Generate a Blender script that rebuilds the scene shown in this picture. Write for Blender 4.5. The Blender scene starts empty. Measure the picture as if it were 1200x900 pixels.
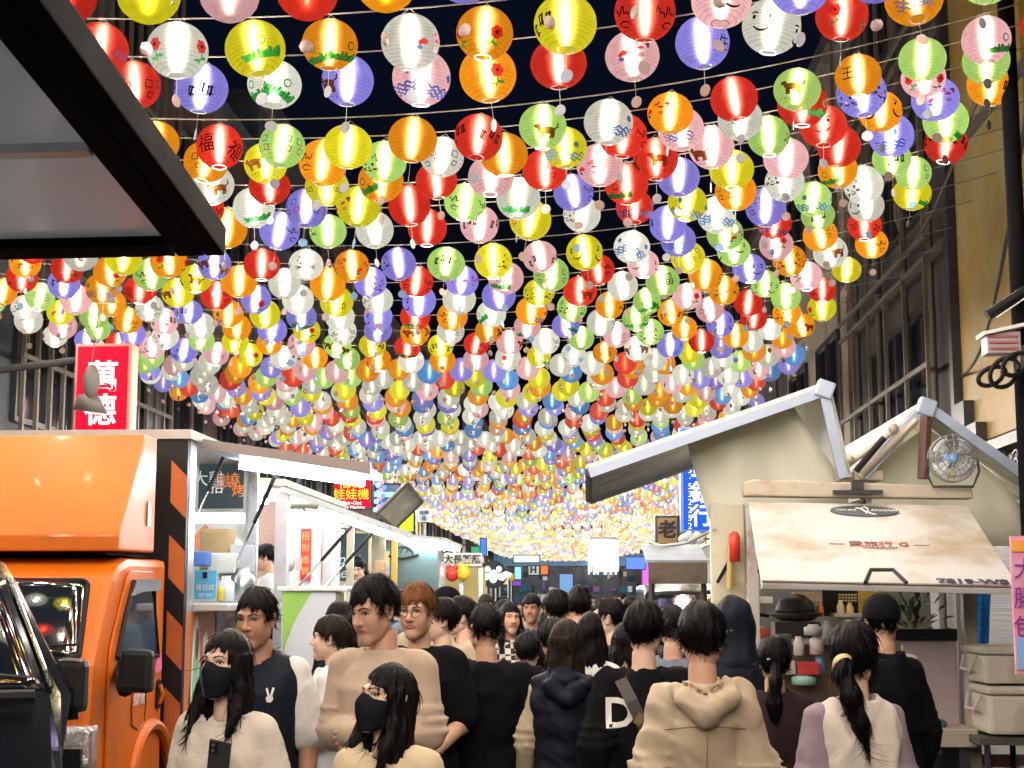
import bpy, bmesh, math, random
import numpy as np
from mathutils import Vector, Matrix, Euler
from mathutils.bvhtree import BVHTree
R = math.radians
sc = bpy.context.scene
col = sc.collection
rnd = random.Random(11)

# ---------------------------------------------------------------- camera
CAM_Z = 1.65
FPX = 1800.0
PITCH = math.atan(250 / FPX)
YAW = math.atan(90 / FPX * math.cos(PITCH))
cd = bpy.data.cameras.new('camera')
cam = bpy.data.objects.new('camera', cd)
col.objects.link(cam)
cam.location = (0, 0, CAM_Z)
cam.rotation_euler = (math.pi / 2 + PITCH, 0, YAW)
cd.sensor_width = 36
cd.sensor_fit = 'HORIZONTAL'
cd.lens = 36 * FPX / 1200
cd.clip_start = 0.05
cd.clip_end = 1500
sc.camera = cam

# ---------------------------------------------------------------- world: night sky
w = bpy.data.worlds.new('World')
sc.world = w
w.use_nodes = True
nt = w.node_tree
bg = nt.nodes['Background']
sky = nt.nodes.new('ShaderNodeTexSky')
sky.sky_type = 'NISHITA'
sky.sun_disc = False
sky.sun_elevation = R(-3)
sky.sun_rotation = R(200)
tint = nt.nodes.new('ShaderNodeMixRGB')
tint.blend_type = 'MULTIPLY'
tint.inputs[0].default_value = 1
tint.inputs[2].default_value = (0.22, 0.40, 1.0, 1)
nt.links.new(sky.outputs[0], tint.inputs[1])
nt.links.new(tint.outputs[0], bg.inputs[0])
bg.inputs[1].default_value = 0.08

# ---------------------------------------------------------------- view and render
sc.view_settings.view_transform = 'Standard'
sc.view_settings.look = 'None'
sc.view_settings.gamma = 1
sc.view_settings.exposure = 1.15
sc.view_settings.use_curve_mapping = False
sc.render.engine = 'CYCLES'
cy = sc.cycles
cy.use_denoising = True
try:
    cy.denoiser = 'OPENIMAGEDENOISE'
except Exception:
    pass
cy.max_bounces = 6
cy.diffuse_bounces = 3
cy.glossy_bounces = 3
cy.transmission_bounces = 4
cy.transparent_max_bounces = 10
cy.sample_clamp_indirect = 4
cy.sample_clamp_direct = 0
cy.caustics_reflective = False
cy.caustics_refractive = False
cy.use_light_tree = True

# ---------------------------------------------------------------- pixel <-> world
RM = Euler((math.pi / 2 + PITCH, 0, YAW)).to_matrix()
CAMP = Vector((0, 0, CAM_Z))


def ray(px, py):
    return RM @ Vector(((px - 600) / FPX, -(py - 450) / FPX, -1.0))


def at(px, py, Y):
    d = ray(px, py)
    return CAMP + d * (Y / d.y)


def atz(px, py, Z):
    d = ray(px, py)
    return CAMP + d * ((Z - CAM_Z) / d.z)


def atx(px, py, X):
    d = ray(px, py)
    return CAMP + d * (X / d.x)


# ---------------------------------------------------------------- materials
MATS = {}


def srgb(r, g, b):
    f = lambda c: c / 12.92 if c <= 0.04045 else ((c + 0.055) / 1.055) ** 2.4
    return (f(r / 255), f(g / 255), f(b / 255))


def node_mat(name):
    m = bpy.data.materials.new(name)
    m.use_nodes = True
    t = m.node_tree
    return m, t, t.nodes, t.links, t.nodes['Principled BSDF']


def mat(name, c, rough=0.5, metal=0.0, var=0.12, scale=6.0, bump=0.0, bscale=60.0, coat=0.0, dirt=None, stretch=None, spec=0.5):
    """Principled surface with noise colour variation, optional dirt colour patches and fine bump."""
    if name in MATS:
        return MATS[name]
    m, t, N, L, p = node_mat(name)
    tc = N.new('ShaderNodeTexCoord')
    src = tc.outputs['Object']
    if stretch:
        mp = N.new('ShaderNodeMapping')
        mp.inputs['Scale'].default_value = stretch
        L.new(src, mp.inputs[0])
        src = mp.outputs[0]
    nz = N.new('ShaderNodeTexNoise')
    nz.inputs['Scale'].default_value = scale
    nz.inputs['Detail'].default_value = 5
    nz.inputs['Roughness'].default_value = 0.6
    L.new(src, nz.inputs[0])
    rp = N.new('ShaderNodeValToRGB')
    rp.color_ramp.elements[0].position = 0.3
    rp.color_ramp.elements[1].position = 0.7
    rp.color_ramp.elements[0].color = (*[x * (1 - var) for x in c], 1)
    rp.color_ramp.elements[1].color = (*[min(1, x * (1 + var)) for x in c], 1)
    L.new(nz.outputs[0], rp.inputs[0])
    out = rp.outputs[0]
    if dirt:
        dc, amount, dscale = dirt
        n2 = N.new('ShaderNodeTexNoise')
        n2.inputs['Scale'].default_value = dscale
        n2.inputs['Detail'].default_value = 8
        n2.inputs['Roughness'].default_value = 0.65
        L.new(tc.outputs['Object'], n2.inputs[0])
        r2 = N.new('ShaderNodeValToRGB')
        r2.color_ramp.elements[0].position = 0.62 - amount * 0.3
        r2.color_ramp.elements[1].position = 0.72 - amount * 0.15
        r2.color_ramp.elements[0].color = (0, 0, 0, 1)
        L.new(n2.outputs[0], r2.inputs[0])
        mx = N.new('ShaderNodeMixRGB')
        L.new(r2.outputs[0], mx.inputs[0])
        L.new(out, mx.inputs[1])
        mx.inputs[2].default_value = (*dc, 1)
        out = mx.outputs[0]
    L.new(out, p.inputs['Base Color'])
    p.inputs['Metallic'].default_value = metal
    p.inputs['Coat Weight'].default_value = coat
    p.inputs['Coat Roughness'].default_value = 0.06
    p.inputs['Specular IOR Level'].default_value = spec
    mr = N.new('ShaderNodeMapRange')
    mr.inputs['To Min'].default_value = max(0.02, rough * 0.8)
    mr.inputs['To Max'].default_value = min(1, rough * 1.2)
    L.new(nz.outputs[0], mr.inputs[0])
    L.new(mr.outputs[0], p.inputs['Roughness'])
    if bump:
        n3 = N.new('ShaderNodeTexNoise')
        n3.inputs['Scale'].default_value = bscale
        n3.inputs['Detail'].default_value = 3
        L.new(src, n3.inputs[0])
        b = N.new('ShaderNodeBump')
        b.inputs['Strength'].default_value = bump
        b.inputs['Distance'].default_value = 0.01
        L.new(n3.outputs[0], b.inputs['Height'])
        L.new(b.outputs[0], p.inputs['Normal'])
    MATS[name] = m
    return m


def emit(name, c, s, sample=True):
    if name in MATS:
        return MATS[name]
    m, t, N, L, p = node_mat(name)
    p.inputs['Base Color'].default_value = (*[x * 0.25 for x in c], 1)
    p.inputs['Specular IOR Level'].default_value = 0.05
    p.inputs['Emission Color'].default_value = (*c, 1)
    p.inputs['Emission Strength'].default_value = s
    if not sample:
        try:
            m.cycles.emission_sampling = 'NONE'
        except Exception:
            pass
    MATS[name] = m
    return m


def glass(name, c=(0.6, 0.7, 0.75), alpha=0.3, rough=0.05):
    if name in MATS:
        return MATS[name]
    m, t, N, L, p = node_mat(name)
    p.inputs['Base Color'].default_value = (*c, 1)
    p.inputs['Roughness'].default_value = rough
    p.inputs['Alpha'].default_value = alpha
    p.inputs['Specular IOR Level'].default_value = 0.8
    MATS[name] = m
    return m


# ---------------------------------------------------------------- mesh collector
class MB:
    def __init__(s):
        s.v, s.f, s.m = [], [], []

    def add(s, vs, fs, mi=0):
        o = len(s.v)
        s.v += [tuple(v) for v in vs]
        s.f += [tuple(i + o for i in f) for f in fs]
        s.m += [mi] * len(fs)
        return s

    def box(s, c, d, rot=None, mi=0, taper=None):
        hx, hy, hz = d[0] / 2, d[1] / 2, d[2] / 2
        vs = []
        for z in (-hz, hz):
            k = (taper if (taper and z > 0) else 1.0)
            for x, y in ((-hx, -hy), (hx, -hy), (hx, hy), (-hx, hy)):
                vs.append(Vector((x * k, y * k, z)))
        if rot is not None:
            M = rot if isinstance(rot, Matrix) else Euler(rot).to_matrix()
            vs = [M @ v for v in vs]
        c = Vector(c)
        return s.add([v + c for v in vs], [(0, 3, 2, 1), (4, 5, 6, 7), (0, 1, 5, 4), (1, 2, 6, 5), (2, 3, 7, 6), (3, 0, 4, 7)], mi)

    def box2(s, a, b, mi=0):
        return s.box([(a[i] + b[i]) / 2 for i in range(3)], [abs(b[i] - a[i]) for i in range(3)], None, mi)

    def prism(s, pts, ext, mi=0):
        """pts: planar 3D polygon, ext: extrusion vector"""
        n = len(pts)
        e = Vector(ext)
        p = [Vector(q) for q in pts]
        nor = Vector((0, 0, 0))
        for i in range(n):
            nor += p[i].cross(p[(i + 1) % n])
        if nor.dot(e) > 0:
            p = p[::-1]
        vs = p + [q + e for q in p]
        fs = [tuple(range(n)), tuple(range(2 * n - 1, n - 1, -1))]
        for i in range(n):
            j = (i + 1) % n
            fs.append((i, i + n, j + n, j))
        return s.add(vs, fs, mi)

    def tube(s, path, r, n=8, mi=0, cap=True, r2=None):
        P = [Vector(p) for p in path]
        k = len(P)
        vs, fs = [], []
        up = None
        for i in range(k):
            t = (P[min(i + 1, k - 1)] - P[max(i - 1, 0)])
            if t.length < 1e-9:
                t = Vector((0, 0, 1))
            t.normalize()
            if up is None:
                a = Vector((0, 0, 1)) if abs(t.z) < 0.9 else Vector((1, 0, 0))
                up = (a - t * a.dot(t)).normalized()
            else:
                up = (up - t * up.dot(t))
                up = up.normalized() if up.length > 1e-6 else t.orthogonal().normalized()
            b = t.cross(up)
            rr = r if r2 is None else r + (r2 - r) * i / max(1, k - 1)
            for j in range(n):
                a = 2 * math.pi * j / n
                vs.append(P[i] + (up * math.cos(a) + b * math.sin(a)) * rr)
        for i in range(k - 1):
            for j in range(n):
                j2 = (j + 1) % n
                fs.append((i * n + j, i * n + j2, (i + 1) * n + j2, (i + 1) * n + j))
        if cap:
            fs.append(tuple(range(n - 1, -1, -1)))
            fs.append(tuple((k - 1) * n + j for j in range(n)))
        return s.add(vs, fs, mi)

    def lathe(s, prof, n=16, c=(0, 0, 0), axis=None, mi=0, cap=True):
        """prof: (r, z) list, around local z; axis: Matrix 3x3 to orient"""
        vs, fs = [], []
        c = Vector(c)
        for r, z in prof:
            for j in range(n):
                a = 2 * math.pi * j / n
                v = Vector((r * math.cos(a), r * math.sin(a), z))
                if axis is not None:
                    v = axis @ v
                vs.append(v + c)
        k = len(prof)
        for i in range(k - 1):
            for j in range(n):
                j2 = (j + 1) % n
                fs.append((i * n + j, i * n + j2, (i + 1) * n + j2, (i + 1) * n + j))
        if cap:
            fs.append(tuple(range(n - 1, -1, -1)))
            fs.append(tuple((k - 1) * n + j for j in range(n)))
        return s.add(vs, fs, mi)

    def ellipsoid(s, c, r, n=16, k=10, rot=None, mi=0):
        vs, fs = [], []
        c = Vector(c)
        for i in range(k + 1):
            th = math.pi * i / k
            for j in range(n):
                a = 2 * math.pi * j / n
                v = Vector((r[0] * math.sin(th) * math.cos(a), r[1] * math.sin(th) * math.sin(a), -r[2] * math.cos(th)))
                if rot is not None:
                    v = rot @ v
                vs.append(v + c)
        for i in range(k):
            for j in range(n):
                j2 = (j + 1) % n
                fs.append((i * n + j, i * n + j2, (i + 1) * n + j2, (i + 1) * n + j))
        return s.add(vs, fs, mi)

    def sheet(s, pts_grid, thick, mi=0):
        """grid rows of points -> slab with thickness along averaged normal"""
        rows, cols_ = len(pts_grid), len(pts_grid[0])
        top, nor = [], []
        for i in range(rows):
            for j in range(cols_):
                a = Vector(pts_grid[min(i + 1, rows - 1)][j]) - Vector(pts_grid[max(i - 1, 0)][j])
                b = Vector(pts_grid[i][min(j + 1, cols_ - 1)]) - Vector(pts_grid[i][max(j - 1, 0)])
                nn = a.cross(b).normalized()
                top.append(Vector(pts_grid[i][j]))
                nor.append(nn)
        n = rows * cols_
        vs = top + [p - q * thick for p, q in zip(top, nor)]
        fs = []
        for i in range(rows - 1):
            for j in range(cols_ - 1):
                a, b, c, d = i * cols_ + j, i * cols_ + j + 1, (i + 1) * cols_ + j + 1, (i + 1) * cols_ + j
                fs.append((a, d, c, b))
                fs.append((a + n, b + n, c + n, d + n))
        rim = [j for j in range(cols_)] + [i * cols_ + cols_ - 1 for i in range(1, rows)] + \
              [(rows - 1) * cols_ + j for j in range(cols_ - 2, -1, -1)] + [i * cols_ for i in range(rows - 2, 0, -1)]
        for i in range(len(rim)):
            a, b = rim[i], rim[(i + 1) % len(rim)]
            fs.append((a, b, b + n, a + n))
        return s.add(vs, fs, mi)

    def mesh(s, name, mats, smooth=False):
        me = bpy.data.meshes.new(name)
        me.from_pydata(s.v, [], s.f)
        for m in (mats if isinstance(mats, (list, tuple)) else [mats]):
            me.materials.append(m)
        if any(s.m):
            me.polygons.foreach_set('material_index', s.m)
        if smooth:
            me.polygons.foreach_set('use_smooth', [True] * len(me.polygons))
        me.update()
        return me

    def build(s, name, mats, parent=None, smooth=False, bevel=0.0, recalc=False, world=True):
        """one mesh object; if world, coordinates are world ones and made local to the parent"""
        me = s.mesh(name, mats, smooth)
        return link(name, me, parent, bevel, recalc, world, smooth)


def link(name, me, parent=None, bevel=0.0, recalc=False, world=False, smooth=False):
    o = bpy.data.objects.new(name, me)
    col.objects.link(o)
    if parent is not None:
        o.parent = parent
        if world:
            me.transform(WMAT(parent).inverted())
    if bevel or recalc:
        bm = bmesh.new()
        bm.from_mesh(me)
        bmesh.ops.remove_doubles(bm, verts=bm.verts, dist=1e-5)
        bmesh.ops.recalc_face_normals(bm, faces=bm.faces)
        if bevel:
            es = [e for e in bm.edges if len(e.link_faces) == 2 and e.calc_face_angle(0) > 0.5]
            try:
                bmesh.ops.bevel(bm, geom=es, offset=bevel, segments=2, profile=0.6, affect='EDGES', clamp_overlap=True)
            except Exception:
                pass
        bm.to_mesh(me)
        bm.free()
        me.update()
    return o


def WMAT(o):
    M = Matrix.LocRotScale(o.location, o.rotation_euler, o.scale)
    return WMAT(o.parent) @ M if o.parent else M


def tag(o, label=None, cat=None, group=None, kind=None):
    if label:
        o['label'] = label
    if cat:
        o['category'] = cat
    if group:
        o['group'] = group
    if kind:
        o['kind'] = kind
    return o


def thing(name, label, cat, loc=(0, 0, 0), rz=0, group=None):
    o = bpy.data.objects.new(name, None)
    col.objects.link(o)
    o.empty_display_size = 0.1
    o.location = loc
    o.rotation_euler = (0, 0, rz)
    return tag(o, label, cat, group)


def structure(o):
    o['kind'] = 'structure'
    return o


def kids(o):
    return [c for c in bpy.data.objects if c.parent is o]


def text_mesh(txt, size, depth=0.004, align='CENTER', shear=0.0, bold=0.0, res=3):
    cu = bpy.data.curves.new('lettering', 'FONT')
    cu.body = txt
    cu.size = size
    cu.extrude = depth
    cu.align_x = align
    cu.align_y = 'CENTER'
    cu.shear = shear
    cu.offset = bold
    cu.resolution_u = res
    ob = bpy.data.objects.new('lettering', cu)
    col.objects.link(ob)
    dg = bpy.context.evaluated_depsgraph_get()
    me = bpy.data.meshes.new_from_object(ob.evaluated_get(dg))
    bpy.data.objects.remove(ob)
    bpy.data.curves.remove(cu)
    return me


def text(name, txt, size, loc, right, up, m, parent=None, depth=0.004, align='CENTER', sx=1.0, **kw):
    """flat lettering at world loc, x axis along right, y along up"""
    me = text_mesh(txt, size, depth, align, **kw)
    r = Vector(right).normalized()
    u = Vector(up)
    u = (u - r * u.dot(r)).normalized()
    n = r.cross(u)
    M = Matrix(((r.x * sx, u.x, n.x, loc[0]), (r.y * sx, u.y, n.y, loc[1]), (r.z * sx, u.z, n.z, loc[2]), (0, 0, 0, 1)))
    me.transform(M)
    me.materials.clear()
    me.materials.append(m)
    return link(name, me, parent, world=True)
# ================================================================ lanterns
LCOL = {
    'red': (226, 54, 38), 'orange': (248, 156, 26), 'yellow': (228, 216, 36), 'lime green': (180, 220, 116),
    'lilac': (150, 140, 230), 'pink': (240, 184, 186), 'white': (226, 224, 208), 'blue': (90, 152, 222),
}
LR = 0.136                                   # shade radius


def paper_mat(name, c, sample=False):
    """glowing ribbed paper: lets some of the bulb through, thin wire hoops show as darker lines"""
    m, t, N, L, p = node_mat(name)
    N.remove(p)
    out = N['Material Output']
    tc = N.new('ShaderNodeTexCoord')
    sx = N.new('ShaderNodeSeparateXYZ')
    L.new(tc.outputs['Object'], sx.inputs[0])
    ml = N.new('ShaderNodeMath'); ml.operation = 'MULTIPLY'
    ml.inputs[1].default_value = 2 * math.pi / 0.0165
    L.new(sx.outputs[2], ml.inputs[0])
    sn = N.new('ShaderNodeMath'); sn.operation = 'SINE'
    L.new(ml.outputs[0], sn.inputs[0])
    rp = N.new('ShaderNodeMapRange')
    rp.inputs[1].default_value = 0.55; rp.inputs[2].default_value = 1.0
    rp.inputs[3].default_value = 1.0; rp.inputs[4].default_value = 0.66
    L.new(sn.outputs[0], rp.inputs[0])
    nz = N.new('ShaderNodeTexNoise'); nz.inputs['Scale'].default_value = 26
    nz.inputs['Detail'].default_value = 4
    L.new(tc.outputs['Object'], nz.inputs[0])
    r2 = N.new('ShaderNodeMapRange')
    r2.inputs[1].default_value = 0.3; r2.inputs[2].default_value = 0.7
    r2.inputs[3].default_value = 0.86; r2.inputs[4].default_value = 1.1
    L.new(nz.outputs[0], r2.inputs[0])
    m1 = N.new('ShaderNodeMath'); m1.operation = 'MULTIPLY'
    L.new(rp.outputs[0], m1.inputs[0]); L.new(r2.outputs[0], m1.inputs[1])
    oi = N.new('ShaderNodeObjectInfo')
    r3 = N.new('ShaderNodeMapRange')
    r3.inputs[3].default_value = 0.34; r3.inputs[4].default_value = 0.50
    L.new(oi.outputs['Random'], r3.inputs[0])
    m2 = N.new('ShaderNodeMath'); m2.operation = 'MULTIPLY'
    L.new(m1.outputs[0], m2.inputs[0]); L.new(r3.outputs[0], m2.inputs[1])
    em = N.new('ShaderNodeEmission')
    em.inputs[0].default_value = (*c, 1)
    L.new(m2.outputs[0], em.inputs[1])
    df = N.new('ShaderNodeBsdfTranslucent')
    df.inputs[0].default_value = (*[0.35 + 0.6 * x for x in c], 1)
    rf = N.new('ShaderNodeBsdfRefraction')
    rf.inputs['Color'].default_value = (*[min(1, 0.12 + 0.88 * x) for x in c], 1)
    rf.inputs['Roughness'].default_value = 0.68
    rf.inputs['IOR'].default_value = 1.35
    tr = N.new('ShaderNodeBsdfTransparent')
    tr.inputs[0].default_value = (*[0.25 + 0.75 * x for x in c], 1)
    a1 = N.new('ShaderNodeMixShader'); a1.inputs[0].default_value = 0.45
    L.new(tr.outputs[0], a1.inputs[1]); L.new(rf.outputs[0], a1.inputs[2])
    ad = N.new('ShaderNodeMixShader'); ad.inputs[0].default_value = 0.84
    L.new(a1.outputs[0], ad.inputs[1]); L.new(em.outputs[0], ad.inputs[2])
    L.new(ad.outputs[0], out.inputs[0])
    m.cycles.emission_sampling = 'FRONT_BACK' if sample else 'NONE'
    return m


def stain(name, c):
    """ink or paint on backlit paper: tints the light that comes through"""
    if name in MATS:
        return MATS[name]
    m, t, N, L, p = node_mat(name)
    N.remove(p)
    tr = N.new('ShaderNodeBsdfTransparent'); tr.inputs[0].default_value = (*c, 1)
    df = N.new('ShaderNodeBsdfDiffuse'); df.inputs[0].default_value = (*[x * 0.6 for x in c], 1)
    mx = N.new('ShaderNodeMixShader'); mx.inputs[0].default_value = 0.25
    L.new(tr.outputs[0], mx.inputs[1]); L.new(df.outputs[0], mx.inputs[2])
    L.new(mx.outputs[0], N['Material Output'].inputs[0])
    MATS[name] = m
    return m


PAPER = {k: paper_mat('paper ' + k, srgb(*v)) for k, v in LCOL.items()}
BULB = emit('lantern bulb', (1.0, 0.86, 0.62), 190.0)
TAGS = {'grey': mat('tag grey', (0.13, 0.13, 0.15), 0.6), 'brown': mat('tag brown', (0.17, 0.11, 0.095), 0.6),
        'blue': mat('tag blue', (0.06, 0.14, 0.24), 0.6)}
WIRE = mat('steel wire', (0.20, 0.19, 0.17), 0.5, 0.3)
INK = {'black': stain('black ink', (0.035, 0.03, 0.03)), 'brown': stain('brown paint', (0.28, 0.10, 0.03)), 'green': stain('green paint', (0.10, 0.52, 0.14)),
       'red': stain('red paint', (0.85, 0.08, 0.08)), 'blue': stain('blue paint', (0.10, 0.25, 0.75)), 'rose': stain('rose paint', (0.9, 0.35, 0.5))}


def shade_profile(n):
    out = []
    for i in range(n + 1):
        th = R(17) + (math.pi - 2 * R(17)) * i / n
        out.append((LR * math.sin(th), -LR * 0.97 * math.cos(th)))
    return out


shade_me = MB().lathe(shade_profile(18), 28, cap=False)
SHADE = {k: shade_me.mesh('paper_shade', m, True) for k, m in PAPER.items()}
bulb_me = MB().lathe([(0.002, -0.090), (0.0075, -0.070), (0.0115, -0.025), (0.0095, 0.035), (0.0065, 0.075), (0.002, 0.108)], 10).mesh('bulb', BULB, True)
rr = LR * math.sin(R(17))
ring_ = lambda z: MB().tube([(rr * math.cos(a * math.pi / 8), rr * math.sin(a * math.pi / 8), z) for a in range(17)], 0.0025, 5)
rim_me = ring_(-LR * 0.97 * math.cos(R(17))).mesh('wire_rim', WIRE)
hang_me = ring_(LR * 0.97 * math.cos(R(17))).tube([(-0.038, 0, LR * 0.93), (0, 0, LR * 0.93 + 0.03), (0.038, 0, LR * 0.93)], 0.002, 4).mesh('hanger', WIRE)
str_me = MB().tube([(0, 0, -LR * 0.93), (0.001, 0, -LR - 0.05), (0, 0, -LR - 0.085)], 0.0013, 4).mesh('string', WIRE)
ax = Matrix.Rotation(math.pi / 2, 3, 'X')
TAGME = {k: MB().lathe([(0.029, -0.002), (0.031, 0), (0.029, 0.002)], 18, (0, 0, -LR - 0.113), ax).mesh('name_tag', m) for k, m in TAGS.items()}


# ---- drawings: ribbons laid on the shade, local angle coords (u right, v up, in metres on the sphere seen from -Y)
def onball(u, v, k=1.012):
    a = u / LR
    e = v / LR
    return Vector((math.sin(a) * math.cos(e), -math.cos(a) * math.cos(e), 0.97 * math.sin(e))) * LR * k


def ribbon(mb, pts, wdt, mi):
    n = len(pts)
    wdt *= 1.45
    vs, fs = [], []
    for i in range(n):
        x0, y0 = pts[max(0, i - 1)]
        x1, y1 = pts[min(n - 1, i + 1)]
        l = math.hypot(x1 - x0, y1 - y0) or 1
        nx, ny = -(y1 - y0) / l, (x1 - x0) / l
        ww = wdt * (0.55 + 0.45 * math.sin(math.pi * (i + 0.5) / n))
        vs.append(onball(pts[i][0] + nx * ww, pts[i][1] + ny * ww))
        vs.append(onball(pts[i][0] - nx * ww, pts[i][1] - ny * ww))
    for i in range(n - 1):
        fs.append((2 * i, 2 * i + 1, 2 * i + 3, 2 * i + 2))
    mb.add(vs, fs, mi)


def blob(mb, c, rx, ry, mi, n=14, jag=0.12, r_=None):
    r_ = r_ or rnd
    vs = [onball(*c)]
    for i in range(n):
        a = 2 * math.pi * i / n
        k = 1 + r_.uniform(-jag, jag)
        vs.append(onball(c[0] + rx * k * math.cos(a), c[1] + ry * k * math.sin(a)))
    mb.add(vs, [(0, 1 + i, 1 + (i + 1) % n) for i in range(n)], mi)


def arc(cx, cy, rx, ry, a0, a1, n=10):
    return [(cx + rx * math.cos(R(a0 + (a1 - a0) * i / n)), cy + ry * math.sin(R(a0 + (a1 - a0) * i / n))) for i in range(n + 1)]


def glyph_paint(mb, txt, size, mi, cx=0.0, cy=0.0):
    me = text_mesh(txt, size, 0.0, res=2)
    bm = bmesh.new()
    bm.from_mesh(me)
    bmesh.ops.subdivide_edges(bm, edges=[e for e in bm.edges if e.calc_length() > 0.02], cuts=1)
    vs = [onball(v.co.x + cx, v.co.y + cy) for v in bm.verts]
    bm.verts.index_update()
    fs = [tuple(v.index for v in f.verts) for f in bm.faces]
    mb.add(vs, fs, mi)
    bm.free()
    bpy.data.meshes.remove(me)


PAINT = {}
INKS = list(INK.values())
IK = list(INK.keys())


def paint(name):
    def deco(f):
        mb = MB()
        f(mb, random.Random(len(PAINT) * 7 + 3))
        PAINT[name] = mb.mesh('painting', INKS)
        return f
    return deco


B_, BR_, G_, R_, BL_, RO_ = range(6)


@paint('brushed black characters')
def _(mb, r):
    for k in range(3):
        cx, cy = -0.05 + k * 0.045, r.uniform(-0.02, 0.03)
        for q in range(5):
            if q % 2:
                ribbon(mb, [(cx - 0.017, cy + 0.018 * (q - 2)), (cx, cy + 0.018 * (q - 2) + 0.003), (cx + 0.017, cy + 0.018 * (q - 2))], 0.0028, B_)
            else:
                x = cx + r.uniform(-0.012, 0.012)
                ribbon(mb, [(x, cy + 0.03), (x - 0.003, cy), (x - 0.01 * r.random(), cy - 0.028)], 0.003, B_)


@paint('a loose black squiggle')
def _(mb, r):
    ribbon(mb, [(-0.06 + 0.008 * i, 0.02 + 0.03 * math.sin(i * 1.3) * math.cos(i * .4)) for i in range(16)], 0.003, B_)
    ribbon(mb, arc(0.02, -0.04, 0.03, 0.015, 0, 300, 14), 0.0025, B_)


@paint('a smiling black ink face')
def _(mb, r):
    blob(mb, (-0.04, 0.025), 0.009, 0.012, B_)
    blob(mb, (0.04, 0.025), 0.009, 0.012, B_)
    ribbon(mb, arc(0, -0.005, 0.045, 0.035, 200, 340), 0.004, B_)
    ribbon(mb, arc(-0.04, 0.04, 0.02, 0.01, 20, 160), 0.003, B_)
    ribbon(mb, arc(0.04, 0.04, 0.02, 0.01, 20, 160), 0.003, B_)


@paint('a brown four legged animal')
def _(mb, r):
    blob(mb, (0.0, 0.0), 0.05, 0.022, BR_, 18, 0.08)
    blob(mb, (-0.055, 0.018), 0.02, 0.015, BR_)
    for x in (-0.035, -0.022, 0.025, 0.04):
        ribbon(mb, [(x, -0.01), (x + 0.003, -0.03), (x, -0.05)], 0.006, BR_)
    ribbon(mb, [(0.045, 0.01), (0.065, 0.02), (0.068, 0.045)], 0.004, BR_)
    for x in (-0.05, -0.02, 0.01, 0.04):
        blob(mb, (x, -0.075), 0.006, 0.004, B_)


@paint('a green grassy band')
def _(mb, r):
    for i in range(26):
        x = -0.1 + 0.008 * i
        ribbon(mb, [(x, -0.085), (x + r.uniform(-.004, .004), -0.06), (x + r.uniform(-0.01, 0.01), -0.045 + r.uniform(-.01, .012))], 0.005, G_)
    ribbon(mb, arc(0, 0, 0.02, 0.02, 0, 360, 14), 0.003, G_)


@paint('a red flower with leaves')
def _(mb, r):
    for k in range(6):
        a = k * math.pi / 3
        blob(mb, (0.02 * math.cos(a), 0.02 + 0.02 * math.sin(a)), 0.014, 0.014, R_)
    blob(mb, (0, 0.02), 0.009, 0.009, B_)
    ribbon(mb, [(0, 0), (0.004, -0.03), (-0.004, -0.065)], 0.003, G_)
    blob(mb, (0.02, -0.035), 0.02, 0.008, G_)
    blob(mb, (-0.02, -0.045), 0.018, 0.007, G_)


@paint('blue waves')
def _(mb, r):
    for q in range(3):
        ribbon(mb, [(-0.1 + 0.01 * i, -0.03 - 0.02 * q + 0.008 * math.sin(i * 1.2 + q)) for i in range(21)], 0.004, BL_)
    blob(mb, (0.03, 0.03), 0.02, 0.02, BL_)


@paint('a red and black seal pattern')
def _(mb, r):
    for x, y in ((-0.05, 0.03), (0.03, 0.035), (0.05, -0.02), (-0.03, -0.03)):
        q = r.uniform(0.012, 0.02)
        ribbon(mb, [(x - q, y - q), (x + q, y - q), (x + q, y + q), (x - q, y + q), (x - q, y - q)], 0.0028, r.choice((B_, R_, BL_)))


@paint('cat ears and whiskers')
def _(mb, r):
    for s in (-1, 1):
        ribbon(mb, [(s * 0.06, 0.03), (s * 0.05, 0.075), (s * 0.025, 0.05)], 0.004, B_)
        blob(mb, (s * 0.03, 0.012), 0.008, 0.01, B_)
        for k in range(3):
            ribbon(mb, [(s * 0.03, -0.015 - .004 * k), (s * 0.055, -0.015 - 0.008 * k), (s * 0.08, -0.012 - 0.014 * k)], 0.002, B_)
    blob(mb, (0, -0.012), 0.01, 0.007, RO_)
    ribbon(mb, arc(0, -0.02, 0.02, 0.012, 190, 350), 0.003, B_)


@paint('rose and green blotches')
def _(mb, r):
    for k in range(9):
        blob(mb, (r.uniform(-.08, .08), r.uniform(-.07, .06)), r.uniform(.008, .022), r.uniform(.006, .016), r.choice((RO_, G_, R_, BL_)))


for nm_, tx_, sz_, c_, cy_ in (('the letters ASN in blue', 'ASN', 0.07, BL_, 0.02), ('the digits 2025 in black', '2025', 0.05, B_, 0.02), ('a large 20 in black', '20', 0.08, B_, 0.0),
                               ('the characters for peace in black', '平安', 0.07, B_, 0.0), ('a big black fortune character', '福', 0.12, B_, 0.0), ('the character for life in black', '生', 0.09, B_, 0.01),
                               ('the character for king in black', '王', 0.09, B_, 0.02)):
    mb_ = MB()
    glyph_paint(mb_, tx_, sz_, c_, 0, cy_)
    PAINT[nm_] = mb_.mesh('painting', INKS)
PK = [k for k in PAINT]
SCRIB = PK[:10]

# ---- rows: street axis is +Y, the cables cross it
XC, XL, XR = -1.7, -5.75, 2.5
Z0 = 4.30


def cable_z(x, y):
    k = 0.036 - 0.014 * min(1, max(0, (y - 8) / 7))
    return Z0 + k * (x - XC) ** 2 * (1.0 if x > XC else 0.85)


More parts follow.
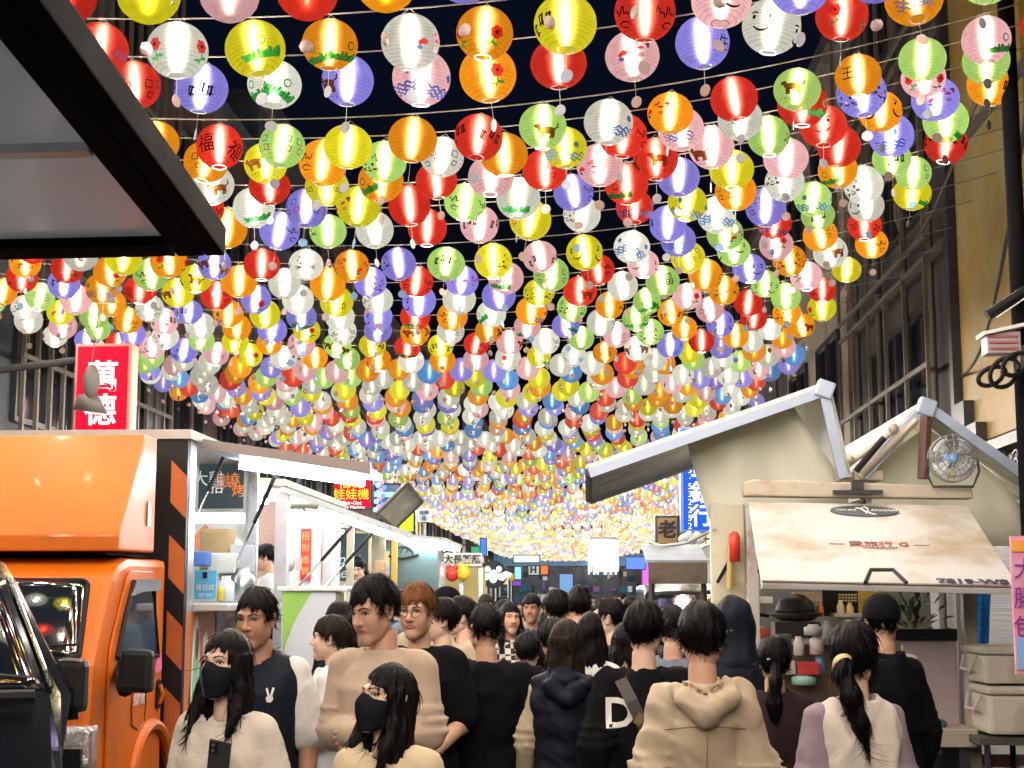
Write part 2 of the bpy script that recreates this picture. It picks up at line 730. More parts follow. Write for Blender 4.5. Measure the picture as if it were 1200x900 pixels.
ROWPY = [-60, 12, 58, 133, 156, 183, 212, 240, 262, 284, 306, 328, 349, 367, 385, 403]
HALF = (8,)
ROWY = []
for py_ in ROWPY:
    p_ = atz(500, py_, Z0 + 0.02)
    ROWY.append(p_.y)
ORD = ['first', 'second', 'third', 'fourth', 'fifth', 'sixth', 'seventh', 'eighth', 'ninth', 'tenth', 'eleventh', 'twelfth', 'thirteenth', 'fourteenth', 'fifteenth', 'sixteenth', 'seventeenth',
       'eighteenth', 'nineteenth', 'twentieth', 'twenty-first', 'twenty-second', 'twenty-third', 'twenty-fourth', 'twenty-fifth', 'twenty-sixth']
NEARC = ['red'] * 5 + ['orange'] * 6 + ['yellow'] * 5 + ['lime green'] * 4 + ['lilac'] * 4 + ['pink'] * 3 + ['white'] * 5
# photo colours of the three nearest cables, read left to right
FIXED = {1: ['red', 'white', 'yellow', 'orange', 'white', 'orange', 'yellow', 'red', 'pink', 'lilac', 'white', 'red', 'yellow', 'lilac'],
         2: ['white', 'red', 'lilac', 'white', 'lilac', 'pink', 'orange', 'red', 'pink', 'lilac', 'white', 'red', 'orange', 'lime green'],
         3: ['orange', 'red', 'lime green', 'yellow', 'orange', 'red', 'lime green', 'white', 'orange', 'red', 'lime green', 'orange', 'lime green']}


def inframe(p, mg=45):
    q = RM.transposed() @ (Vector(p) - CAMP)
    if q.z > -0.1:
        return None
    x, y = 600 + FPX * q.x / -q.z, 450 - FPX * q.y / -q.z
    return (x, y) if (-mg < x < 1200 + mg and -mg < y < 900 + mg) else None


def make_lantern(x, y, z, colr, pname, tg, label, group):
    t = thing('paper_lantern', label, 'lantern', (x, y, z), 0, group)
    t.rotation_euler = (R(rnd.gauss(0, 5)), R(rnd.gauss(0, 5)), R(rnd.uniform(-30, 30)))
    sc_l = rnd.uniform(0.93, 1.06)
    t.scale = (sc_l, sc_l, sc_l * rnd.uniform(0.9, 1.02))
    link('paper_shade', SHADE[colr], t)
    link('bulb', bulb_me, t)
    link('wire_rim', rim_me, t)
    link('hanger', hang_me, t)
    if pname:
        o = link('painting', PAINT[pname], t)
        a_ = rnd.uniform(20, 60) * rnd.choice((-1, 1))
        o.rotation_euler = (R(rnd.uniform(6, 26)), R(rnd.uniform(-12, 12)), R(a_))
        if rnd.random() < 0.4:
            o = link('painting', PAINT[pname], t)
            o.rotation_euler = (R(rnd.uniform(10, 30)), R(rnd.uniform(-20, 20)), R(a_ + 95 * (-1 if a_ > 0 else 1)))
    if n_lant % 5 == 0:
        lamp_light((0, 0, 0), t, (0, 0, -0.19), 5 * LAMP)
        return t
    s = link('string', str_me, t)
    g = link('name_tag', TAGME[tg], t)
    g.rotation_euler = (0, 0, R(rnd.uniform(-70, 70)))
    return t


LAMP = 1.9
LAMPS = {}


def lamp_light(_, parent, loc, energy):
    """the light a lantern throws down through its open bottom"""
    if energy not in LAMPS:
        l = bpy.data.lights.new('lantern_light', 'POINT')
        l.energy = energy
        l.color = (1.0, 0.92, 0.82)
        l.shadow_soft_size = 0.06
        LAMPS[energy] = l
    o = bpy.data.objects.new('lantern_light', LAMPS[energy])
    col.objects.link(o)
    o.parent = parent
    o.location = loc


LPITCH = 0.348
pend_far = []
n_lant = 0
for i, Y in enumerate(ROWY):
    xs = []
    x = XL + rnd.uniform(0, 0.2)
    while x < XR + 0.05 * (i < 4):
        xs.append(x)
        x += LPITCH * rnd.uniform(0.94, 1.06)
    seen = []
    prev = None
    yo = []
    if i in HALF:
        xs = [x for x in xs if x > 0.35]
    for x in xs:
        z = cable_z(x, Y) - LR - 0.02 + rnd.uniform(-0.01, 0.01)
        yy = Y + rnd.uniform(-0.03, 0.03)
        px = inframe((x, yy, z), 30)
        if px is None:
            pend_far.append((x, yy, z, rnd.choice(NEARC)))
            continue
        if i < 14 and px[1] < 300 and px[0] < 45 + px[1] * 0.73 - 40:
            pend_far.append((x, yy, z, rnd.choice(NEARC)))      # hidden above the dark awning
            continue
        seen.append((x, yy, z, px))
    if i == 0:
        for q in seen:
            pend_far.append((*q[:3], rnd.choice(NEARC)))
        continue
    pts = [(q, Y, cable_z(q, Y)) for q in np.linspace(XL - 0.6, XR + 0.75, 40)]
    nc = tag(MB().tube(pts, 0.004, 5).build('cable', WIRE), 'thin pale cable across the street, holding the %s row of lanterns from the camera' % ORD[i - 1], 'cable', 'cables that hold the lanterns')
    fx = FIXED.get(i)
    for j, (x, yy, z, px) in enumerate(seen):
        if fx and j < len(fx):
            c = fx[j]
        else:
            c = rnd.choice([q for q in NEARC if q != prev])
        prev = c
        pn = rnd.choice(SCRIB) if rnd.random() < 0.72 else (rnd.choice(PK[10:]) if rnd.random() < 0.22 else None)
        tg = rnd.choice(['grey', 'brown', 'brown', 'blue'] if i > 4 else ['grey', 'brown', 'grey'])
        lb = '%s paper lantern %s, %s from the left in the %s row' % (c, ('with ' + pn) if pn else 'left plain', ORD[j], ORD[i - 1])
        if len(lb.split()) > 16:
            lb = '%s lantern with %s, %s in the %s row' % (c, pn, ORD[j], ORD[i - 1])
        make_lantern(x, yy, z, c, pn, tg, lb, 'paper lanterns of the nearer rows')
        n_lant += 1
print('lanterns as things:', n_lant)

# ---- the rest of the canopy, running on down the street and back over the camera: one mass
far_rows = []
y = ROWY[-1] + 0.75
while y < 146:
    far_rows.append(y)
    y += 0.74 if y < 24 else (0.95 if y < 50 else 1.25)
back_rows = [ROWY[0] - 0.7 * k for k in range(1, 20)]
PAL_FAR = ['white'] * 9 + ['yellow'] * 3 + ['orange'] * 3 + ['red'] * 2 + ['lime green'] * 2 + ['pink'] * 3 + ['lilac'] * 3 + ['blue'] * 3
for Y in far_rows + back_rows:
    x = XL + rnd.uniform(0, 0.3)
    while x < XR + (0.9 if Y > 30 else 0):
        z = cable_z(x, Y) - LR - 0.02 + rnd.uniform(-0.03, 0.03)
        pend_far.append((x, Y + rnd.uniform(-0.12, 0.12), z, rnd.choice(PAL_FAR if Y > 16 else NEARC)))
        x += LPITCH * rnd.uniform(0.92, 1.08)


def mass_lanterns(items):
    hi = (14, 9)
    lo = (8, 6)
    V, F, C, MI = [], [], [], []
    off = 0

    def tmpl(n, k, prof=None):
        mb = MB()
        if prof is None:
            pr = []
            for i in range(k + 1):
                th = R(17) + (math.pi - 2 * R(17)) * i / k
                pr.append((LR * math.sin(th), -LR * 0.97 * math.cos(th)))
        else:
            pr = prof
        mb.lathe(pr, n, cap=prof is not None)
        return np.array(mb.v), mb.f
    T1, T2 = tmpl(*hi), tmpl(*lo)
    TB = tmpl(6, 3, [(0.006, -0.07), (0.016, 0), (0.008, 0.08)])
    TT = tmpl(8, 2, [(0.03, -0.002), (0.03, 0.002)])
    tagv = np.array([(a, c, b) for a, b, c in TT[0]]) + np.array([0, 0, -LR - 0.11])
    for it_, (x, y, z, c) in enumerate(items):
        cc = srgb(*LCOL[c])
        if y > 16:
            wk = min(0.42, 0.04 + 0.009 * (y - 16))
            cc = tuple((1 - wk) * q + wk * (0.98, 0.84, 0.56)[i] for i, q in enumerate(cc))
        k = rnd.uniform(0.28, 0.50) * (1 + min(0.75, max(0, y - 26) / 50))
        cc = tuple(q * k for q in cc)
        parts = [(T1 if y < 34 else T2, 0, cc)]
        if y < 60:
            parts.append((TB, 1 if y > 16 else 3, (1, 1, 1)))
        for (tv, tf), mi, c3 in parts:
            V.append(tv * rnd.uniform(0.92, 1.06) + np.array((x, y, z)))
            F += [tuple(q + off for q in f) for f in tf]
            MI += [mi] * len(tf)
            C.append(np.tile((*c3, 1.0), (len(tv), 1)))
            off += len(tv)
        if 4 < y < 32 and it_ % 7:
            a = rnd.uniform(-1.2, 1.2)
            ca, sa = math.cos(a), math.sin(a)
            tv = tagv.copy()
            tv[:, 0], tv[:, 1] = tagv[:, 0] * ca - tagv[:, 1] * sa, tagv[:, 0] * sa + tagv[:, 1] * ca
            V.append(tv + np.array((x, y, z)))
            F += [tuple(q + off for q in f) for f in TT[1]]
            MI += [2] * len(TT[1])
            C.append(np.tile((0.2, 0.2, 0.2, 1.0), (len(tv), 1)))
            off += len(tv)
    me = bpy.data.meshes.new('lantern_canopy')
    me.from_pydata(np.concatenate(V).tolist(), [], F)
    at_ = me.color_attributes.new('paper', 'FLOAT_COLOR', 'POINT')
    at_.data.foreach_set('color', np.concatenate(C).ravel())
    m = paper_mat('paper of the far lanterns', (1, 1, 1))
    t = m.node_tree
    an = t.nodes.new('ShaderNodeAttribute')
    an.attribute_name = 'paper'
    for n in list(t.nodes):
        if n.type in ('EMISSION', 'BSDF_TRANSPARENT', 'BSDF_REFRACTION'):
            t.links.new(an.outputs['Color'], n.inputs[0])
        if n.type == 'MAP_RANGE' and n.inputs[1].default_value > 0.5:
            n.inputs[4].default_value = 1.0           # no wire lines at that size
        if n.type == 'OBJECT_INFO':
            for l in list(n.outputs['Random'].links):
                l.to_node.inputs[3].default_value = 1.0
                l.to_node.inputs[4].default_value = 1.0
    me.materials.append(m)
    me.materials.append(emit('far lantern bulb', (1.0, 0.84, 0.56), 34.0, sample=False))
    me.materials.append(TAGS['brown'])
    me.materials.append(BULB)
    me.polygons.foreach_set('material_index', MI)
    me.polygons.foreach_set('use_smooth', [True] * len(me.polygons))
    me.update()
    o = bpy.data.objects.new('lantern_canopy', me)
    col.objects.link(o)
    for n_, (x, y, z, c) in enumerate(items):
        if (n_ % 7 == 0 and y < 50) or (n_ % 20 == 0):
            lamp_light((0, 0, 0), o, (x, y, z - 0.16), (7 if y < 50 else 20) * LAMP)
    tag(o, 'dense mass of small glowing paper lanterns running on down the street', 'lanterns', None, 'stuff')


mass_lanterns(pend_far)

# ---------------------------------------------------------------- ground and chandelier
def asphalt():
    m = mat('asphalt', (0.05, 0.05, 0.052), 0.75, 0, 0.25, 3.0, 0.5, 180.0, dirt=((0.03, 0.028, 0.027), 0.5, 1.4))
    structure(MB().box2((-5.2, -12, -0.05), (3.6, 320, 0.0)).build('road', m))
    structure(MB().box2((-60, -40, -0.3), (60, 420, -0.06)).build('ground', mat('ground', (0.06, 0.058, 0.055), 0.8, 0, 0.2, 2)))
    pv = mat('pavement', (0.22, 0.20, 0.19), 0.8, 0, 0.15, 8.0, 0.3, 90)
    structure(MB().box2((-7.4, -12, -0.05), (-5.2, 320, 0.12)).build('pavement', pv))
    structure(MB().box2((3.6, -12, -0.05), (6.2, 320, 0.12)).build('pavement', pv))
    wl = mat('road paint', (0.7, 0.7, 0.66), 0.6, 0, 0.2, 20)
    for x in (-4.9, 3.3):
        structure(MB().box2((x, -12, 0.004), (x + 0.12, 320, 0.008)).build('road_marking', wl))


asphalt()
# ================================================================ buildings along both sides
WALLM = [mat('dark plaster', (0.05, 0.045, 0.05), 0.8, 0, 0.25, 1.5, 0.3, 40, dirt=((0.03, 0.028, 0.03), 0.6, 0.9)),
         mat('grey tile wall', (0.10, 0.09, 0.088), 0.6, 0, 0.2, 3, 0.2, 30, dirt=((0.05, 0.045, 0.04), 0.5, 1.2)),
         mat('maroon wall', (0.11, 0.045, 0.05), 0.75, 0, 0.25, 2, 0.3, 40, dirt=((0.03, 0.02, 0.02), 0.5, 1.0)),
         mat('blue grey wall', (0.06, 0.075, 0.1), 0.7, 0, 0.2, 2, 0.2, 40, dirt=((0.03, 0.03, 0.035), 0.5, 1.0)),
         mat('beige wall', (0.30, 0.25, 0.19), 0.75, 0, 0.18, 2, 0.2, 40, dirt=((0.12, 0.09, 0.06), 0.45, 1.1))]
FRM = mat('dark window metal', (0.05, 0.05, 0.055), 0.45, 0.5)
ALU = mat('aluminium', (0.55, 0.57, 0.60), 0.35, 0.7, 0.08, 10, dirt=((0.3, 0.28, 0.26), 0.3, 4))
PALE = mat('pale pipe', (0.12, 0.105, 0.09), 0.6, 0.1, 0.2, 8, dirt=((0.12, 0.09, 0.06), 0.5, 6))
PANE = mat('night window glass', (0.015, 0.018, 0.025), 0.08, 0, 0.2, 2, spec=0.9)
WARM = emit('lit window', (1.0, 0.72, 0.38), 0.275, False)


def building(name, label, side, y0, y1, h, wall, storeys=3, wins=2, bars=0, lit=(), pipes=0, x=None, depth=5.0, awn=None):
    """side -1: left of the street (front looks towards +X), +1: right"""
    fx = x if x is not None else (-6.9 if side < 0 else 4.6)
    b = thing(name, label, 'building', (fx, (y0 + y1) / 2, 0))
    m = WALLM[wall]
    g = MB().box2((fx, y0 + 0.01, 0), (fx + side * depth, y1 - 0.01, h))
    g.build('wall', m, b)
    MB().box2((fx - side * 0.18, y0 + 0.03, h + 0.003), (fx + side * depth, y1 - 0.03, h + 0.35)).build('parapet', WALLM[(wall + 1) % 4], b)
    gf = 3.1
    sh = (h - gf - 0.2) / max(1, storeys - 1)
    # ground floor shutter
    MB().box2((fx - side * 0.05, y0 + 0.35, 0.12), (fx - side * 0.003, y1 - 0.35, 2.7)).build('shutter', mat('roller shutter', (0.20, 0.20, 0.21), 0.5, 0.4, 0.15, 30, 0.6, 1.0, stretch=(0.1, 0.1, 60)), b)
    W = (y1 - y0)
    for s in range(storeys - 1):
        z0 = gf + s * sh + sh * 0.22
        z1 = gf + s * sh + sh * 0.80
        MB().box2((fx - side * 0.12, y0 + 0.05, gf + s * sh - 0.16), (fx - side * 0.003, y1 - 0.05, gf + s * sh)).build('ledge', WALLM[(wall + 1) % 4], b)
        for k in range(wins):
            a = y0 + W * (k + 0.18) / wins
            c = y0 + W * (k + 0.82) / wins
            fr = MB()
            for p, q in (((a, z0), (c, z0 + 0.07)), ((a, z1 - 0.07), (c, z1)), ((a, z0 + 0.072), (a + 0.07, z1 - 0.072)), ((c - 0.07, z0 + 0.072), (c, z1 - 0.072)), (((a + c) / 2 - 0.03, z0 + 0.072), ((a + c) / 2 + 0.03, z1 - 0.072))):
                fr.box2((fx - side * 0.07, p[0], p[1]), (fx - side * 0.004, q[0], q[1]))
            wd = fr.build('window', FRM, b)
            MB().box2((fx - side * 0.03, a + 0.075, z0 + 0.075), (fx - side * 0.006, c - 0.075, z1 - 0.075)).build('pane', WARM if (s, k) in lit else PANE, wd)
        if bars:
            gb = MB()
            z0b, z1b = gf + s * sh + 0.05, gf + s * sh + sh * 0.92
            n = int(W / bars)
            for k in range(n + 1):
                yy = y0 + 0.15 + (W - 0.3) * k / n
                gb.box((fx - side * 0.32, yy, (z0b + z1b) / 2), (0.05, 0.06, z1b - z0b))
            for zz in (z0b, (z0b + z1b) / 2, z1b):
                gb.box2((fx - side * 0.30, y0 + 0.1, zz - 0.03), (fx - side * 0.34, y1 - 0.1, zz + 0.03))
            gb.build('balcony_grille', PALE, b)
    for k in range(pipes):
        yy = y0 + W * (k + 0.5) / pipes + rnd.uniform(-0.2, 0.2)
        mb = MB()
        mb.tube([(fx - side * 0.12, yy, 0.2), (fx - side * 0.12, yy, h * 0.55), (fx - side * 0.16, yy + 0.1, h * 0.57), (fx - side * 0.16, yy + 0.1, h - 0.2)], 0.05, 8)
        mb.build('drain_pipe', PALE, b)
    if awn:
        MB().prism([(fx - side * 0.004, y0 + 0.2, 3.05), (fx - side * 1.3, y0 + 0.2, 2.75), (fx - side * 1.3, y0 + 0.2, 2.68), (fx - side * 0.004, y0 + 0.2, 2.90)], (0, W - 0.4, 0)).build('canopy_roof', awn, b)
    return b


building('dark_shophouse', 'dark shophouse with black tiles behind the orange truck', -1, 10, 17.2, 11, 0, 4, 2, pipes=2)
building('shophouse', 'narrow shophouse with iron balcony bars beside the red vertical sign', -1, 17.3, 24, 12, 3, 4, 2, bars=0.45)
building('shophouse', 'plum coloured shophouse behind the lit service flap', -1, 24.1, 31, 10.5, 2, 3, 2, lit=(), pipes=2)
building('shophouse', 'blue grey shophouse above the glowing claw machine sign', -1, 31.1, 39, 12, 3, 4, 3)
building('shophouse', 'grey shophouse with grilles past the tilted grey flap', -1, 39.1, 48, 11, 1, 3, 3, bars=0.5, pipes=3, lit=((0, 1),))
building('shophouse', 'maroon shophouse above the cream lettered stall sign', -1, 48.1, 60, 11, 2, 3, 3, pipes=2)
building('shophouse', 'slate shophouse above the blue neon ornament', -1, 60.1, 76, 12, 1, 4, 4, lit=((0, 0), (1, 2)), pipes=3)
building('shophouse', 'last grey block on the side of the street with the orange truck', -1, 76.1, 130, 13, 4, 4, 6, lit=((0, 2), (1, 4)))
building('ornate_building', 'building with a gold panel over scrolled ironwork, beside the black pole', 1, 13.0, 18.4, 11, 4, 3, 0, x=4.45)
building('caged_building', 'dark building with tall pale pipes and iron cage next to the gold panel', 1, 18.5, 25.2, 12, 0, 4, 1, bars=1.15, pipes=4, x=4.45)
building('shophouse', 'beige building with a round vent behind the raised truck wing', 1, 25.3, 33, 11, 4, 3, 2, x=4.3)
building('shophouse', 'dark shophouse carrying the blue sign with a phone number', 1, 33.1, 44, 11, 0, 3, 2, x=4.6, pipes=2)
building('shophouse', 'grey shophouse behind the brown hanging sign', 1, 44.1, 58, 12, 1, 4, 3, lit=((0, 1),), x=4.6)
building('shophouse', 'dark block with blue light at the far end near the chandelier', 1, 58.1, 130, 12, 1, 4, 6, lit=((0, 0), (0, 3), (1, 2)), x=4.9)
_grey_end = 0
eb = thing('end_building', 'pale lit building closing the street in the far distance', 'building', (0, 150, 0))
MB().box2((-16, 150, 0), (16, 156, 9)).build('wall', WALLM[1], eb)
_ends = [emit('cool shop light', (0.25, 0.5, 0.9), 0.3, False), emit('white shop light', (0.85, 0.92, 1.0), 0.5, False), emit('teal shop light', (0.1, 0.5, 0.55), 0.5, False), WARM, PANE, emit('violet shop light', (0.35, 0.15, 0.8), 0.6, False)]
_re = random.Random(4)
for k in range(12):
    x0 = -8 + k * 1.4 + _re.uniform(-.15, .15)
    z0 = 4.0 + 2.2 * (k % 2)
    MB().box2((x0, 149.85, z0), (x0 + 0.8, 149.997, z0 + 1.1)).build('window', _ends[4] if k % 3 else _ends[3], eb)

# gold panel with scrolled iron bracket on the ornate building
gp = bpy.data.objects['ornate_building']
gx = 4.45
GOLD = mat('ochre wall paint', (0.30, 0.185, 0.035), 0.55, 0, 0.3, 0.9, 0.15, 20, dirt=((0.30, 0.29, 0.14), 0.55, 0.55))
MB().box2((gx - 0.10, 15.0, 3.35), (gx - 0.004, 17.9, 9.5)).build('gold_panel', GOLD, gp, bevel=0.01)
fr = MB()
fr.box2((gx - 0.2, 17.92, 3.3), (gx - 0.004, 18.08, 9.6))
fr.box2((gx - 0.2, 13.2, 3.18), (gx - 0.004, 18.08, 3.298))
fr.box2((gx - 0.22, 16.9, 3.3), (gx - 0.105, 17.92, 3.55))
fr.box2((gx - 0.22, 17.4, 3.553), (gx - 0.105, 17.92, 3.85))
fr.build('black_frame', FRM, gp)
sc_ = MB()
for k in range(4):
    cyy = 14.2 + k * 0.75
    pts = []
    for i in range(26):
        a = i / 25 * 3.6 * math.pi
        r_ = 0.20 * (1 - i / 32)
        pts.append((gx - 0.12, cyy + r_ * math.cos(a), 2.95 + r_ * math.sin(a)))
    sc_.tube(pts, 0.018, 5)
    sc_.tube([(gx - 0.12, cyy + 0.2, 2.95), (gx - 0.12, cyy + 0.42, 3.15), (gx - 0.12, cyy + 0.6, 2.95)], 0.018, 5)
sc_.build('scrolled_ironwork', FRM, gp)
MB().lathe([(0.0, 0), (0.42, 0), (0.42, 0.12), (0.0, 0.12)], 28, (4.3 - 0.13, 26.6, 4.25), Matrix.Rotation(math.pi / 2, 3, 'Y'), cap=False).build('round_vent', PALE, [o for o in bpy.data.objects if o.get('label', '').startswith('beige building')][0])

# ---------------------------------------------------------------- signs
WHITE_E = emit('white backlight', (1.0, 0.98, 0.95), 0.65)
RED_E = emit('red backlight', (0.86, 0.004, 0.03), 0.475)
BLUE_E = emit('blue backlight', (0.015, 0.10, 0.72), 0.475)
YEL_E = emit('yellow led', (0.75, 0.9, 0.05), 0.42)
PINK_E = emit('pink led', (1.0, 0.25, 0.6), 0.75)
BLACKM = mat('black enamel', (0.012, 0.012, 0.014), 0.4, 0, 0.2, 10, spec=0.25)


def rectpx(x0, y0, x1, y1, Y):
    a, b = at(x0, y1, Y), at(x1, y0, Y)
    return a, b


def signbox(name, label, px, Y, face, edge, dep=0.18, cat='sign', texts=()):
    a, b = rectpx(*px, Y)
    t = thing(name, label, cat, ((a.x + b.x) / 2, Y, a.z))
    MB().box2((a.x, Y, a.z), (b.x, Y + dep, b.z)).build('casing', edge, t, bevel=0.012)
    MB().box2((a.x + 0.03, Y - 0.012, a.z + 0.03), (b.x - 0.03, Y - 0.002, b.z - 0.03)).build('face', face, t)
    for tx, tp, sz, m, extra in texts:
        q = at(tp[0], tp[1], Y)
        text('lettering', tx, sz, (q.x, Y - 0.018, q.z), (1, 0, 0), (0, 0, 1), m, t, **extra)
    return t


k15 = 14.0 / 1800
rs = signbox('red_sign', 'red backlit vertical sign with bold white brush characters above the orange truck', (84, 402, 155, 520), 14.0, RED_E, mat('sign edge', (0.35, 0.16, 0.12), 0.5), 0.22, texts=(
    ('萬', (121, 444), 0.31, WHITE_E, {'bold': 0.005}), ('德', (118, 483), 0.31, WHITE_E, {'bold': 0.005})))
a_, b_ = at(-20, 450, 13.9), at(84, 418, 13.9)
MB().tube([(-6.9, 14.1, a_.z), (b_.x, 14.1, b_.z)], 0.035, 8).build('bracket_arm', FRM, rs)
fish = MB()
q = at(107, 447, 13.75)
fish.ellipsoid(q, (0.08, 0.04, 0.16), 14, 10)
fish.prism([q + Vector((-0.11, -0.01, -0.12)), q + Vector((0.06, -0.01, -0.12)), q + Vector((0.16, -0.01, -0.30)), q + Vector((-0.16, -0.01, -0.26))], (0, 0.03, 0))
fs_ = tag(fish.tube([q + Vector((0, 0, 0.19)), q + Vector((0, 0.2, 0.9)), Vector((q.x, 14.0, 5.4))], 0.006, 5).build('fish_ornament', mat('tarnished silver', (0.10, 0.09, 0.085), 0.5, 0.2), smooth=True), 'grey fish shaped ornament hanging in front of the red sign', 'ornament')

ls = signbox('led_sign', 'red led board with yellow claw machine characters above the lit stall', (389, 556, 437, 598), 21.0, RED_E, BLACKM, 0.2, texts=(
    ('福德', (412, 566), 0.185, YEL_E, {}), ('娃娃機', (412, 580), 0.165, YEL_E, {}), ('Fair-Got', (413, 589.5), 0.075, WHITE_E, {}), ('Claw Machine', (413, 594.5), 0.062, WHITE_E, {})))
for k, cm in enumerate([emit('blue led', (0.05, 0.12, 1.0), 2), PINK_E, emit('cyan led', (0.2, 0.8, 1.0), 1.25)] * 4):
    q = at(440 + (k * 7) % 11, 562 + k * 3.2, 20.9)
    MB().ellipsoid(q, (0.035, 0.035, 0.035), 8, 6).build('led_lamp', cm, ls, smooth=True)
signbox('blue_sign', 'dark blue hanging sign with a cyan stripe behind the led board', (438, 566, 470, 600), 21.6, mat('navy sign', (0.02, 0.06, 0.17), 0.4), BLACKM, 0.15, texts=(('▬▬', (455, 578), 0.22, emit('cyan led', (0.2, 0.8, 1.0), 1.25), {}),))
signbox('chartreuse_sign', 'glowing chartreuse panel peeking out from behind the tilted grey flap', (466, 588, 487, 625), 24.0, emit('chartreuse light', (0.62, 0.9, 0.03), 0.45), BLACKM, 0.15)
signbox('small_plate', 'small pale blue street plate on a thin post over the stalls', (489, 596, 505, 612), 26.0, mat('pale blue enamel', (0.35, 0.48, 0.66), 0.4), ALU, 0.05, texts=(('福興', (497, 601), 0.09, BLACKM, {}), ('路', (497, 608), 0.09, BLACKM, {})))
p_ = at(497, 612, 26.05)
tag(MB().tube([(p_.x, 26.1, 0), (p_.x, 26.1, p_.z - 0.01)], 0.03, 8).build('sign_post', ALU), 'thin metal post under the small pale blue plate', 'post')

signbox('stall_sign', 'cream stall sign with bold black characters, over a yellowish booth', (520, 648, 564, 664), 23.0, emit('cream backlight', (0.75, 0.70, 0.52), 0.275), ALU, 0.2, texts=(('大長藥膳', (542, 656), 0.14, BLACKM, {'bold': 0.004}),))
# blue neon ornament
nb = thing('neon_ornament', 'pale blue neon ornament shaped like a winged crest on a dark round board', 'neon sign', tuple(at(578, 690, 30)))
c_ = at(578, 673, 30)
MB().lathe([(0.0, 0), (0.27, 0), (0.27, 0.06), (0.0, 0.06)], 26, (c_.x, 30.1, c_.z), Matrix.Rotation(math.pi / 2, 3, 'X'), cap=False).build('round_board', BLACKM, nb)
NE = emit('pale blue neon', (0.55, 0.85, 1.0), 1.1)
ne = MB()
for sx_ in (-1, 1):
    wing_ = [(0.05, 0.02), (0.16, 0.02), (0.24, 0.06), (0.36, 0.02), (0.33, -0.05), (0.24, -0.07), (0.20, -0.12), (0.12, -0.11), (0.06, -0.06)]
    ne.prism([c_ + Vector((sx_ * a, 0.0, b)) for a, b in wing_], (0, 0.05, 0))
    ne.ellipsoid(c_ + Vector((sx_ * 0.11, 0.02, 0.10)), (0.055, 0.03, 0.06), 10, 8)
ne.ellipsoid(c_ + Vector((0, 0.01, -0.04)), (0.085, 0.03, 0.13), 12, 8)
ne.build('neon_tube', NE, nb)
for (nm_, px_, Y_, fm_, lb_, tx_) in (
    ('light_board', (601, 650, 633, 660), 40, emit('cool white board', (0.55, 0.85, 1.0), 1.1), 'wide glowing white and cyan shop board far down the street', ()),
    ('hotel_sign', (618, 662, 633, 675), 38, mat('grey sign face', (0.32, 0.42, 0.46), 0.5), 'grey square sign with a black H under the white board', (('H', (625, 668), 0.22, BLACKM, {'bold': 0.01}),)),
    ('red_led_board', (633, 662, 643, 674), 42, emit('red led', (1.0, 0.08, 0.02), 1.3), 'small burning red and orange led board beside the H sign', ()),
    ('cyan_sign', (602, 663, 612, 680), 41, emit('soft cyan', (0.3, 0.75, 0.9), 0.45), 'small cyan shop sign left of the H sign', ()),
    ('blue_drum_sign', (562, 630, 571, 652), 44, emit('royal blue light', (0.05, 0.16, 0.9), 0.65), 'royal blue hanging sign under the far lanterns', ()),
    ('blue_lamp_board', (733, 652, 757, 668), 48, emit('deep blue light', (0.06, 0.12, 0.95), 1.2), 'deep blue glowing board beside the chandelier', ()),
    ('white_shopfront', (655, 672, 672, 695), 60, emit('cool shop light', (0.35, 0.7, 1.0), 0.65), 'bluish lit shopfront far behind the crowd', ()),
    ('magenta_sign', (752, 660, 762, 690), 50, emit('magenta light', (0.6, 0.1, 0.8), 0.8), 'thin magenta sign just left of the grey awning', ())):
    signbox(nm_, lb_, px_, Y_, fm_, BLACKM, 0.2, texts=tx_)
bs = signbox('blue_sign', 'tall blue backlit sign with a white phone number and large characters', (798, 500, 834, 624), 16.0, BLUE_E, mat('blue sign edge', (0.10, 0.25, 0.6), 0.4), 0.2)
q = at(810, 500, 16)
for i_, ch in enumerate('電05‧5322522'):
    p_ = at(808.5, 533 + i_ * 9.3, 16)
    text('lettering', ch, 0.088, (p_.x, 15.982, p_.z), (1, 0, 0), (0, 0, 1), WHITE_E, bs)
for ch, yy in (('車', 552), ('銀', 579), ('行', 606)):
    p_ = at(822.5, yy, 16)
    text('lettering', ch, 0.24, (p_.x, 15.982, p_.z), (1, 0, 0), (0, 0, 1), WHITE_E, bs, bold=0.004)
# chandelier of white strings
ch = thing('chandelier', 'brilliant white chandelier of hanging light strings among the far lanterns', 'chandelier', tuple(at(707, 628, 36)))
c_ = at(707, 650, 36)
WH = emit('white light string', (1.0, 0.93, 0.74), 1.5)
MB().lathe([(0.33, 0.40), (0.36, 0.37), (0.33, 0.34)], 28, c_, cap=True).build('ring', ALU, ch)
for k in range(22):
    a = k / 22 * 2 * math.pi
    for rr in (0.33, 0.2):
        MB().tube([c_ + Vector((rr * math.cos(a), rr * math.sin(a), 0.33)), c_ + Vector((rr * 1.03 * math.cos(a), rr * 1.03 * math.sin(a), -0.33 - 0.06 * (k % 3)))], 0.019, 5).build('light_string', WH, ch)
for k in range(16):
    a = k / 16 * 2 * math.pi
    MB().tube([c_ + Vector((0.34 * math.cos(a), 0.34 * math.sin(a), 0.4)), c_ + Vector((0, 0, 1.0))], 0.007, 5).build('upper_string', emit('warm light string', (1.0, 0.85, 0.55), 0.4), ch)
MB().tube([c_ + Vector((0, 0, 1.1)), c_ + Vector((0, 0, 2.4))], 0.01, 5).build('cord', WIRE, ch)

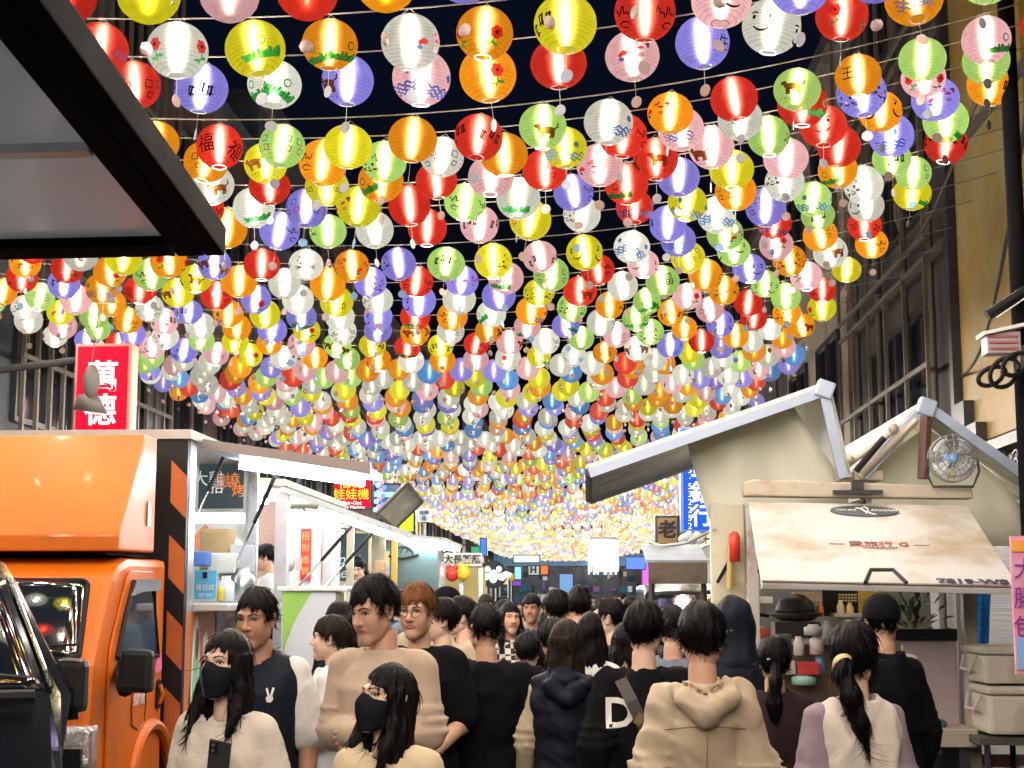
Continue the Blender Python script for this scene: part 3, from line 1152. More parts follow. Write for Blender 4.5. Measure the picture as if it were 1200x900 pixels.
# awnings and parked van on the right, further down
ga = thing('market_stall', 'grey stall roof with a brown fascia over a dark parked van', 'stall', tuple(at(795, 760, 15.6)))
a, b = rectpx(757, 638, 829, 661, 15.5)
MB().prism([(a.x, 15.5, a.z), (a.x, 16.6, b.z), (a.x, 16.6, b.z + 0.04), (a.x, 15.5, a.z + 0.04)], (b.x - a.x, 0, 0)).build('roof', mat('weathered tin', (0.22, 0.27, 0.33), 0.5, 0.4, 0.25, 4, 0.2, 30, dirt=((0.3, 0.27, 0.24), 0.4, 3)), ga)
a, b = rectpx(760, 659, 829, 684, 15.4)
MB().box2((a.x, 15.4, a.z), (b.x, 15.48, b.z)).build('fascia', mat('brown board', (0.14, 0.10, 0.075), 0.7, 0, 0.25, 3, 0.2, 30, dirt=((0.06, 0.045, 0.035), 0.5, 3)), ga)
a, b = rectpx(764, 684, 770, 690, 15.55)
for x_ in (a.x, 1.15):
    MB().tube([(x_, 15.6, 0), (x_, 15.6, a.z + 0.1)], 0.03, 8).build('post', FRM, ga)
signbox('brown_sign', 'ochre hanging sign with one black brush character over the grey roof', (768, 604, 796, 640), 17.0, mat('ochre board', (0.34, 0.20, 0.07), 0.6, 0, 0.15), FRM, 0.15, texts=(('老', (782, 622), 0.2, BLACKM, {'bold': 0.008}),))
hd = thing('plastic_bag', 'crumpled white plastic bag tied on the grey roof', 'bag', tuple(at(810, 637, 15.9)))
g_ = MB()
for k in range(7):
    q = at(800 + k * 3.5, 632 - (k % 3) * 2, 15.9)
    g_.ellipsoid(q, (0.05, 0.05, 0.045 + 0.01 * (k % 2)), 8, 6, Euler((k, k * 2, k)).to_matrix())
g_.build('bag', mat('white plastic', (0.62, 0.66, 0.68), 0.35), hd, smooth=True)
# dark van under the grey roof
vn = thing('parked_van', 'dark van parked under the grey stall roof, headlamp lit', 'van', (1.1, 18.0, 0))
vx0, vx1 = 0.62, 1.95
MB().prism([(vx0, 16.9, 0.35), (vx0, 16.85, 0.95), (vx0, 17.0, 1.15), (vx0, 17.35, 1.72), (vx0, 17.7, 1.80), (vx0, 20.5, 1.80), (vx0, 20.5, 0.35)], (vx1 - vx0, 0, 0)).build('body', mat('black car paint', (0.012, 0.013, 0.016), 0.2, 0.2, 0.1, 5, coat=0.8), vn, bevel=0.05)
MB().prism([(vx0 + 0.1, 16.985, 1.17), (vx0 + 0.17, 17.305, 1.67), (vx1 - 0.17, 17.305, 1.67), (vx1 - 0.1, 16.985, 1.17)], (0, -0.012, 0.008)).build('windscreen', mat('windscreen glass', (0.012, 0.015, 0.02), 0.05, 0, 0.1, 2, spec=1.0), vn)
for x_ in (vx0 + 0.2, vx1 - 0.2):
    MB().ellipsoid((x_, 16.86, 0.9), (0.13, 0.05, 0.08), 14, 8).build('headlight', emit('headlamp', (0.9, 0.95, 1.0), 2.5), vn, smooth=True)
for x_ in (vx0 + 0.05, vx1 - 0.05):
    for y_ in (17.4, 19.9):
        MB().lathe([(0.0, -0.09), (0.28, -0.09), (0.3, -0.06), (0.3, 0.06), (0.28, 0.09), (0.0, 0.09)], 24, (x_, y_, 0.3), Matrix.Rotation(math.pi / 2, 3, 'Y'), cap=False).build('wheel', mat('tyre rubber', (0.02, 0.02, 0.02), 0.8), vn)

# small stalls lining the far street
TUBEF = emit('far stall tube', (0.95, 0.97, 1.0), 12.0)
_cols = [('teal', (0.05, 0.3, 0.32)), ('red', (0.5, 0.04, 0.04)), ('blue', (0.05, 0.15, 0.5)), ('yellow', (0.6, 0.45, 0.05)), ('white', (0.65, 0.65, 0.62)), ('green', (0.1, 0.35, 0.1)), ('pink', (0.6, 0.2, 0.3))]
_ord = ['nearest', 'second', 'third', 'fourth', 'fifth', 'sixth', 'seventh']
for side, x_, ys, who in ((-1, -3.9, (26.5, 31, 35.5, 40, 46, 53, 61), 'beyond the yellowish booth'), (1, 3.1, (24, 29, 34, 40, 47, 55), 'beyond the dark parked van')):
    for k, y_ in enumerate(ys):
        cn, cc = _cols[(k * 2 + (side > 0) * 3) % 7]
        t = thing('market_stall', '%s roofed market stall, %s of the row %s' % (cn, _ord[k], who), 'stall', (x_, y_, 0))
        cm = mat('stall %s' % cn, cc, 0.6, 0, 0.15, 3)
        a_ = side * 0.9
        MB().prism([(x_ + a_, y_ - 1.2, 2.75), (x_ - a_ * 0.9, y_ - 1.2, 2.4), (x_ - a_ * 0.9, y_ - 1.2, 2.34), (x_ + a_, y_ - 1.2, 2.69)], (0, 2.6, 0)).build('roof', cm, t)
        MB().box2((x_ - 0.8, y_ - 1.22, 2.15), (x_ + 0.8, y_ - 1.205, 2.40)).build('name_board', emit('board glow %d' % (k % 3), [(0.9, 0.75, 0.35), (0.4, 0.6, 0.95), (0.95, 0.5, 0.4)][k % 3], 0.35, False), t)
        MB().box2((x_ - 0.75, y_ - 1.1, 0.15), (x_ + 0.75, y_ + 1.2, 1.0)).build('counter', MATS['stall white'] if 'stall white' in MATS else cm, t)
        MB().box2((x_ + side * 0.82, y_ - 1.1, 0.15), (x_ + side * 0.86, y_ + 1.2, 2.3)).build('back_board', WALLM[4], t)
        for yy in (y_ - 1.15, y_ + 1.3):
            MB().tube([(x_ - side * 0.78, yy, 0), (x_ - side * 0.78, yy, 2.33)], 0.025, 6).build('post', ALU, t)
        MB().tube([(x_, y_ - 0.8, 2.28), (x_, y_ + 0.8, 2.28)], 0.02, 6).build('fluorescent_tube', TUBEF, t)

# small lit signs hung from the far facades
_sg = [('cyan', (0.1, 0.55, 0.8)), ('white', (0.8, 0.85, 0.9)), ('royal blue', (0.04, 0.12, 0.8)), ('scarlet', (0.8, 0.05, 0.03)), ('violet', (0.35, 0.1, 0.8)), ('amber', (0.9, 0.5, 0.08)), ('green', (0.08, 0.55, 0.2))]
_rs = random.Random(9)
for side in (-1, 1):
    for k in range(8):
        y_ = 44 + k * 9.5 + _rs.uniform(-2, 2)
        cn, cc = _sg[(k * 3 + (2 if side > 0 else 0)) % 7]
        xx = (-4.9 + _rs.uniform(0, 1.2)) if side < 0 else (3.9 - _rs.uniform(0, 0.9))
        zz = 2.0 + _rs.uniform(0, 1.3)
        ww, hh = _rs.uniform(0.3, 0.7), _rs.uniform(0.4, 0.9)
        t = thing('hanging_sign', '%s lit sign, %s of the small signs down the %s' % (cn, ORD[k], 'truck side of the street' if side < 0 else 'opposite side'), 'sign', (xx, y_, zz))
        MB().box2((xx - ww / 2, y_, zz), (xx + ww / 2, y_ + 0.15, zz + hh)).build('casing', BLACKM, t)
        MB().box2((xx - ww / 2 + 0.04, y_ - 0.02, zz + 0.04), (xx + ww / 2 - 0.04, y_ - 0.003, zz + hh - 0.04)).build('face', emit('sign glow ' + cn, cc, 0.3, False), t)
        MB().tube([(xx, y_ + 0.07, zz + hh), (xx + side * 2.5, y_ + 0.07, zz + hh + 0.1)], 0.03, 5).build('bracket', FRM, t)

es = thing('end_shop', 'bluish lit shop at the very end of the street, behind all the heads', 'shop', (-1.5, 104, 0))
MB().box2((-6.5, 104.3, 0), (4.5, 108, 5.2)).build('wall', WALLM[3], es)
_pm = [emit('shop pane %d' % i, c, e, False) for i, (c, e) in enumerate([((0.25, 0.5, 0.85), 0.10), ((0.75, 0.85, 0.95), 0.16), ((0.1, 0.3, 0.5), 0.06), ((0.9, 0.7, 0.4), 0.10), ((0.08, 0.1, 0.16), 0.05), ((0.5, 0.25, 0.7), 0.06)])]
_rq = random.Random(21)
for k in range(9):
    mb = MB()
    x0 = -6.2 + k * 1.18
    for r_ in range(4):
        xq = x0
        while xq < x0 + 1.0:
            wq_ = _rq.uniform(0.15, 0.55)
            if _rq.random() < 0.6:
                z_q = 0.5 + r_ * 0.8 + _rq.uniform(-0.15, 0.15)
                mb.box2((xq, 104.22, z_q), (min(x0 + 1.06, xq + wq_), 104.26, z_q + _rq.uniform(0.12, 0.6)), _rq.choice((0, 2, 2, 2, 1, 3, 4, 4, 4, 5)))
            xq += wq_ + 0.05
    mb.build('shop_window', _pm, es)
    MB().box2((x0 - 0.06, 104.2, 0.3), (x0 - 0.01, 104.29, 3.7)).build('mullion', FRM, es)
MB().box2((-6.4, 104.1, 3.75), (4.4, 104.25, 4.6)).build('name_board', emit('end board', (0.3, 0.6, 0.9), 0.07, False), es)

for k, (p, q, lb) in enumerate((((2.7, 9.0, 5.6), (4.3, 22.0, 6.4), 'black overhead cable running from the black pole to the caged building'), ((2.7, 9.0, 4.9), (4.35, 17.9, 4.2), 'slack black cable from the black pole to the gold panel'))):
    p, q = Vector(p), Vector(q)
    pts = [p.lerp(q, t / 14) - Vector((0, 0, 0.5 * math.sin(math.pi * t / 14))) for t in range(15)]
    tag(MB().tube(pts, 0.016, 6).build('overhead_cable', BLACKM), lb, 'cable')
# ================================================================ dark awning over the top left corner
PANELM, t_, N_, L_, p_ = node_mat('translucent roof panel')
p_.inputs['Base Color'].default_value = (0.44, 0.46, 0.49, 1)
p_.inputs['Roughness'].default_value = 0.15
p_.inputs['Metallic'].default_value = 0.35
tr_ = N_.new('ShaderNodeBsdfTranslucent'); tr_.inputs[0].default_value = (0.36, 0.38, 0.42, 1)
mx_ = N_.new('ShaderNodeMixShader'); mx_.inputs[0].default_value = 0.45
L_.new(p_.outputs[0], mx_.inputs[1]); L_.new(tr_.outputs[0], mx_.inputs[2])
L_.new(mx_.outputs[0], N_['Material Output'].inputs[0])
C_ = atz(264, 300, 2.8)
E_ = atx(46, 0, C_.x)
dirE = (E_ - C_)
F_ = C_ + dirE * 1.75
D_ = atz(-40, 306, 2.8 + 0.01)
dirD = (D_ - C_).normalized()
wL = 2.4
aw = thing('stall_awning', 'dark framed awning with grey underside jutting in over the top corner, nearest the camera', 'awning', tuple(C_))
pn = dirE.normalized()
nrm = dirD.cross(pn).normalized()
if nrm.z < 0:
    nrm = -nrm
BLK = mat('black frame', (0.006, 0.006, 0.007), 0.8, 0.0, 0.3, 6, spec=0.04)
fw = 0.135


def bar(p, q, wdir, wd, th):
    return MB().prism([p, q, q + wdir * wd, p + wdir * wd], nrm * th)


P0 = C_ + dirD * fw + pn * fw
MB().prism([P0 + nrm * 0.03, P0 + pn * (dirE.length * 1.75 - fw) + nrm * 0.03, P0 + pn * (dirE.length * 1.75 - fw) + dirD * wL + nrm * 0.03, P0 + dirD * wL + nrm * 0.03], nrm * 0.02).build('roof_panel', PANELM, aw)
bar(C_, F_, dirD, fw * 0.52, 0.1).build('frame_rail', BLK, aw, bevel=0.008)
bar(C_ + dirD * (fw * 0.52 + 0.003), F_ + dirD * (fw * 0.52 + 0.003), dirD, fw * 0.48 + 0.03, 0.06).build('frame_rail', BLK, aw, bevel=0.008)
bar(C_ + dirD * (fw + 0.04), C_ + dirD * (wL + fw), pn, fw * 0.95, 0.09).build('frame_rail', BLK, aw, bevel=0.008)
for k_ in (0.9,):
    s_ = C_ + pn * k_ + dirD * (fw + 0.04)
    bar(s_, s_ + dirD * wL, pn, 0.045, 0.028).build('cross_bar', ALU, aw)
for k_ in (0.3, 2.2):
    b_ = C_ + dirD * (wL + fw) + pn * k_
    MB().tube([b_, (b_.x, b_.y, 0)], 0.035, 8).build('post', FRM, aw)

# ================================================================ orange food truck
ORG = mat('orange truck paint', (0.62, 0.13, 0.004), 0.4, 0, 0.06, 3, 0.04, 8, coat=0.12, spec=0.35, dirt=((0.45, 0.11, 0.012), 0.35, 2.5))
BLKP = mat('matt black panel', (0.009, 0.009, 0.010), 0.5, 0, 0.2, 5, spec=0.2)
GLS = mat('windscreen glass', (0.012, 0.015, 0.02), 0.05)
GLS.node_tree.nodes['Principled BSDF'].inputs['IOR'].default_value = 2.3
CHR = mat('chrome', (0.7, 0.7, 0.72), 0.12, 1.0, 0.03)
RUB = mat('tyre rubber', (0.02, 0.02, 0.02), 0.8)
tk = thing('food_truck', 'orange food truck with a sloped roof box and a black and orange striped body', 'truck', (-3.3, 8.0, 0))
X0, X1 = -4.25, -2.56
cabp = [(7.98, 0.42), (7.93, 0.95), (7.97, 1.30), (8.23, 1.76), (8.33, 1.83), (8.5, 1.868), (9.28, 1.875), (9.28, 0.42)]
MB().prism([(X0, y, z) for y, z in cabp], (X1 - X0, 0, 0)).build('cab', ORG, tk, bevel=0.045)


def on_front(x, k, off=0.006):
    """point on the cab's windscreen slope, k 0..1 from bottom to top"""
    y = 7.97 + (8.23 - 7.97) * k
    z = 1.30 + (1.76 - 1.30) * k
    return Vector((x, y - off * 0.87, z + off * 0.49))


def rounded(pts2, f, rad=0.05, n=5):
    out = []
    m = len(pts2)
    for i in range(m):
        p0, p1, p2 = Vector(pts2[i - 1]), Vector(pts2[i]), Vector(pts2[(i + 1) % m])
        a = p1 + (p0 - p1).normalized() * rad
        b = p1 + (p2 - p1).normalized() * rad
        for k in range(n + 1):
            t = k / n
            out.append(f((1 - t) ** 2 * a + 2 * t * (1 - t) * p1 + t * t * b))
    return out


sl = math.hypot(0.26, 0.46)
wsp = rounded([(X0 + 0.10, 0.06), (X1 - 0.09, 0.06), (X1 - 0.13, 0.95), (X0 + 0.14, 0.95)], lambda q: on_front(q.x, q.y), 0.06)
def bowed(p00, p10, p11, p01, nn, bulge, inset=0.0, nu=16, nv=10):
    """curved pane: grid between four corners, bowed outwards along nn"""
    g = []
    for j in range(nv + 1):
        v = j / nv
        row = []
        for i in range(nu + 1):
            u = i / nu
            q = (p00.lerp(p10, u)).lerp(p01.lerp(p11, u), v)
            row.append(q + nn * (bulge * (1 - (2 * u - 1) ** 2 * 0.8 - (2 * v - 1) ** 2 * 0.2)))
        g.append(row)
    return MB().sheet(g, -0.004)


_n = Vector((0, -0.87, 0.49))
bowed(on_front(X0 + 0.10, 0.06), on_front(X1 - 0.09, 0.06), on_front(X1 - 0.13, 0.95), on_front(X0 + 0.14, 0.95), _n, 0.05).build('windscreen', GLS, tk, smooth=True)
_seal = rounded([(X0 + 0.10, 0.06), (X1 - 0.09, 0.06), (X1 - 0.13, 0.95), (X0 + 0.14, 0.95)], lambda q: on_front(q.x, q.y), 0.06)
MB().tube(_seal + _seal[:1], 0.014, 6).build('windscreen_seal', BLKP, tk)
for xa in (-3.9, -3.2):
    MB().tube([on_front(xa, 0.0, 0.05), on_front(xa + 0.25, 0.12, 0.07), on_front(xa + 0.55, 0.16, 0.07)], 0.008, 6).build('wiper', BLKP, tk)
MB().box2((X0 + 0.25, 7.905, 0.74), (X1 - 0.30, 7.955, 0.98)).build('grille', BLKP, tk, bevel=0.015)
hl = MB().box2((X1 - 0.27, 7.90, 0.77), (X1 + 0.012, 8.06, 1.0)).build('headlight', mat('headlamp chrome', (0.75, 0.75, 0.72), 0.15, 0.9, 0.4, 60, 0.8, 90), tk, bevel=0.03)
MB().box2((X1 - 0.26, 7.888, 0.785), (X1 - 0.03, 7.897, 0.885)).build('lamp_lens', BLKP, hl, bevel=0.004)
hl = MB().box2((X0 - 0.012, 7.90, 0.77), (X0 + 0.27, 8.06, 1.0)).build('headlight', MATS['headlamp chrome'], tk, bevel=0.03)
MB().box2((X0 + 0.03, 7.888, 0.785), (X0 + 0.26, 7.897, 0.885)).build('lamp_lens', BLKP, hl, bevel=0.004)
MB().box2((X0 - 0.01, 7.82, 0.38), (X1 + 0.01, 7.925, 0.68)).build('bumper', BLKP, tk, bevel=0.03)
# door: gap lines, window, visor, mirror, handle, sticker
xs_ = X1 + 0.002
dr = MB().prism(rounded([(8.17, 0.55), (9.20, 0.55), (9.16, 1.35), (8.98, 1.80), (8.47, 1.80), (8.17, 1.36)], lambda q: Vector((xs_, q.x, q.y)), 0.07), (0.014, 0, 0)).build('door', ORG, tk, bevel=0.006)
wn = MB().prism(rounded([(8.27, 1.33), (9.06, 1.31), (8.92, 1.735), (8.53, 1.735)], lambda q: Vector((xs_ + 0.017, q.x, q.y)), 0.06), (0.004, 0, 0)).build('window', mat('door glass', (0.03, 0.045, 0.07), 0.06, 0, 0.1, 2, spec=1.0), dr)
MB().tube([(xs_ + 0.022, y, z) for y, z in ((8.27, 1.33), (8.40, 1.56), (8.53, 1.735), (8.92, 1.735), (9.06, 1.31), (8.27, 1.33))], 0.016, 6).build('window_seal', BLKP, dr)
MB().prism([(xs_ + 0.024, 8.46, 1.66), (xs_ + 0.024, 8.55, 1.75), (xs_ + 0.024, 8.95, 1.75), (xs_ + 0.024, 8.97, 1.69), (xs_ + 0.024, 8.60, 1.68)], (0.03, 0, 0)).build('rain_visor', mat('smoked visor', (0.25, 0.30, 0.36), 0.1, 0.3), dr)
MB().prism(rounded([(9.06, 1.0), (9.15, 1.0), (9.15, 1.17), (9.06, 1.17)], lambda q: Vector((xs_ + 0.016, q.x, q.y)), 0.04), (0.008, 0, 0)).build('handle_recess', BLKP, dr)
MB().tube([(xs_ + 0.03, 9.10, 1.03), (xs_ + 0.05, 9.105, 1.085), (xs_ + 0.03, 9.10, 1.14)], 0.012, 6).build('handle', ORG, dr)
# shield sticker
sh_ = [(8.60, 0.95), (8.72, 0.91), (8.84, 0.95), (8.86, 1.05), (8.83, 1.17), (8.72, 1.20), (8.61, 1.17), (8.58, 1.05)]
stk = MB()
stk.tube([(xs_ + 0.018, y, z) for y, z in sh_ + sh_[:1]], 0.004, 4)
sk = stk.build('shield_sticker', mat('brown ink', (0.20, 0.05, 0.01), 0.5), dr)
text('lettering', '蜂炸雞', 0.075, (xs_ + 0.018, 8.72, 1.075), (0, 1, 0), (0, 0, 1), mat('pale decal', (0.75, 0.6, 0.55), 0.5), dr, depth=0.002)
text('lettering', 'FRIED CHICKEN', 0.024, (xs_ + 0.018, 8.72, 1.135), (0, 1, 0), (0, 0, 1), MATS['brown ink'], dr, depth=0.002)
MB().prism(rounded([(9.02, 1.20), (9.17, 1.22), (9.15, 1.33), (9.05, 1.34)], lambda q: Vector((xs_ + 0.016, q.x, q.y)), 0.03), (0.003, 0, 0)).build('pink_sticker', mat('pink decal', (0.75, 0.15, 0.28), 0.5), dr)


def mirror(px, Y, wpx, hpx, parent, arm_to, mname='door_mirror'):
    c = at(px[0], px[1], Y)
    s = Y / 1800
    mb = MB()
    q = MB().box(c, (wpx * s, 0.11, hpx * s), (0, R(3), 0), taper=0.86).build(mname, BLKP, parent, bevel=0.03)
    MB().box(c + Vector((0, -0.058 + 0.0, 0)), (0.001, 0.001, 0.001))
    MB().tube([c + Vector((-wpx * s * 0.3, 0.0, -hpx * s * 0.42)), arm_to + Vector((0, 0, 0.02)), arm_to], 0.045, 8).build('mirror_arm', BLKP, q)
    return q


mirror((160, 786), 8.05, 42, 50, tk, Vector((X1 + 0.02, 8.33, 1.24)))
# sloped roof box
dx0, dx1 = -4.3, -2.55
rbx = MB().prism([(dx0, 8.27, 1.90), (dx0, 8.27, 1.99), (dx0, 8.74, 2.585), (dx0, 8.96, 2.585), (dx0, 8.96, 1.91)], (dx1 - dx0, 0, 0)).build('roof_box', ORG, tk, bevel=0.012)
MB().box2((dx1 + 0.002, 8.78, 2.06), (dx1 + 0.008, 8.86, 2.20)).build('vent_slot', mat('slot metal', (0.12, 0.14, 0.13), 0.3, 0.6), rbx)
MB().box2((dx0 + 0.1, 8.45, 1.885), (dx1 - 0.12, 9.3, 1.898)).build('gap_plate', BLKP, tk)
# body box: open service side facing +X
BX0, BX1, BY0, BY1, BZ = -4.45, -2.47, 9.36, 11.4, 2.62
WHP = mat('white panel', (0.72, 0.72, 0.70), 0.4, 0, 0.06, 4, dirt=((0.5, 0.48, 0.44), 0.25, 3))
MB().box2((BX0, BY0, 0.55), (BX1, BY0 + 0.06, BZ)).build('front_wall', BLKP, tk)
st = MB()
for k in range(4):
    z = 0.75 + k * 0.46
    st.prism([(BX1 - 0.10, BY0 - 0.006, z + 0.10), (BX1 - 0.002, BY0 - 0.006, z), (BX1 - 0.002, BY0 - 0.006, z + 0.26), (BX1 - 0.10, BY0 - 0.006, z + 0.36)], (0, 0.003, 0))
st.build('warning_stripe', mat('dull orange stripe', (0.42, 0.10, 0.02), 0.5, 0, 0.15, 8), tk)
MB().box2((BX0, BY0 + 0.062, 0.55), (BX0 + 0.05, BY1, BZ)).build('far_wall', WHP, tk)
MB().box2((BX0, BY1, 0.55), (BX1, BY1 + 0.05, BZ)).build('rear_wall', WHP, tk)
MB().box2((BX0, BY0 + 0.062, 0.5), (BX1 - 0.03, BY1 - 0.002, 0.548)).build('floor_plate', BLKP, tk)
MB().box2((BX0, BY0 - 0.02, BZ + 0.002), (BX1 + 0.02, BY1 + 0.06, BZ + 0.06)).build('roof', mat('grey roof metal', (0.30, 0.27, 0.25), 0.5, 0.5), tk)
MUR = mat('mural orange', (0.62, 0.19, 0.05), 0.45, 0, 0.12, 3, dirt=((0.5, 0.13, 0.03), 0.4, 3))
SILL = 1.61
side = MB().box2((BX1 - 0.028, BY0 + 0.062, 0.55), (BX1, BY1 - 0.002, SILL - 0.05)).build('side_panel', MUR, tk)
MB().box2((BX1 - 0.026, BY0 + 0.062, SILL - 0.047), (BX1 + 0.002, BY0 + 0.20, BZ)).build('corner_post', mat('brushed steel', (0.5, 0.5, 0.52), 0.3, 0.8, 0.1, 3), tk)
MB().box2((BX1 - 0.06, BY1 - 0.06, SILL - 0.05), (BX1 + 0.01, BY1 - 0.003, BZ)).build('corner_post', ALU, tk)
MB().box2((BX1 - 0.25, BY0 + 0.21, SILL - 0.045), (BX1 + 0.22, BY1 - 0.07, SILL)).build('counter', mat('counter steel', (0.6, 0.62, 0.63), 0.3, 0.5), tk, bevel=0.006)
# mural: painted shapes on the side
mr = MB()
MG, MW, MK = 0, 1, 2


def mural(pts, mi, off):
    mr.prism([(BX1 + off, y, z - 0.16) for y, z in pts], (0.002, 0, 0), mi)


mural(arc(9.67, 1.28, 0.10, 0.42, 0, 360, 22), 1, 0.003)
mural(arc(9.67, 1.22, 0.07, 0.34, 0, 360, 22), 0, 0.006)
mural(arc(9.68, 1.52, 0.035, 0.10, 0, 360, 14), 2, 0.009)
mural([(9.85, 1.55), (9.92, 1.62), (9.99, 1.5), (9.93, 1.2), (9.97, 0.95), (9.90, 0.9), (9.84, 1.2)], 1, 0.003)
mural([(9.87, 1.25), (9.93, 1.3), (9.94, 1.05), (9.89, 1.02)], 0, 0.006)
mural([(9.55, 1.3), (9.60, 0.9), (9.75, 0.6), (9.70, 0.58), (9.52, 0.8)], 2, 0.003)
mural([(10.05, 1.45), (10.08, 1.0), (10.12, 0.7), (10.15, 0.7), (10.13, 1.2)], 2, 0.003)
mural([(10.18, 1.70), (10.45, 1.76), (10.42, 1.5), (10.22, 1.38)], 3, 0.003)
mural([(10.24, 1.42), (10.42, 1.50), (10.41, 1.15), (10.30, 1.05)], 1, 0.003)
mural([(10.55, 1.66), (11.25, 1.68), (11.25, 1.0), (10.6, 1.05)], 2, 0.003)
mural([(10.6, 1.60), (11.18, 1.62), (11.18, 1.08), (10.65, 1.12)], 4, 0.006)
mr.build('mural_painting', [mat('mint paint', (0.25, 0.58, 0.36), 0.5), mat('white paint', (0.75, 0.73, 0.68), 0.5), mat('charcoal paint', (0.05, 0.045, 0.05), 0.5), mat('pale blue paint', (0.4, 0.48, 0.6), 0.5), MUR], side)
# service flap
flz0, flz1 = 2.585, 2.43
FY0, FY1 = 9.62, 10.42
fo = -1.40
fl = MB().prism([(BX1 + 0.025, FY0, flz0), (fo, FY0, flz1), (fo, FY0, flz1 + 0.05), (BX1 + 0.025, FY0, flz0 + 0.05)], (0, FY1 - FY0, 0)).build('service_flap', mat('flap underside', (0.26, 0.36, 0.40), 0.4, 0.0, 0.06, 4), tk)
MB().prism([(BX1 + 0.03, FY0 - 0.03, flz0 + 0.0), (fo + 0.03, FY0 - 0.03, flz1 - 0.01), (fo + 0.03, FY0 - 0.03, flz1 + 0.06), (BX1 + 0.03, FY0 - 0.03, flz0 + 0.06)], (0, 0.028, 0)).build('flap_edge', mat('brown trim', (0.17, 0.14, 0.13), 0.5, 0.3), fl)
TUBE = emit('fluorescent tube', (0.88, 0.97, 1.0), 30)
for yy, xa, xb in ((9.74, -2.12, -1.55), (10.25, -2.35, -1.5)):
    za = lambda x: flz0 + (flz1 - flz0) * (x - BX1) / (fo - BX1) - 0.035
    MB().tube([(xa, yy, za(xa)), (xb, yy, za(xb))], 0.024, 10).build('fluorescent_tube', TUBE, fl)
for (pa, pb) in (((262, 536, 9.75), (229, 608, 9.62)), ((322, 558, 10.3), (279, 656, 10.6))):
    A, B = at(*pa), at(*pb)
    M_ = A.lerp(B, 0.55)
    gs = MB().tube([A, M_], 0.014, 8).build('gas_strut', BLKP, tk)
    MB().tube([M_, B], 0.008, 8).build('piston_rod', CHR, gs)
# interior: shelf, menu boards, strip light, clutter
MB().box2((BX0 + 0.06, BY0 + 0.2, 2.02), (BX0 + 0.5, BY1 - 0.1, 2.05)).build('shelf', WHP, tk)
MB().tube([(BX0 + 0.7, 9.7, 2.50), (BX0 + 0.7, 11.2, 2.50)], 0.022, 8).build('fluorescent_tube', TUBE, tk)
mbx = MB().box2((-2.9, BY1 - 0.04, 2.22), (-2.52, BY1 - 0.004, 2.56))
CHK = mat('chalkboard', (0.022, 0.035, 0.042), 0.7, 0, 0.25, 3)
b0, b1 = at(232, 596, 11.2), at(286, 540, 11.2)
mbd = MB().box2((b0.x, 11.2, b0.z), (b1.x, 11.22, b1.z)).build('menu_board', CHK, tk)
OCH = mat('orange chalk', (0.75, 0.22, 0.05), 0.7)
WCH = mat('white chalk', (0.75, 0.72, 0.7), 0.7)
for tx, px_, m_, sz in (('大雞', (244, 562), WCH, 0.12), ('招', (254, 572), WCH, 0.1), ('串', (262, 566), OCH, 0.12), ('燒', (272, 564), OCH, 0.12), ('烤', (279, 576), OCH, 0.1)):
    q = at(*px_, 11.19)
    text('chalk_lettering', tx, sz, (q.x, 11.192, q.z), (1, 0, 0), (0, 0, 1), m_, mbd, depth=0.003)


def clutter(px, Y, w_, h_, m, name, label, cat, kind='box', d=0.12):
    c = at(px[0], px[1], Y)
    if kind == 'box':
        o = MB().box((c.x, Y, c.z), (w_, d, h_)).build(name, m, None, bevel=min(w_, h_, d) * 0.12)
    elif kind == 'jar':
        o = MB().lathe([(w_ * 0.42, -h_ / 2), (w_ * 0.5, -h_ * 0.46), (w_ * 0.5, h_ * 0.2), (w_ * 0.28, h_ * 0.36), (w_ * 0.28, h_ * 0.5)], 14, (c.x, Y, c.z)).build(name, m, None, smooth=True)
    elif kind == 'ball':
        o = MB().ellipsoid((c.x, Y, c.z), (w_ / 2, d / 2, h_ / 2), 18, 12).build(name, m, None, smooth=True)
    return tag(o, label, cat)


AQ = mat('blue placard', (0.10, 0.40, 0.66), 0.4)
sgn = thing('menu_placard', 'sky blue placard with white letters standing on the truck counter', 'placard', tuple(at(240, 695, 9.85)))
a, b = rectpx(227, 668, 254, 702, 9.85)
MB().box2((a.x, 9.85, a.z), (b.x, 9.865, b.z)).build('board', AQ, sgn, bevel=0.004)
q = at(240, 689, 9.84)
text('lettering', '臭豆腐', 0.042, (q.x, 9.845, q.z), (1, 0, 0), (0, 0, 1), WHP, sgn, depth=0.002)
text('lettering', 'SET·60', 0.028, (q.x, 9.845, q.z - 0.045), (1, 0, 0), (0, 0, 1), WHP, sgn, depth=0.002)
MB().box((at(240, 674, 9.84).x, 9.843, at(240, 674, 9.84).z), (0.03, 0.004, 0.04)).build('phone_mark', BLKP, sgn)
CARD = mat('cardboard', (0.42, 0.28, 0.13), 0.75, 0, 0.12, 5)
STE = mat('kitchen steel', (0.45, 0.46, 0.47), 0.3, 0.85, 0.1, 4)
clutter((255, 645), 10.9, 0.22, 0.30, CARD, 'cardboard_box', 'tall cardboard box inside the orange truck beside the menu boards', 'box', d=0.2)
clutter((243, 607), 10.4, 0.5, 0.07, emit('shelf light', (1.0, 0.97, 0.9), 1.6), 'shelf_light', 'long white lit strip over the truck counter', 'lamp', 'box', d=0.1)
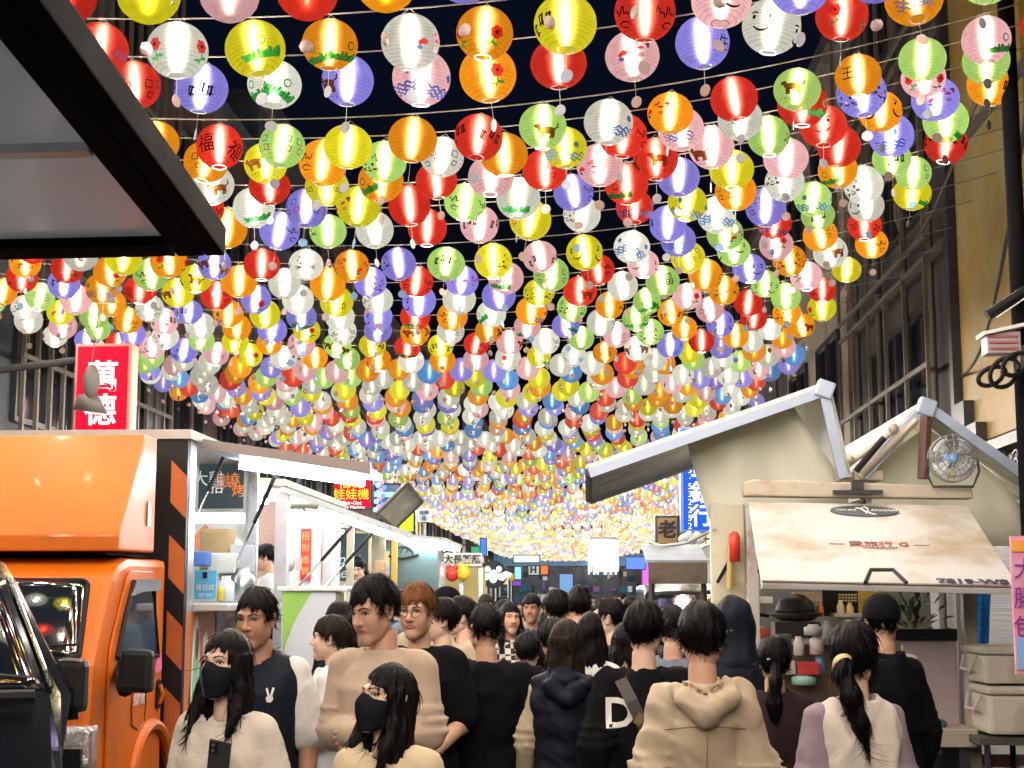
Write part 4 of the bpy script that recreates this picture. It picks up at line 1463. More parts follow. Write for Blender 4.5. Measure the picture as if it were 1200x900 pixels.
for i_, (px_, w_, h_, cc, lb_) in enumerate((((236, 655), 0.12, 0.1, (0.1, 0.2, 0.6), 'blue carton behind the placard in the orange truck'), ((262, 660), 0.2, 0.14, (0.62, 0.6, 0.55), 'pale carton beside the tall cardboard box in the orange truck'), ((284, 655), 0.16, 0.2, (0.35, 0.34, 0.36), 'grey carton near the rear post of the orange truck'), ((275, 672), 0.2, 0.1, (0.7, 0.68, 0.62), 'white tub of food at the back of the orange truck counter'))):
    clutter(px_, 10.6 + 0.1 * i_, w_, h_, mat('carton %d' % i_, cc, 0.6, 0, 0.15, 6), 'carton', lb_, 'carton', 'box')
clutter((272, 640), 11.0, 0.16, 0.12, MATS['white plastic'], 'paper_bag', 'crumpled white bags piled inside the orange truck', 'bag', 'ball')
clutter((265, 690), 10.2, 0.11, 0.17, MATS['white plastic'], 'sauce_jar', 'white sauce jar on the truck counter right of the blue placard', 'jar', 'jar')
clutter((284, 684), 10.7, 0.17, 0.22, STE, 'steel_pot', 'steel pot at the far end of the truck counter', 'pot', 'jar')
clutter((258, 695), 10.05, 0.05, 0.10, mat('mustard', (0.7, 0.45, 0.03), 0.4), 'mustard_bottle', 'yellow sauce bottle next to the blue placard', 'bottle', 'jar')
rd = MB().box((at(238, 633, 11.3).x, 11.36, at(238, 633, 11.3).z), (0.17, 0.012, 0.17), (0, R(45), 0)).build('wall_sticker', mat('orange sticker', (0.8, 0.25, 0.12), 0.5), tk)
# wheels
for yy in (8.62, 10.9):
    for xx in (X1 - 0.10, X0 + 0.12):
        wl_ = MB().lathe([(0.0, -0.1), (0.29, -0.1), (0.33, -0.07), (0.33, 0.07), (0.29, 0.1), (0.0, 0.1)], 28, (xx, yy, 0.33), Matrix.Rotation(math.pi / 2, 3, 'Y'), cap=False).build('wheel', RUB, tk)
        MB().lathe([(0.0, 0.101), (0.18, 0.101), (0.19, 0.115), (0.1, 0.125), (0.0, 0.125)], 20, (xx, yy, 0.33), Matrix.Rotation(math.pi / 2 * (1 if xx > -3.4 else -1), 3, 'Y'), cap=False).build('rim', ALU, wl_)
ach = [(xs_ + 0.02, 8.98 + 0.46 * math.cos(a), 0.42 + 0.50 * math.sin(a)) for a in [R(10 * i) for i in range(19)]]
MB().tube(ach, 0.035, 8).build('wheel_arch', ORG, tk)

# ================================================================ dark van at the lower left, nearest the camera
NP = mat('dark van paint', (0.012, 0.014, 0.02), 0.12, 0.3, 0.1, 2, coat=1.0)
vb = thing('dark_van', 'glossy black van at the lower left edge, only its pillar and mirror in view', 'van', (-2.9, 6.0, 0))
A0, A1 = at(26, 676, 6.1), at(66, 815, 5.75)          # outer edge of the windscreen pillar
VX1 = A1.x + 0.02
VX0 = VX1 - 1.55
zt, zb = A0.z, A1.z
vb.location = (VX1, 5.75, 0)
prof = [(5.62, 0.40), (5.50, 0.95), (5.62, 1.10), (5.78, zb), (6.12, zt), (6.4, zt + 0.07), (7.25, zt + 0.09), (7.25, 0.40)]
mb_ = MB()
n_ = len(prof)
vs_ = []
for sx_, lean in ((VX0, 1), (VX1, -1)):
    for y, z in prof:
        k = max(0, (z - zb)) / max(0.01, zt - zb)
        vs_.append((sx_ + lean * 0.16 * min(1.2, k), y, z))
fs_2 = [tuple(range(n_)), tuple(range(2 * n_ - 1, n_ - 1, -1))] + [(i, i + n_, (i + 1) % n_ + n_, (i + 1) % n_) for i in range(n_)]
mb_.add(vs_, fs_2)
body_ = mb_.build('body', NP, vb, bevel=0.04, recalc=True)
ws = []
for k_, ins in ((0.04, 0.05), (0.96, 0.05)):
    y = 5.78 + (6.12 - 5.78) * k_
    z = zb + (zt - zb) * k_
    ws.append(((VX0 + 0.16 * k_ + ins, y, z), (VX1 - 0.16 * k_ - ins, y, z)))
nn_ = Vector((0, -(zt - zb), 0.34)).normalized()
bowed(Vector(ws[0][0]) + nn_ * 0.012, Vector(ws[0][1]) + nn_ * 0.012, Vector(ws[1][1]) + nn_ * 0.012, Vector(ws[1][0]) + nn_ * 0.012, nn_, 0.03).build('windscreen', GLS, vb, smooth=True)
MB().tube([Vector(ws[0][1]) + nn_ * 0.016 + Vector((0.02, 0, 0)), Vector(ws[1][1]) + nn_ * 0.016 + Vector((0.02, 0, 0))], 0.011, 6).build('pillar_trim', CHR, vb)
MB().tube([(VX0 + 0.1, 5.70, zb + 0.0), (VX1 - 0.1, 5.70, zb + 0.0)], 0.028, 8).build('cowl', BLKP, vb)
MB().tube([Vector((VX1 - 0.9, 5.70, zb + 0.03)), Vector((VX1 - 0.4, 5.83, zb + 0.09)), Vector((VX1 - 0.12, 5.80, zb + 0.06))], 0.012, 6).build('wiper', BLKP, vb)
MB().box2((VX1 + 0.0, 6.0, 0.62), (VX1 + 0.008, 7.1, 1.28)).build('door', NP, vb, bevel=0.003)
MB().box2((VX0 + 0.15, 5.46, 0.72), (VX1 - 0.34, 5.52, 0.92)).build('grille', BLKP, vb, bevel=0.01)
for xx in (VX0 + 0.17, VX1 - 0.17):
    MB().ellipsoid((xx, 5.54, 0.84), (0.15, 0.07, 0.09), 16, 8).build('headlight', MATS['headlamp chrome'], vb, smooth=True)
MB().box2((VX0 - 0.01, 5.40, 0.34), (VX1 + 0.01, 5.53, 0.62)).build('bumper', NP, vb, bevel=0.03)
for yy in (5.98, 6.95):
    for xx in (VX0 + 0.07, VX1 - 0.07):
        wl_ = MB().lathe([(0.0, -0.08), (0.26, -0.08), (0.29, -0.05), (0.29, 0.05), (0.26, 0.08), (0.0, 0.08)], 24, (xx, yy, 0.29), Matrix.Rotation(math.pi / 2, 3, 'Y'), cap=False).build('wheel', RUB, vb)
vb.rotation_euler = (0, 0, R(24))
mirror((83, 803), 5.9, 40, 62, vb, Vector((VX1 - 0.03, 5.92, zb - 0.10)))
# ================================================================ stalls further along on the left
def post_box(mb, p, q, s=0.04):
    p, q = Vector(p), Vector(q)
    mb.prism([p + Vector((-s, -s, 0)), p + Vector((s, -s, 0)), p + Vector((s, s, 0)), p + Vector((-s, s, 0))], q - p)
    return mb


REDB = mat('red banner cloth', (0.66, 0.03, 0.03), 0.6, 0, 0.1, 5)
CRM = mat('cream panel', (0.62, 0.58, 0.44), 0.5, 0, 0.08, 3, dirt=((0.42, 0.34, 0.22), 0.3, 2.5))
LIL = mat('lilac grey metal', (0.45, 0.43, 0.47), 0.4, 0.4)
s2 = thing('food_stall', 'white food stall with red banners, right behind the orange truck', 'stall', (-2.6, 13.2, 0))
SX = -2.48
post_box(MB(), (SX, 12.4, 0), (SX, 12.4, 2.52), 0.05).build('post', LIL, s2)
post_box(MB(), (SX, 14.0, 0), (SX, 14.0, 2.45), 0.035).build('post', WHP, s2)
post_box(MB(), (SX, 15.1, 0), (SX, 15.1, 2.4), 0.035).build('post', WHP, s2)
MB().box2((SX - 1.9, 12.45, 0.5), (SX - 1.85, 16.3, 2.5)).build('far_wall', WHP, s2)
MB().box2((SX - 1.84, 15.2, 0.5), (SX - 0.04, 15.25, 2.5)).build('end_wall', WHP, s2)
MB().prism([(SX - 1.95, 12.35, 2.55), (SX + 0.03, 12.35, 2.55), (SX + 0.03, 12.35, 2.60), (SX - 1.2, 12.35, 2.68), (SX - 1.95, 12.35, 2.60)], (0, 3.2, 0)).build('roof', CRM, s2)
MB().box2((SX - 1.84, 12.46, 0.45), (SX + 0.18, 15.19, 0.5)).build('base', WHP, s2)
MB().box2((SX - 0.3, 12.5, 1.52), (SX + 0.12, 15.15, 1.56)).build('counter', STE, s2)
MB().box2((SX - 0.03, 12.5, 0.51), (SX + 0.0, 15.15, 1.515)).build('front_panel', WHP, s2)
MB().box2((SX - 1.1, 13.6, 0.5), (SX - 0.27, 13.64, 2.5)).build('partition', mat('brown partition', (0.30, 0.17, 0.13), 0.6, 0, 0.12, 3), s2)
n0, n1 = at(322, 576, 12.3), at(458, 622, 12.3)
fl2 = MB().prism([(SX, 12.3, n0.z), (n1.x, 12.3, n1.z), (n1.x, 12.3, n1.z + 0.045), (SX, 12.3, n0.z + 0.045)], (0, 1.5, 0)).build('service_flap', mat('white flap', (0.36, 0.40, 0.42), 0.45), s2)
for yy in (12.45, 13.1, 13.7):
    A = Vector((SX + 0.1, yy, n0.z + (n1.z - n0.z) * 0.12 - 0.035)); B = Vector((n1.x - 0.06, yy, n1.z - 0.02))
    MB().tube([A.lerp(B, 0.25), B], 0.026, 8).build('fluorescent_tube', TUBE, fl2)
for y_ in (12.46, 13.7):
    A = at(388, 600, y_); A.x = SX + 0.62; A.z = n0.z - 0.2
    gs = MB().tube([A, A.lerp(Vector((SX + 0.05, y_ + 0.05, 1.66)), 0.55)], 0.014, 8).build('gas_strut', BLKP, s2)
    MB().tube([A.lerp(Vector((SX + 0.05, y_ + 0.05, 1.66)), 0.55), Vector((SX + 0.05, y_ + 0.05, 1.66))], 0.009, 8).build('piston_rod', CHR, gs)
for (x0, x1, lab) in ((350, 363, 'wide'), (367, 376, 'narrow')):
    a, b = rectpx(x0, 619, x1, 680, 15.1)
    bn = thing('red_banner', '%s red banner with gold marks hanging on the white stall wall' % lab, 'banner', (a.x, 15.1, a.z))
    MB().box2((a.x, 15.17, a.z), (b.x, 15.185, b.z)).build('cloth', REDB, bn)
    for k, c_h in enumerate('招財進寶'):
        if lab == 'wide':
            text('lettering', c_h, 0.085, ((a.x + b.x) / 2, 15.165, b.z - 0.08 - 0.115 * k), (1, 0, 0), (0, 0, 1), mat('gold print', (0.75, 0.42, 0.06), 0.4), bn, depth=0.002)
clutter((339, 660), 14.8, 0.12, 0.16, mat('white helmet', (0.6, 0.6, 0.6), 0.25), 'helmet', 'round white helmet hanging beside the red banners', 'helmet', 'ball')
clutter((350, 661), 15.0, 0.06, 0.12, mat('pink calendar', (0.75, 0.35, 0.35), 0.5), 'calendar', 'small pink framed card on the white stall wall', 'card', 'box', d=0.01)
for y_ in (13.0, 14.6):
    MB().tube([(SX - 1.5, y_, 2.46), (SX - 0.25, y_, 2.46)], 0.022, 8).build('fluorescent_tube', TUBE, s2)  # unseen ceiling tubes, added to brighten the inside of the white stall
# standing white counter panel with green wave
cp = thing('serving_counter', 'white serving counter with a green wave on its front, behind the vest man', 'counter', tuple(at(368, 800, 12.0)))
a, b = rectpx(328, 690, 394, 800, 11.9)
c2 = at(413, 697, 12.6)
MB().box2((a.x, 11.9, 0.5), (b.x, 12.3, b.z - 0.02)).build('cabinet', mat('pale counter', (0.62, 0.64, 0.68), 0.4, 0, 0.05, 3), cp, bevel=0.01)
MB().box2((a.x - 0.03, 11.86, b.z - 0.018), (b.x + 0.10, 12.34, b.z + 0.02)).build('counter_top', WHP, cp, bevel=0.01)
gw = [(a.x + 0.002, b.z - 0.022), (a.x + 0.24, b.z - 0.022)] + [(a.x + 0.24 - 0.22 * math.sin(R(9 * i)) ** 1.0, b.z - 0.022 - 0.55 * (i / 10)) for i in range(1, 11)]
MB().prism([(x, 11.895, z) for x, z in gw], (0, 0.003, 0)).build('green_wave', mat('leaf green print', (0.30, 0.50, 0.08), 0.45), cp)
MB().box2((b.x + 0.002, 11.95, b.z - 0.16), (b.x + 0.008, 12.25, b.z - 0.03)).build('yellow_label', mat('yellow label', (0.85, 0.65, 0.05), 0.5), cp)

# stall with chalkboard
s3 = thing('food_stall', 'drinks stall with a palm tree chalkboard under a bright flap', 'stall', (-2.5, 17.2, 0))
MB().box2((SX - 1.8, 16.0, 0.5), (SX - 1.75, 19.0, 2.4)).build('far_wall', CRM, s3)
MB().box2((SX - 1.74, 18.6, 0.5), (SX - 0.03, 18.65, 2.4)).build('end_wall', CRM, s3)
MB().box2((SX - 0.02, 16.0, 0.4), (SX + 0.0, 18.6, 1.55)).build('front_panel', mat('grey brown panel', (0.28, 0.24, 0.23), 0.5), s3)
MB().box2((SX - 0.3, 16.0, 1.553), (SX + 0.15, 18.6, 1.59)).build('counter', STE, s3)
MB().box2((SX - 1.8, 15.95, 2.42), (SX + 0.02, 18.7, 2.48)).build('roof', CRM, s3)
for y_ in (16.0, 18.5):
    post_box(MB(), (SX, y_, 0), (SX, y_, 2.41), 0.035).build('post', CRM, s3)
q0, q1 = at(434, 600, 15.9), at(462, 634, 15.9)
f3 = MB().prism([(SX, 15.9, 2.46), (q1.x, 15.9, 2.30), (q1.x, 15.9, 2.34), (SX, 15.9, 2.50)], (0, 1.6, 0)).build('service_flap', MATS['white flap'], s3)
for y_ in (16.05, 16.7, 17.4):
    MB().tube([(SX + 0.2, y_, 2.40), (q1.x - 0.05, y_, 2.27)], 0.026, 8).build('fluorescent_tube', TUBE, f3)
MB().tube([(SX - 1.4, 16.8, 2.36), (SX - 0.2, 16.8, 2.36)], 0.022, 8).build('fluorescent_tube', TUBE, s3)  # extra inner tube, added only to lighten the drinks stall interior
a, b = rectpx(381, 625, 432, 681, 17.6)
cb = thing('chalkboard', 'chalkboard with a chalk palm tree and the words Happy Tea', 'chalkboard', (a.x, 17.6, a.z))
MB().box2((a.x, 17.6, a.z), (b.x, 17.625, b.z)).build('board', CHK, cb)
fr = MB()
for p, q in (((a.x - 0.03, a.z - 0.03), (b.x + 0.03, a.z - 0.001)), ((a.x - 0.03, b.z + 0.001), (b.x + 0.03, b.z + 0.03)), ((a.x - 0.03, a.z), (a.x - 0.001, b.z)), ((b.x + 0.001, a.z), (b.x + 0.03, b.z))):
    fr.box2((p[0], 17.59, p[1]), (q[0], 17.63, q[1]))
fr.build('board_frame', mat('light wood', (0.5, 0.36, 0.2), 0.6, 0, 0.15, 4, stretch=(1, 1, 12)), cb)
pm = MB()
pc = at(393, 637, 17.58)
for k in range(7):
    a_ = R(-20 + 37 * k)
    pm.tube([pc, pc + Vector((0.07 * math.cos(a_), 0, 0.05 * math.sin(a_) + 0.03)), pc + Vector((0.14 * math.cos(a_), 0, 0.05 * math.sin(a_) - 0.01))], 0.008, 4, r2=0.003)
pm.tube([pc, pc + Vector((0.02, 0, -0.2)), pc + Vector((-0.01, 0, -0.42))], 0.008, 4)
pm.build('chalk_palm', mat('dark chalk', (0.02, 0.02, 0.02), 0.8), cb)
for tx, px_, sz in (('Happy', (398, 656), 0.17), ('Tea', (400, 672), 0.17)):
    q = at(*px_, 17.58)
    text('chalk_lettering', tx, sz, (q.x, 17.592, q.z), (1, 0, 0.1), (0, 0, 1), mat('pale chalk', (0.5, 0.6, 0.66), 0.8), cb, depth=0.002, shear=0.3)
for k, (px_, w_, h_, m_, nm_, lb_, ct_, kd_) in enumerate((
        ((436, 690), 0.10, 0.26, MATS['white plastic'], 'paper_cup_stack', 'tower of white paper cups on the drinks stall counter', 'cups', 'jar'),
        ((446, 668), 0.12, 0.2, mat('wooden frame', (0.5, 0.3, 0.15), 0.5), 'picture_frame', 'tilted wooden frame on the drinks stall wall', 'frame', 'box'),
        ((424, 683), 0.3, 0.06, mat('food tray', (0.55, 0.45, 0.3), 0.5), 'food_tray', 'pale tray of food on the drinks stall counter', 'tray', 'box'))):
    clutter(px_, 16.6, w_, h_, m_, nm_, lb_, ct_, kd_)

s4 = thing('food_stall', 'glass fronted stall with a chalk hat drawing under the farthest bright flap', 'stall', (-2.4, 20.2, 0))
MB().box2((SX - 1.7, 19.2, 0.4), (SX + 0.1, 22.0, 1.55)).build('cabinet', mat('pale green panel', (0.4, 0.46, 0.36), 0.5), s4, bevel=0.01)
MB().box2((SX - 1.7, 19.15, 2.36), (SX + 0.15, 22.0, 2.44)).build('roof', CRM, s4)
for y_ in (19.2, 21.95):
    post_box(MB(), (SX + 0.06, y_, 1.55), (SX + 0.06, y_, 2.355), 0.035).build('post', mat('yellow post', (0.7, 0.5, 0.1), 0.5), s4)
a, b = rectpx(455, 642, 512, 690, 19.2)
gp4 = MB().box2((a.x, 19.3, 1.56), (b.x, 19.32, 2.35)).build('chalk_panel', mat('slate panel', (0.09, 0.15, 0.16), 0.5, 0, 0.25, 3), s4)
hat = MB()
hc = at(472, 650, 19.29)
hat.tube([hc + Vector((0.13 * math.cos(R(a_)), 0, 0.10 * math.sin(R(a_)))) for a_ in range(0, 190, 15)], 0.012, 5)
hat.tube([hc + Vector((-0.18, 0, -0.02)), hc + Vector((0, 0, -0.05)), hc + Vector((0.2, 0, 0.0))], 0.016, 5)
for k in range(3):
    hat.tube([hc + Vector((-0.1 + 0.07 * k, 0, 0.02)), hc + Vector((-0.07 + 0.07 * k, 0, 0.08))], 0.008, 4)
hat.build('hat_drawing', mat('dark chalk', (0.02, 0.02, 0.02), 0.8), s4)
f4z = at(512, 634, 19.1)
f4 = MB().prism([(SX + 0.15, 19.1, 2.40), (f4z.x + 0.1, 19.1, f4z.z), (f4z.x + 0.1, 19.1, f4z.z + 0.04), (SX + 0.15, 19.1, 2.44)], (0, 2.6, 0)).build('service_flap', MATS['white flap'], s4)
for y_ in (19.2, 20.4, 21.5):
    MB().tube([(SX + 0.2, y_, 2.37), (f4z.x + 0.08, y_, f4z.z - 0.03)], 0.028, 8).build('fluorescent_tube', TUBE, f4)
# yellowish booth with ornaments
s5 = thing('food_stall', 'yellowish booth under the cream lettered sign', 'stall', tuple(at(545, 760, 23.4)))
a, b = rectpx(516, 664, 566, 720, 23.3)
MB().box2((a.x, 23.9, 0.3), (b.x, 23.95, b.z)).build('back_board', mat('yellow board', (0.5, 0.42, 0.16), 0.5, 0, 0.12, 3), s5)
MB().box2((a.x, 23.3, 0.3), (b.x, 23.89, 1.3)).build('counter', CRM, s5)
for x_ in (a.x + 0.03, (a.x + b.x) / 2, b.x - 0.03):
    post_box(MB(), (x_, 23.27, 0), (x_, 23.27, b.z), 0.03).build('post', ALU, s5)
for nm_, px_, cc, lb_ in (('red_ornament', (530, 673), (0.75, 0.05, 0.04), 'glossy red hanging ornament in the yellow booth'), ('yellow_ornament', (543, 672), (0.85, 0.62, 0.03), 'glossy yellow hanging ornament in the yellow booth')):
    q = at(*px_, 23.0)
    o = MB().ellipsoid(q, (0.10, 0.08, 0.11), 14, 10).ellipsoid(q + Vector((-0.05, 0, 0.1)), (0.04, 0.04, 0.06), 8, 6).ellipsoid(q + Vector((0.05, 0, 0.1)), (0.04, 0.04, 0.06), 8, 6).build(nm_, mat(nm_, cc, 0.3), None, smooth=True)
    tag(o, lb_, 'ornament')
# tilted grey flap over the stalls
tf = thing('raised_flap', 'grey metal flap tilted up above the stalls, leaning away to the right', 'flap', tuple(at(465, 600, 20.0)))
pts = [at(442, 602, 19.6), at(478, 566, 19.6), at(495, 588, 20.6), at(463, 619, 20.6)]
nn_ = (pts[1] - pts[0]).cross(pts[3] - pts[0]).normalized()
MB().prism(pts, nn_ * 0.04).build('panel', mat('weathered grey metal', (0.24, 0.22, 0.21), 0.5, 0.4, 0.2, 5, dirt=((0.4, 0.36, 0.2), 0.35, 4)), tf)
edge = MB()
for i in range(4):
    edge.tube([pts[i] - nn_ * 0.005, pts[(i + 1) % 4] - nn_ * 0.005], 0.022, 5)
edge.build('edge_frame', FRM, tf)
MB().tube([pts[3] + Vector((0, 0, 0)), (pts[3].x - 0.1, 20.6, 2.44)], 0.02, 6).build('prop', FRM, tf)

# ================================================================ wing body truck on the right, seen from its rear
wt = thing('market_truck', 'cream wing bodied market truck with both side wings raised', 'truck', (1.9, 11, 0))
WY0, WY1 = 9.7, 12.5
BEI = mat('beige metal', (0.50, 0.44, 0.35), 0.45, 0.2, 0.1, 3, dirt=((0.28, 0.18, 0.09), 0.4, 3))
TARP, t_, N_, L_, p_ = node_mat('pale green tarpaulin')
p_.inputs['Base Color'].default_value = (0.95, 0.94, 0.83, 1)
p_.inputs['Roughness'].default_value = 0.5
tr_ = N_.new('ShaderNodeBsdfTranslucent'); tr_.inputs[0].default_value = (0.95, 0.94, 0.82, 1)
mx_ = N_.new('ShaderNodeMixShader'); mx_.inputs[0].default_value = 0.45
nz_ = N_.new('ShaderNodeTexNoise'); nz_.inputs['Scale'].default_value = 7
tc_ = N_.new('ShaderNodeTexCoord'); L_.new(tc_.outputs['Object'], nz_.inputs[0])
bp_ = N_.new('ShaderNodeBump'); bp_.inputs['Strength'].default_value = 0.25; bp_.inputs['Distance'].default_value = 0.05
L_.new(nz_.outputs[0], bp_.inputs['Height']); L_.new(bp_.outputs[0], p_.inputs['Normal'])
L_.new(p_.outputs[0], mx_.inputs[1]); L_.new(tr_.outputs[0], mx_.inputs[2]); L_.new(mx_.outputs[0], N_['Material Output'].inputs[0])
INN = mat('wing lining', (0.60, 0.60, 0.55), 0.5, 0.15, 0.1, 4, 0.2, 20, dirt=((0.3, 0.27, 0.2), 0.3, 3))
SIL = mat('pale blue aluminium', (0.36, 0.42, 0.54), 0.4, 0.2, 0.08, 5)


def wing(ptsl, name):
    """profile points (x,z) hinge -> corner -> tip, run along Y"""
    h, c, t = [Vector((x, 0, z)) for x, z in ptsl]
    w_ = None
    for i, (p, q) in enumerate(((h, c), (c, t))):
        d = (q - p).normalized()
        n = Vector((-d.z, 0, d.x))
        if n.z < 0:
            n = -n
        o = MB().prism([p + Vector((0, WY0 + 0.03, 0)), q + Vector((0, WY0 + 0.03, 0)), q + n * 0.05 + Vector((0, WY0 + 0.03, 0)), p + n * 0.05 + Vector((0, WY0 + 0.03, 0))], (0, WY1 - WY0 - 0.06, 0)).build(name if i == 0 else 'side_panel', INN, wt if i == 0 else w_)
        w_ = w_ or o
    for yy in (WY0, WY1):
        e = MB()
        for p, q in ((h, c), (c, t)):
            d = (q - p).normalized()
            n = Vector((-d.z, 0, d.x))
            e.prism([p + Vector((0, yy - 0.03, 0)) - n * 0.02, q + Vector((0, yy - 0.03, 0)) - n * 0.02, q + n * 0.04 + Vector((0, yy - 0.03, 0)), p + n * 0.04 + Vector((0, yy - 0.03, 0))], (0, 0.058, 0))
        e.build('edge_frame', SIL, w_)
    MB().box((c.x, WY0 - 0.01, c.z), (0.11, 0.09, 0.11), (0, R(20), 0)).build('corner_cap', SIL, w_, bevel=0.012)
    MB().tube([t + Vector((0, WY0, 0)), t + Vector((0, WY1, 0))], 0.028, 6).build('tip_rail', FRM, w_)
    return w_


XW = lambda px, Y=WY0: (at(px, 600, Y)).x
def xz(px, py, Y=WY0):
    q = at(px, py, Y)
    return (q.x, q.z)


lw = wing([xz(990, 560), xz(966, 457), xz(690, 553)], 'raised_wing')
rw = wing([xz(1012, 560), xz(1085, 478), xz(1228, 580)], 'raised_wing')
hinge = MB().box2((xz(985, 0)[0], WY0, xz(0, 566)[1]), (xz(1016, 0)[0], WY1, xz(0, 556)[1])).build('centre_beam', BEI, wt)
# tarpaulins hanging inside the wings
def curtain(rows, Y, name, parent, sag=0.05, m=None):
    g = []
    n = 12
    for k, row in enumerate(rows):
        l = []
        for i in range(n + 1):
            t = i / n * (len(row) - 1)
            j = min(int(t), len(row) - 2)
            f = t - j
            px = row[j][0] * (1 - f) + row[j + 1][0] * f
            py = row[j][1] * (1 - f) + row[j + 1][1] * f
            yy = Y + sag * math.sin(i * 0.9 + k * 0.6) * math.sin(k * 0.8 + 0.5)
            l.append(at(px, py, yy))
        g.append(l)
    return MB().sheet(g, 0.006).build(name, m or TARP, parent, smooth=True)


curtain([[(806, 520), (868, 494), (927, 472)], [(812, 545), (880, 522), (945, 500)], [(822, 580), (890, 550), (965, 530)], [(832, 612), (900, 580), (985, 562)], [(834, 650), (905, 620), (995, 590)]], 10.05, 'tarpaulin', wt, 0.06)
curtain([[(1022, 548), (1085, 500), (1150, 545)], [(1022, 565), (1085, 540), (1180, 570)], [(1022, 590), (1095, 590), (1200, 600)], [(1022, 640), (1095, 640), (1215, 640)]], 10.1, 'tarpaulin', wt, 0.06)
# gas arms at the centre
A, B = at(1003, 550, 9.66), at(1074, 492, 9.66)
MB().tube([A + Vector((0.02, 0, -0.05)), B], 0.022, 8).build('lift_arm', mat('beige arm', (0.42, 0.36, 0.28), 0.5, 0.2), wt)
MB().tube([at(994, 545, 9.62), at(1050, 503, 9.62)], 0.018, 8).build('lift_arm', MATS['beige arm'], wt)
gs = MB().tube([at(1003, 552, 9.58), at(1036, 513, 9.58)], 0.02, 10).build('gas_strut', BLKP, wt)
MB().ellipsoid(at(1047, 502, 9.6), (0.034, 0.03, 0.034), 12, 8).build('joint', MATS['beige arm'], gs, smooth=True)
MB().ellipsoid(at(996, 538, 9.6), (0.028, 0.028, 0.028), 12, 8).build('joint', MATS['beige arm'], gs, smooth=True)
# body: corner columns, floor, kitchen inside
yb = 10.0
q0, q1 = at(832, 590, yb), at(872, 590, yb)
MB().box2((q0.x, yb, 0.5), (q1.x, yb + 0.08, q0.z)).build('corner_panel', mat('cream paint', (0.66, 0.62, 0.46), 0.4, 0, 0.08, 2, dirt=((0.45, 0.36, 0.22), 0.3, 2)), wt, bevel=0.01)
MB().box2((q1.x + 0.003, yb - 0.1, 0.05), (q1.x + 0.075, yb - 0.02, at(0, 596, yb).z)).build('pillar', mat('white post', (0.62, 0.58, 0.54), 0.4, 0.1, 0.08, 3, dirt=((0.35, 0.26, 0.2), 0.35, 4)), wt, bevel=0.006)
q2 = at(1128, 690, 9.3)
MB().box2((q2.x, 9.3, 0.05), (q2.x + 0.075, 9.38, 1.85)).build('pillar', BEI, wt, bevel=0.006)
q3 = at(1140, 690, 9.9)
MB().box2((0.95, 9.75, 0.62), (2.75, 12.4, 0.70)).build('load_floor', STE, wt)
MB().box2((1.0, 12.42, 0.70), (2.7, 12.47, 2.35)).build('bulkhead', mat('grey kitchen wall', (0.36, 0.35, 0.31), 0.5, 0.1, 0.1, 2), wt)
MB().box2((0.98, 12.2, 2.30), (2.72, 12.46, 2.36)).build('roof_beam', BEI, wt)
tb = MB().tube([(1.05, 10.9, 2.26), (1.45, 10.9, 2.26)], 0.024, 8).build('fluorescent_tube', emit('warm tube', (1.0, 0.86, 0.62), 17), wt)
MB().tube([(2.0, 10.6, 2.26), (2.5, 10.6, 2.26)], 0.024, 8).build('fluorescent_tube', MATS['warm tube'], wt)
for yy in (11.7,):
    for xx in (1.15, 2.55):
        MB().lathe([(0.0, -0.1), (0.28, -0.1), (0.32, -0.07), (0.32, 0.07), (0.28, 0.1), (0.0, 0.1)], 24, (xx, yy, 0.32), Matrix.Rotation(math.pi / 2, 3, 'Y'), cap=False).build('wheel', RUB, wt)
# upper housing and the hanging tailgate with its plate number
h0, h1 = at(871, 582, 9.55), at(1138, 561, 9.55)
MB().prism([(h0.x, 9.5, h0.z), (h1.x, 9.5, h0.z - 0.02), (h1.x - 0.01, 9.5, h1.z - 0.05), (h0.x + 0.06, 9.5, h1.z), (h0.x, 9.5, h1.z - 0.02)], (0, 0.14, 0)).build('gate_housing', BEI, wt, bevel=0.012)
lt_ = at(1005, 571, 9.47)
MB().box((lt_.x, 9.47, lt_.z - 0.03), (0.30, 0.03, 0.025)).build('latch_bar', FRM, wt)
MB().box((lt_.x, 9.475, lt_.z + 0.012), (0.07, 0.035, 0.05)).build('latch', FRM, wt)
PLT = mat('tailgate panel', (0.58, 0.565, 0.55), 0.5, 0.0, 0.05, 2, dirt=((0.40, 0.31, 0.21), 0.5, 1.5), coat=0.05)
g00, g10, g11, g01 = at(877, 588, 9.5), at(1133, 592, 9.5), at(1196, 690, 8.3), at(893, 683, 8.3)
nn_ = (g10 - g00).cross(g01 - g00).normalized()
if nn_.y > 0:
    nn_ = -nn_
gate = MB().prism([g00, g10, g11, g01], -nn_ * 0.035).build('tailgate', PLT, wt, bevel=0.006)
rgt = (g10 - g00).normalized()
up_ = ((g00 - g01) + (g10 - g11)).normalized()
MB().prism([g01 + nn_ * 0.003, g11 + nn_ * 0.003, g11 + nn_ * 0.003 + up_ * 0.02, g01 + nn_ * 0.003 + up_ * 0.02], nn_ * 0.006).build('lower_edge', mat('worn dark trim', (0.16, 0.12, 0.10), 0.5, 0.3), gate)
def on_gate(px, py):
    d = ray(px, py)
    k = (g00 - CAMP).dot(nn_) / d.dot(nn_)
    return CAMP + d * k


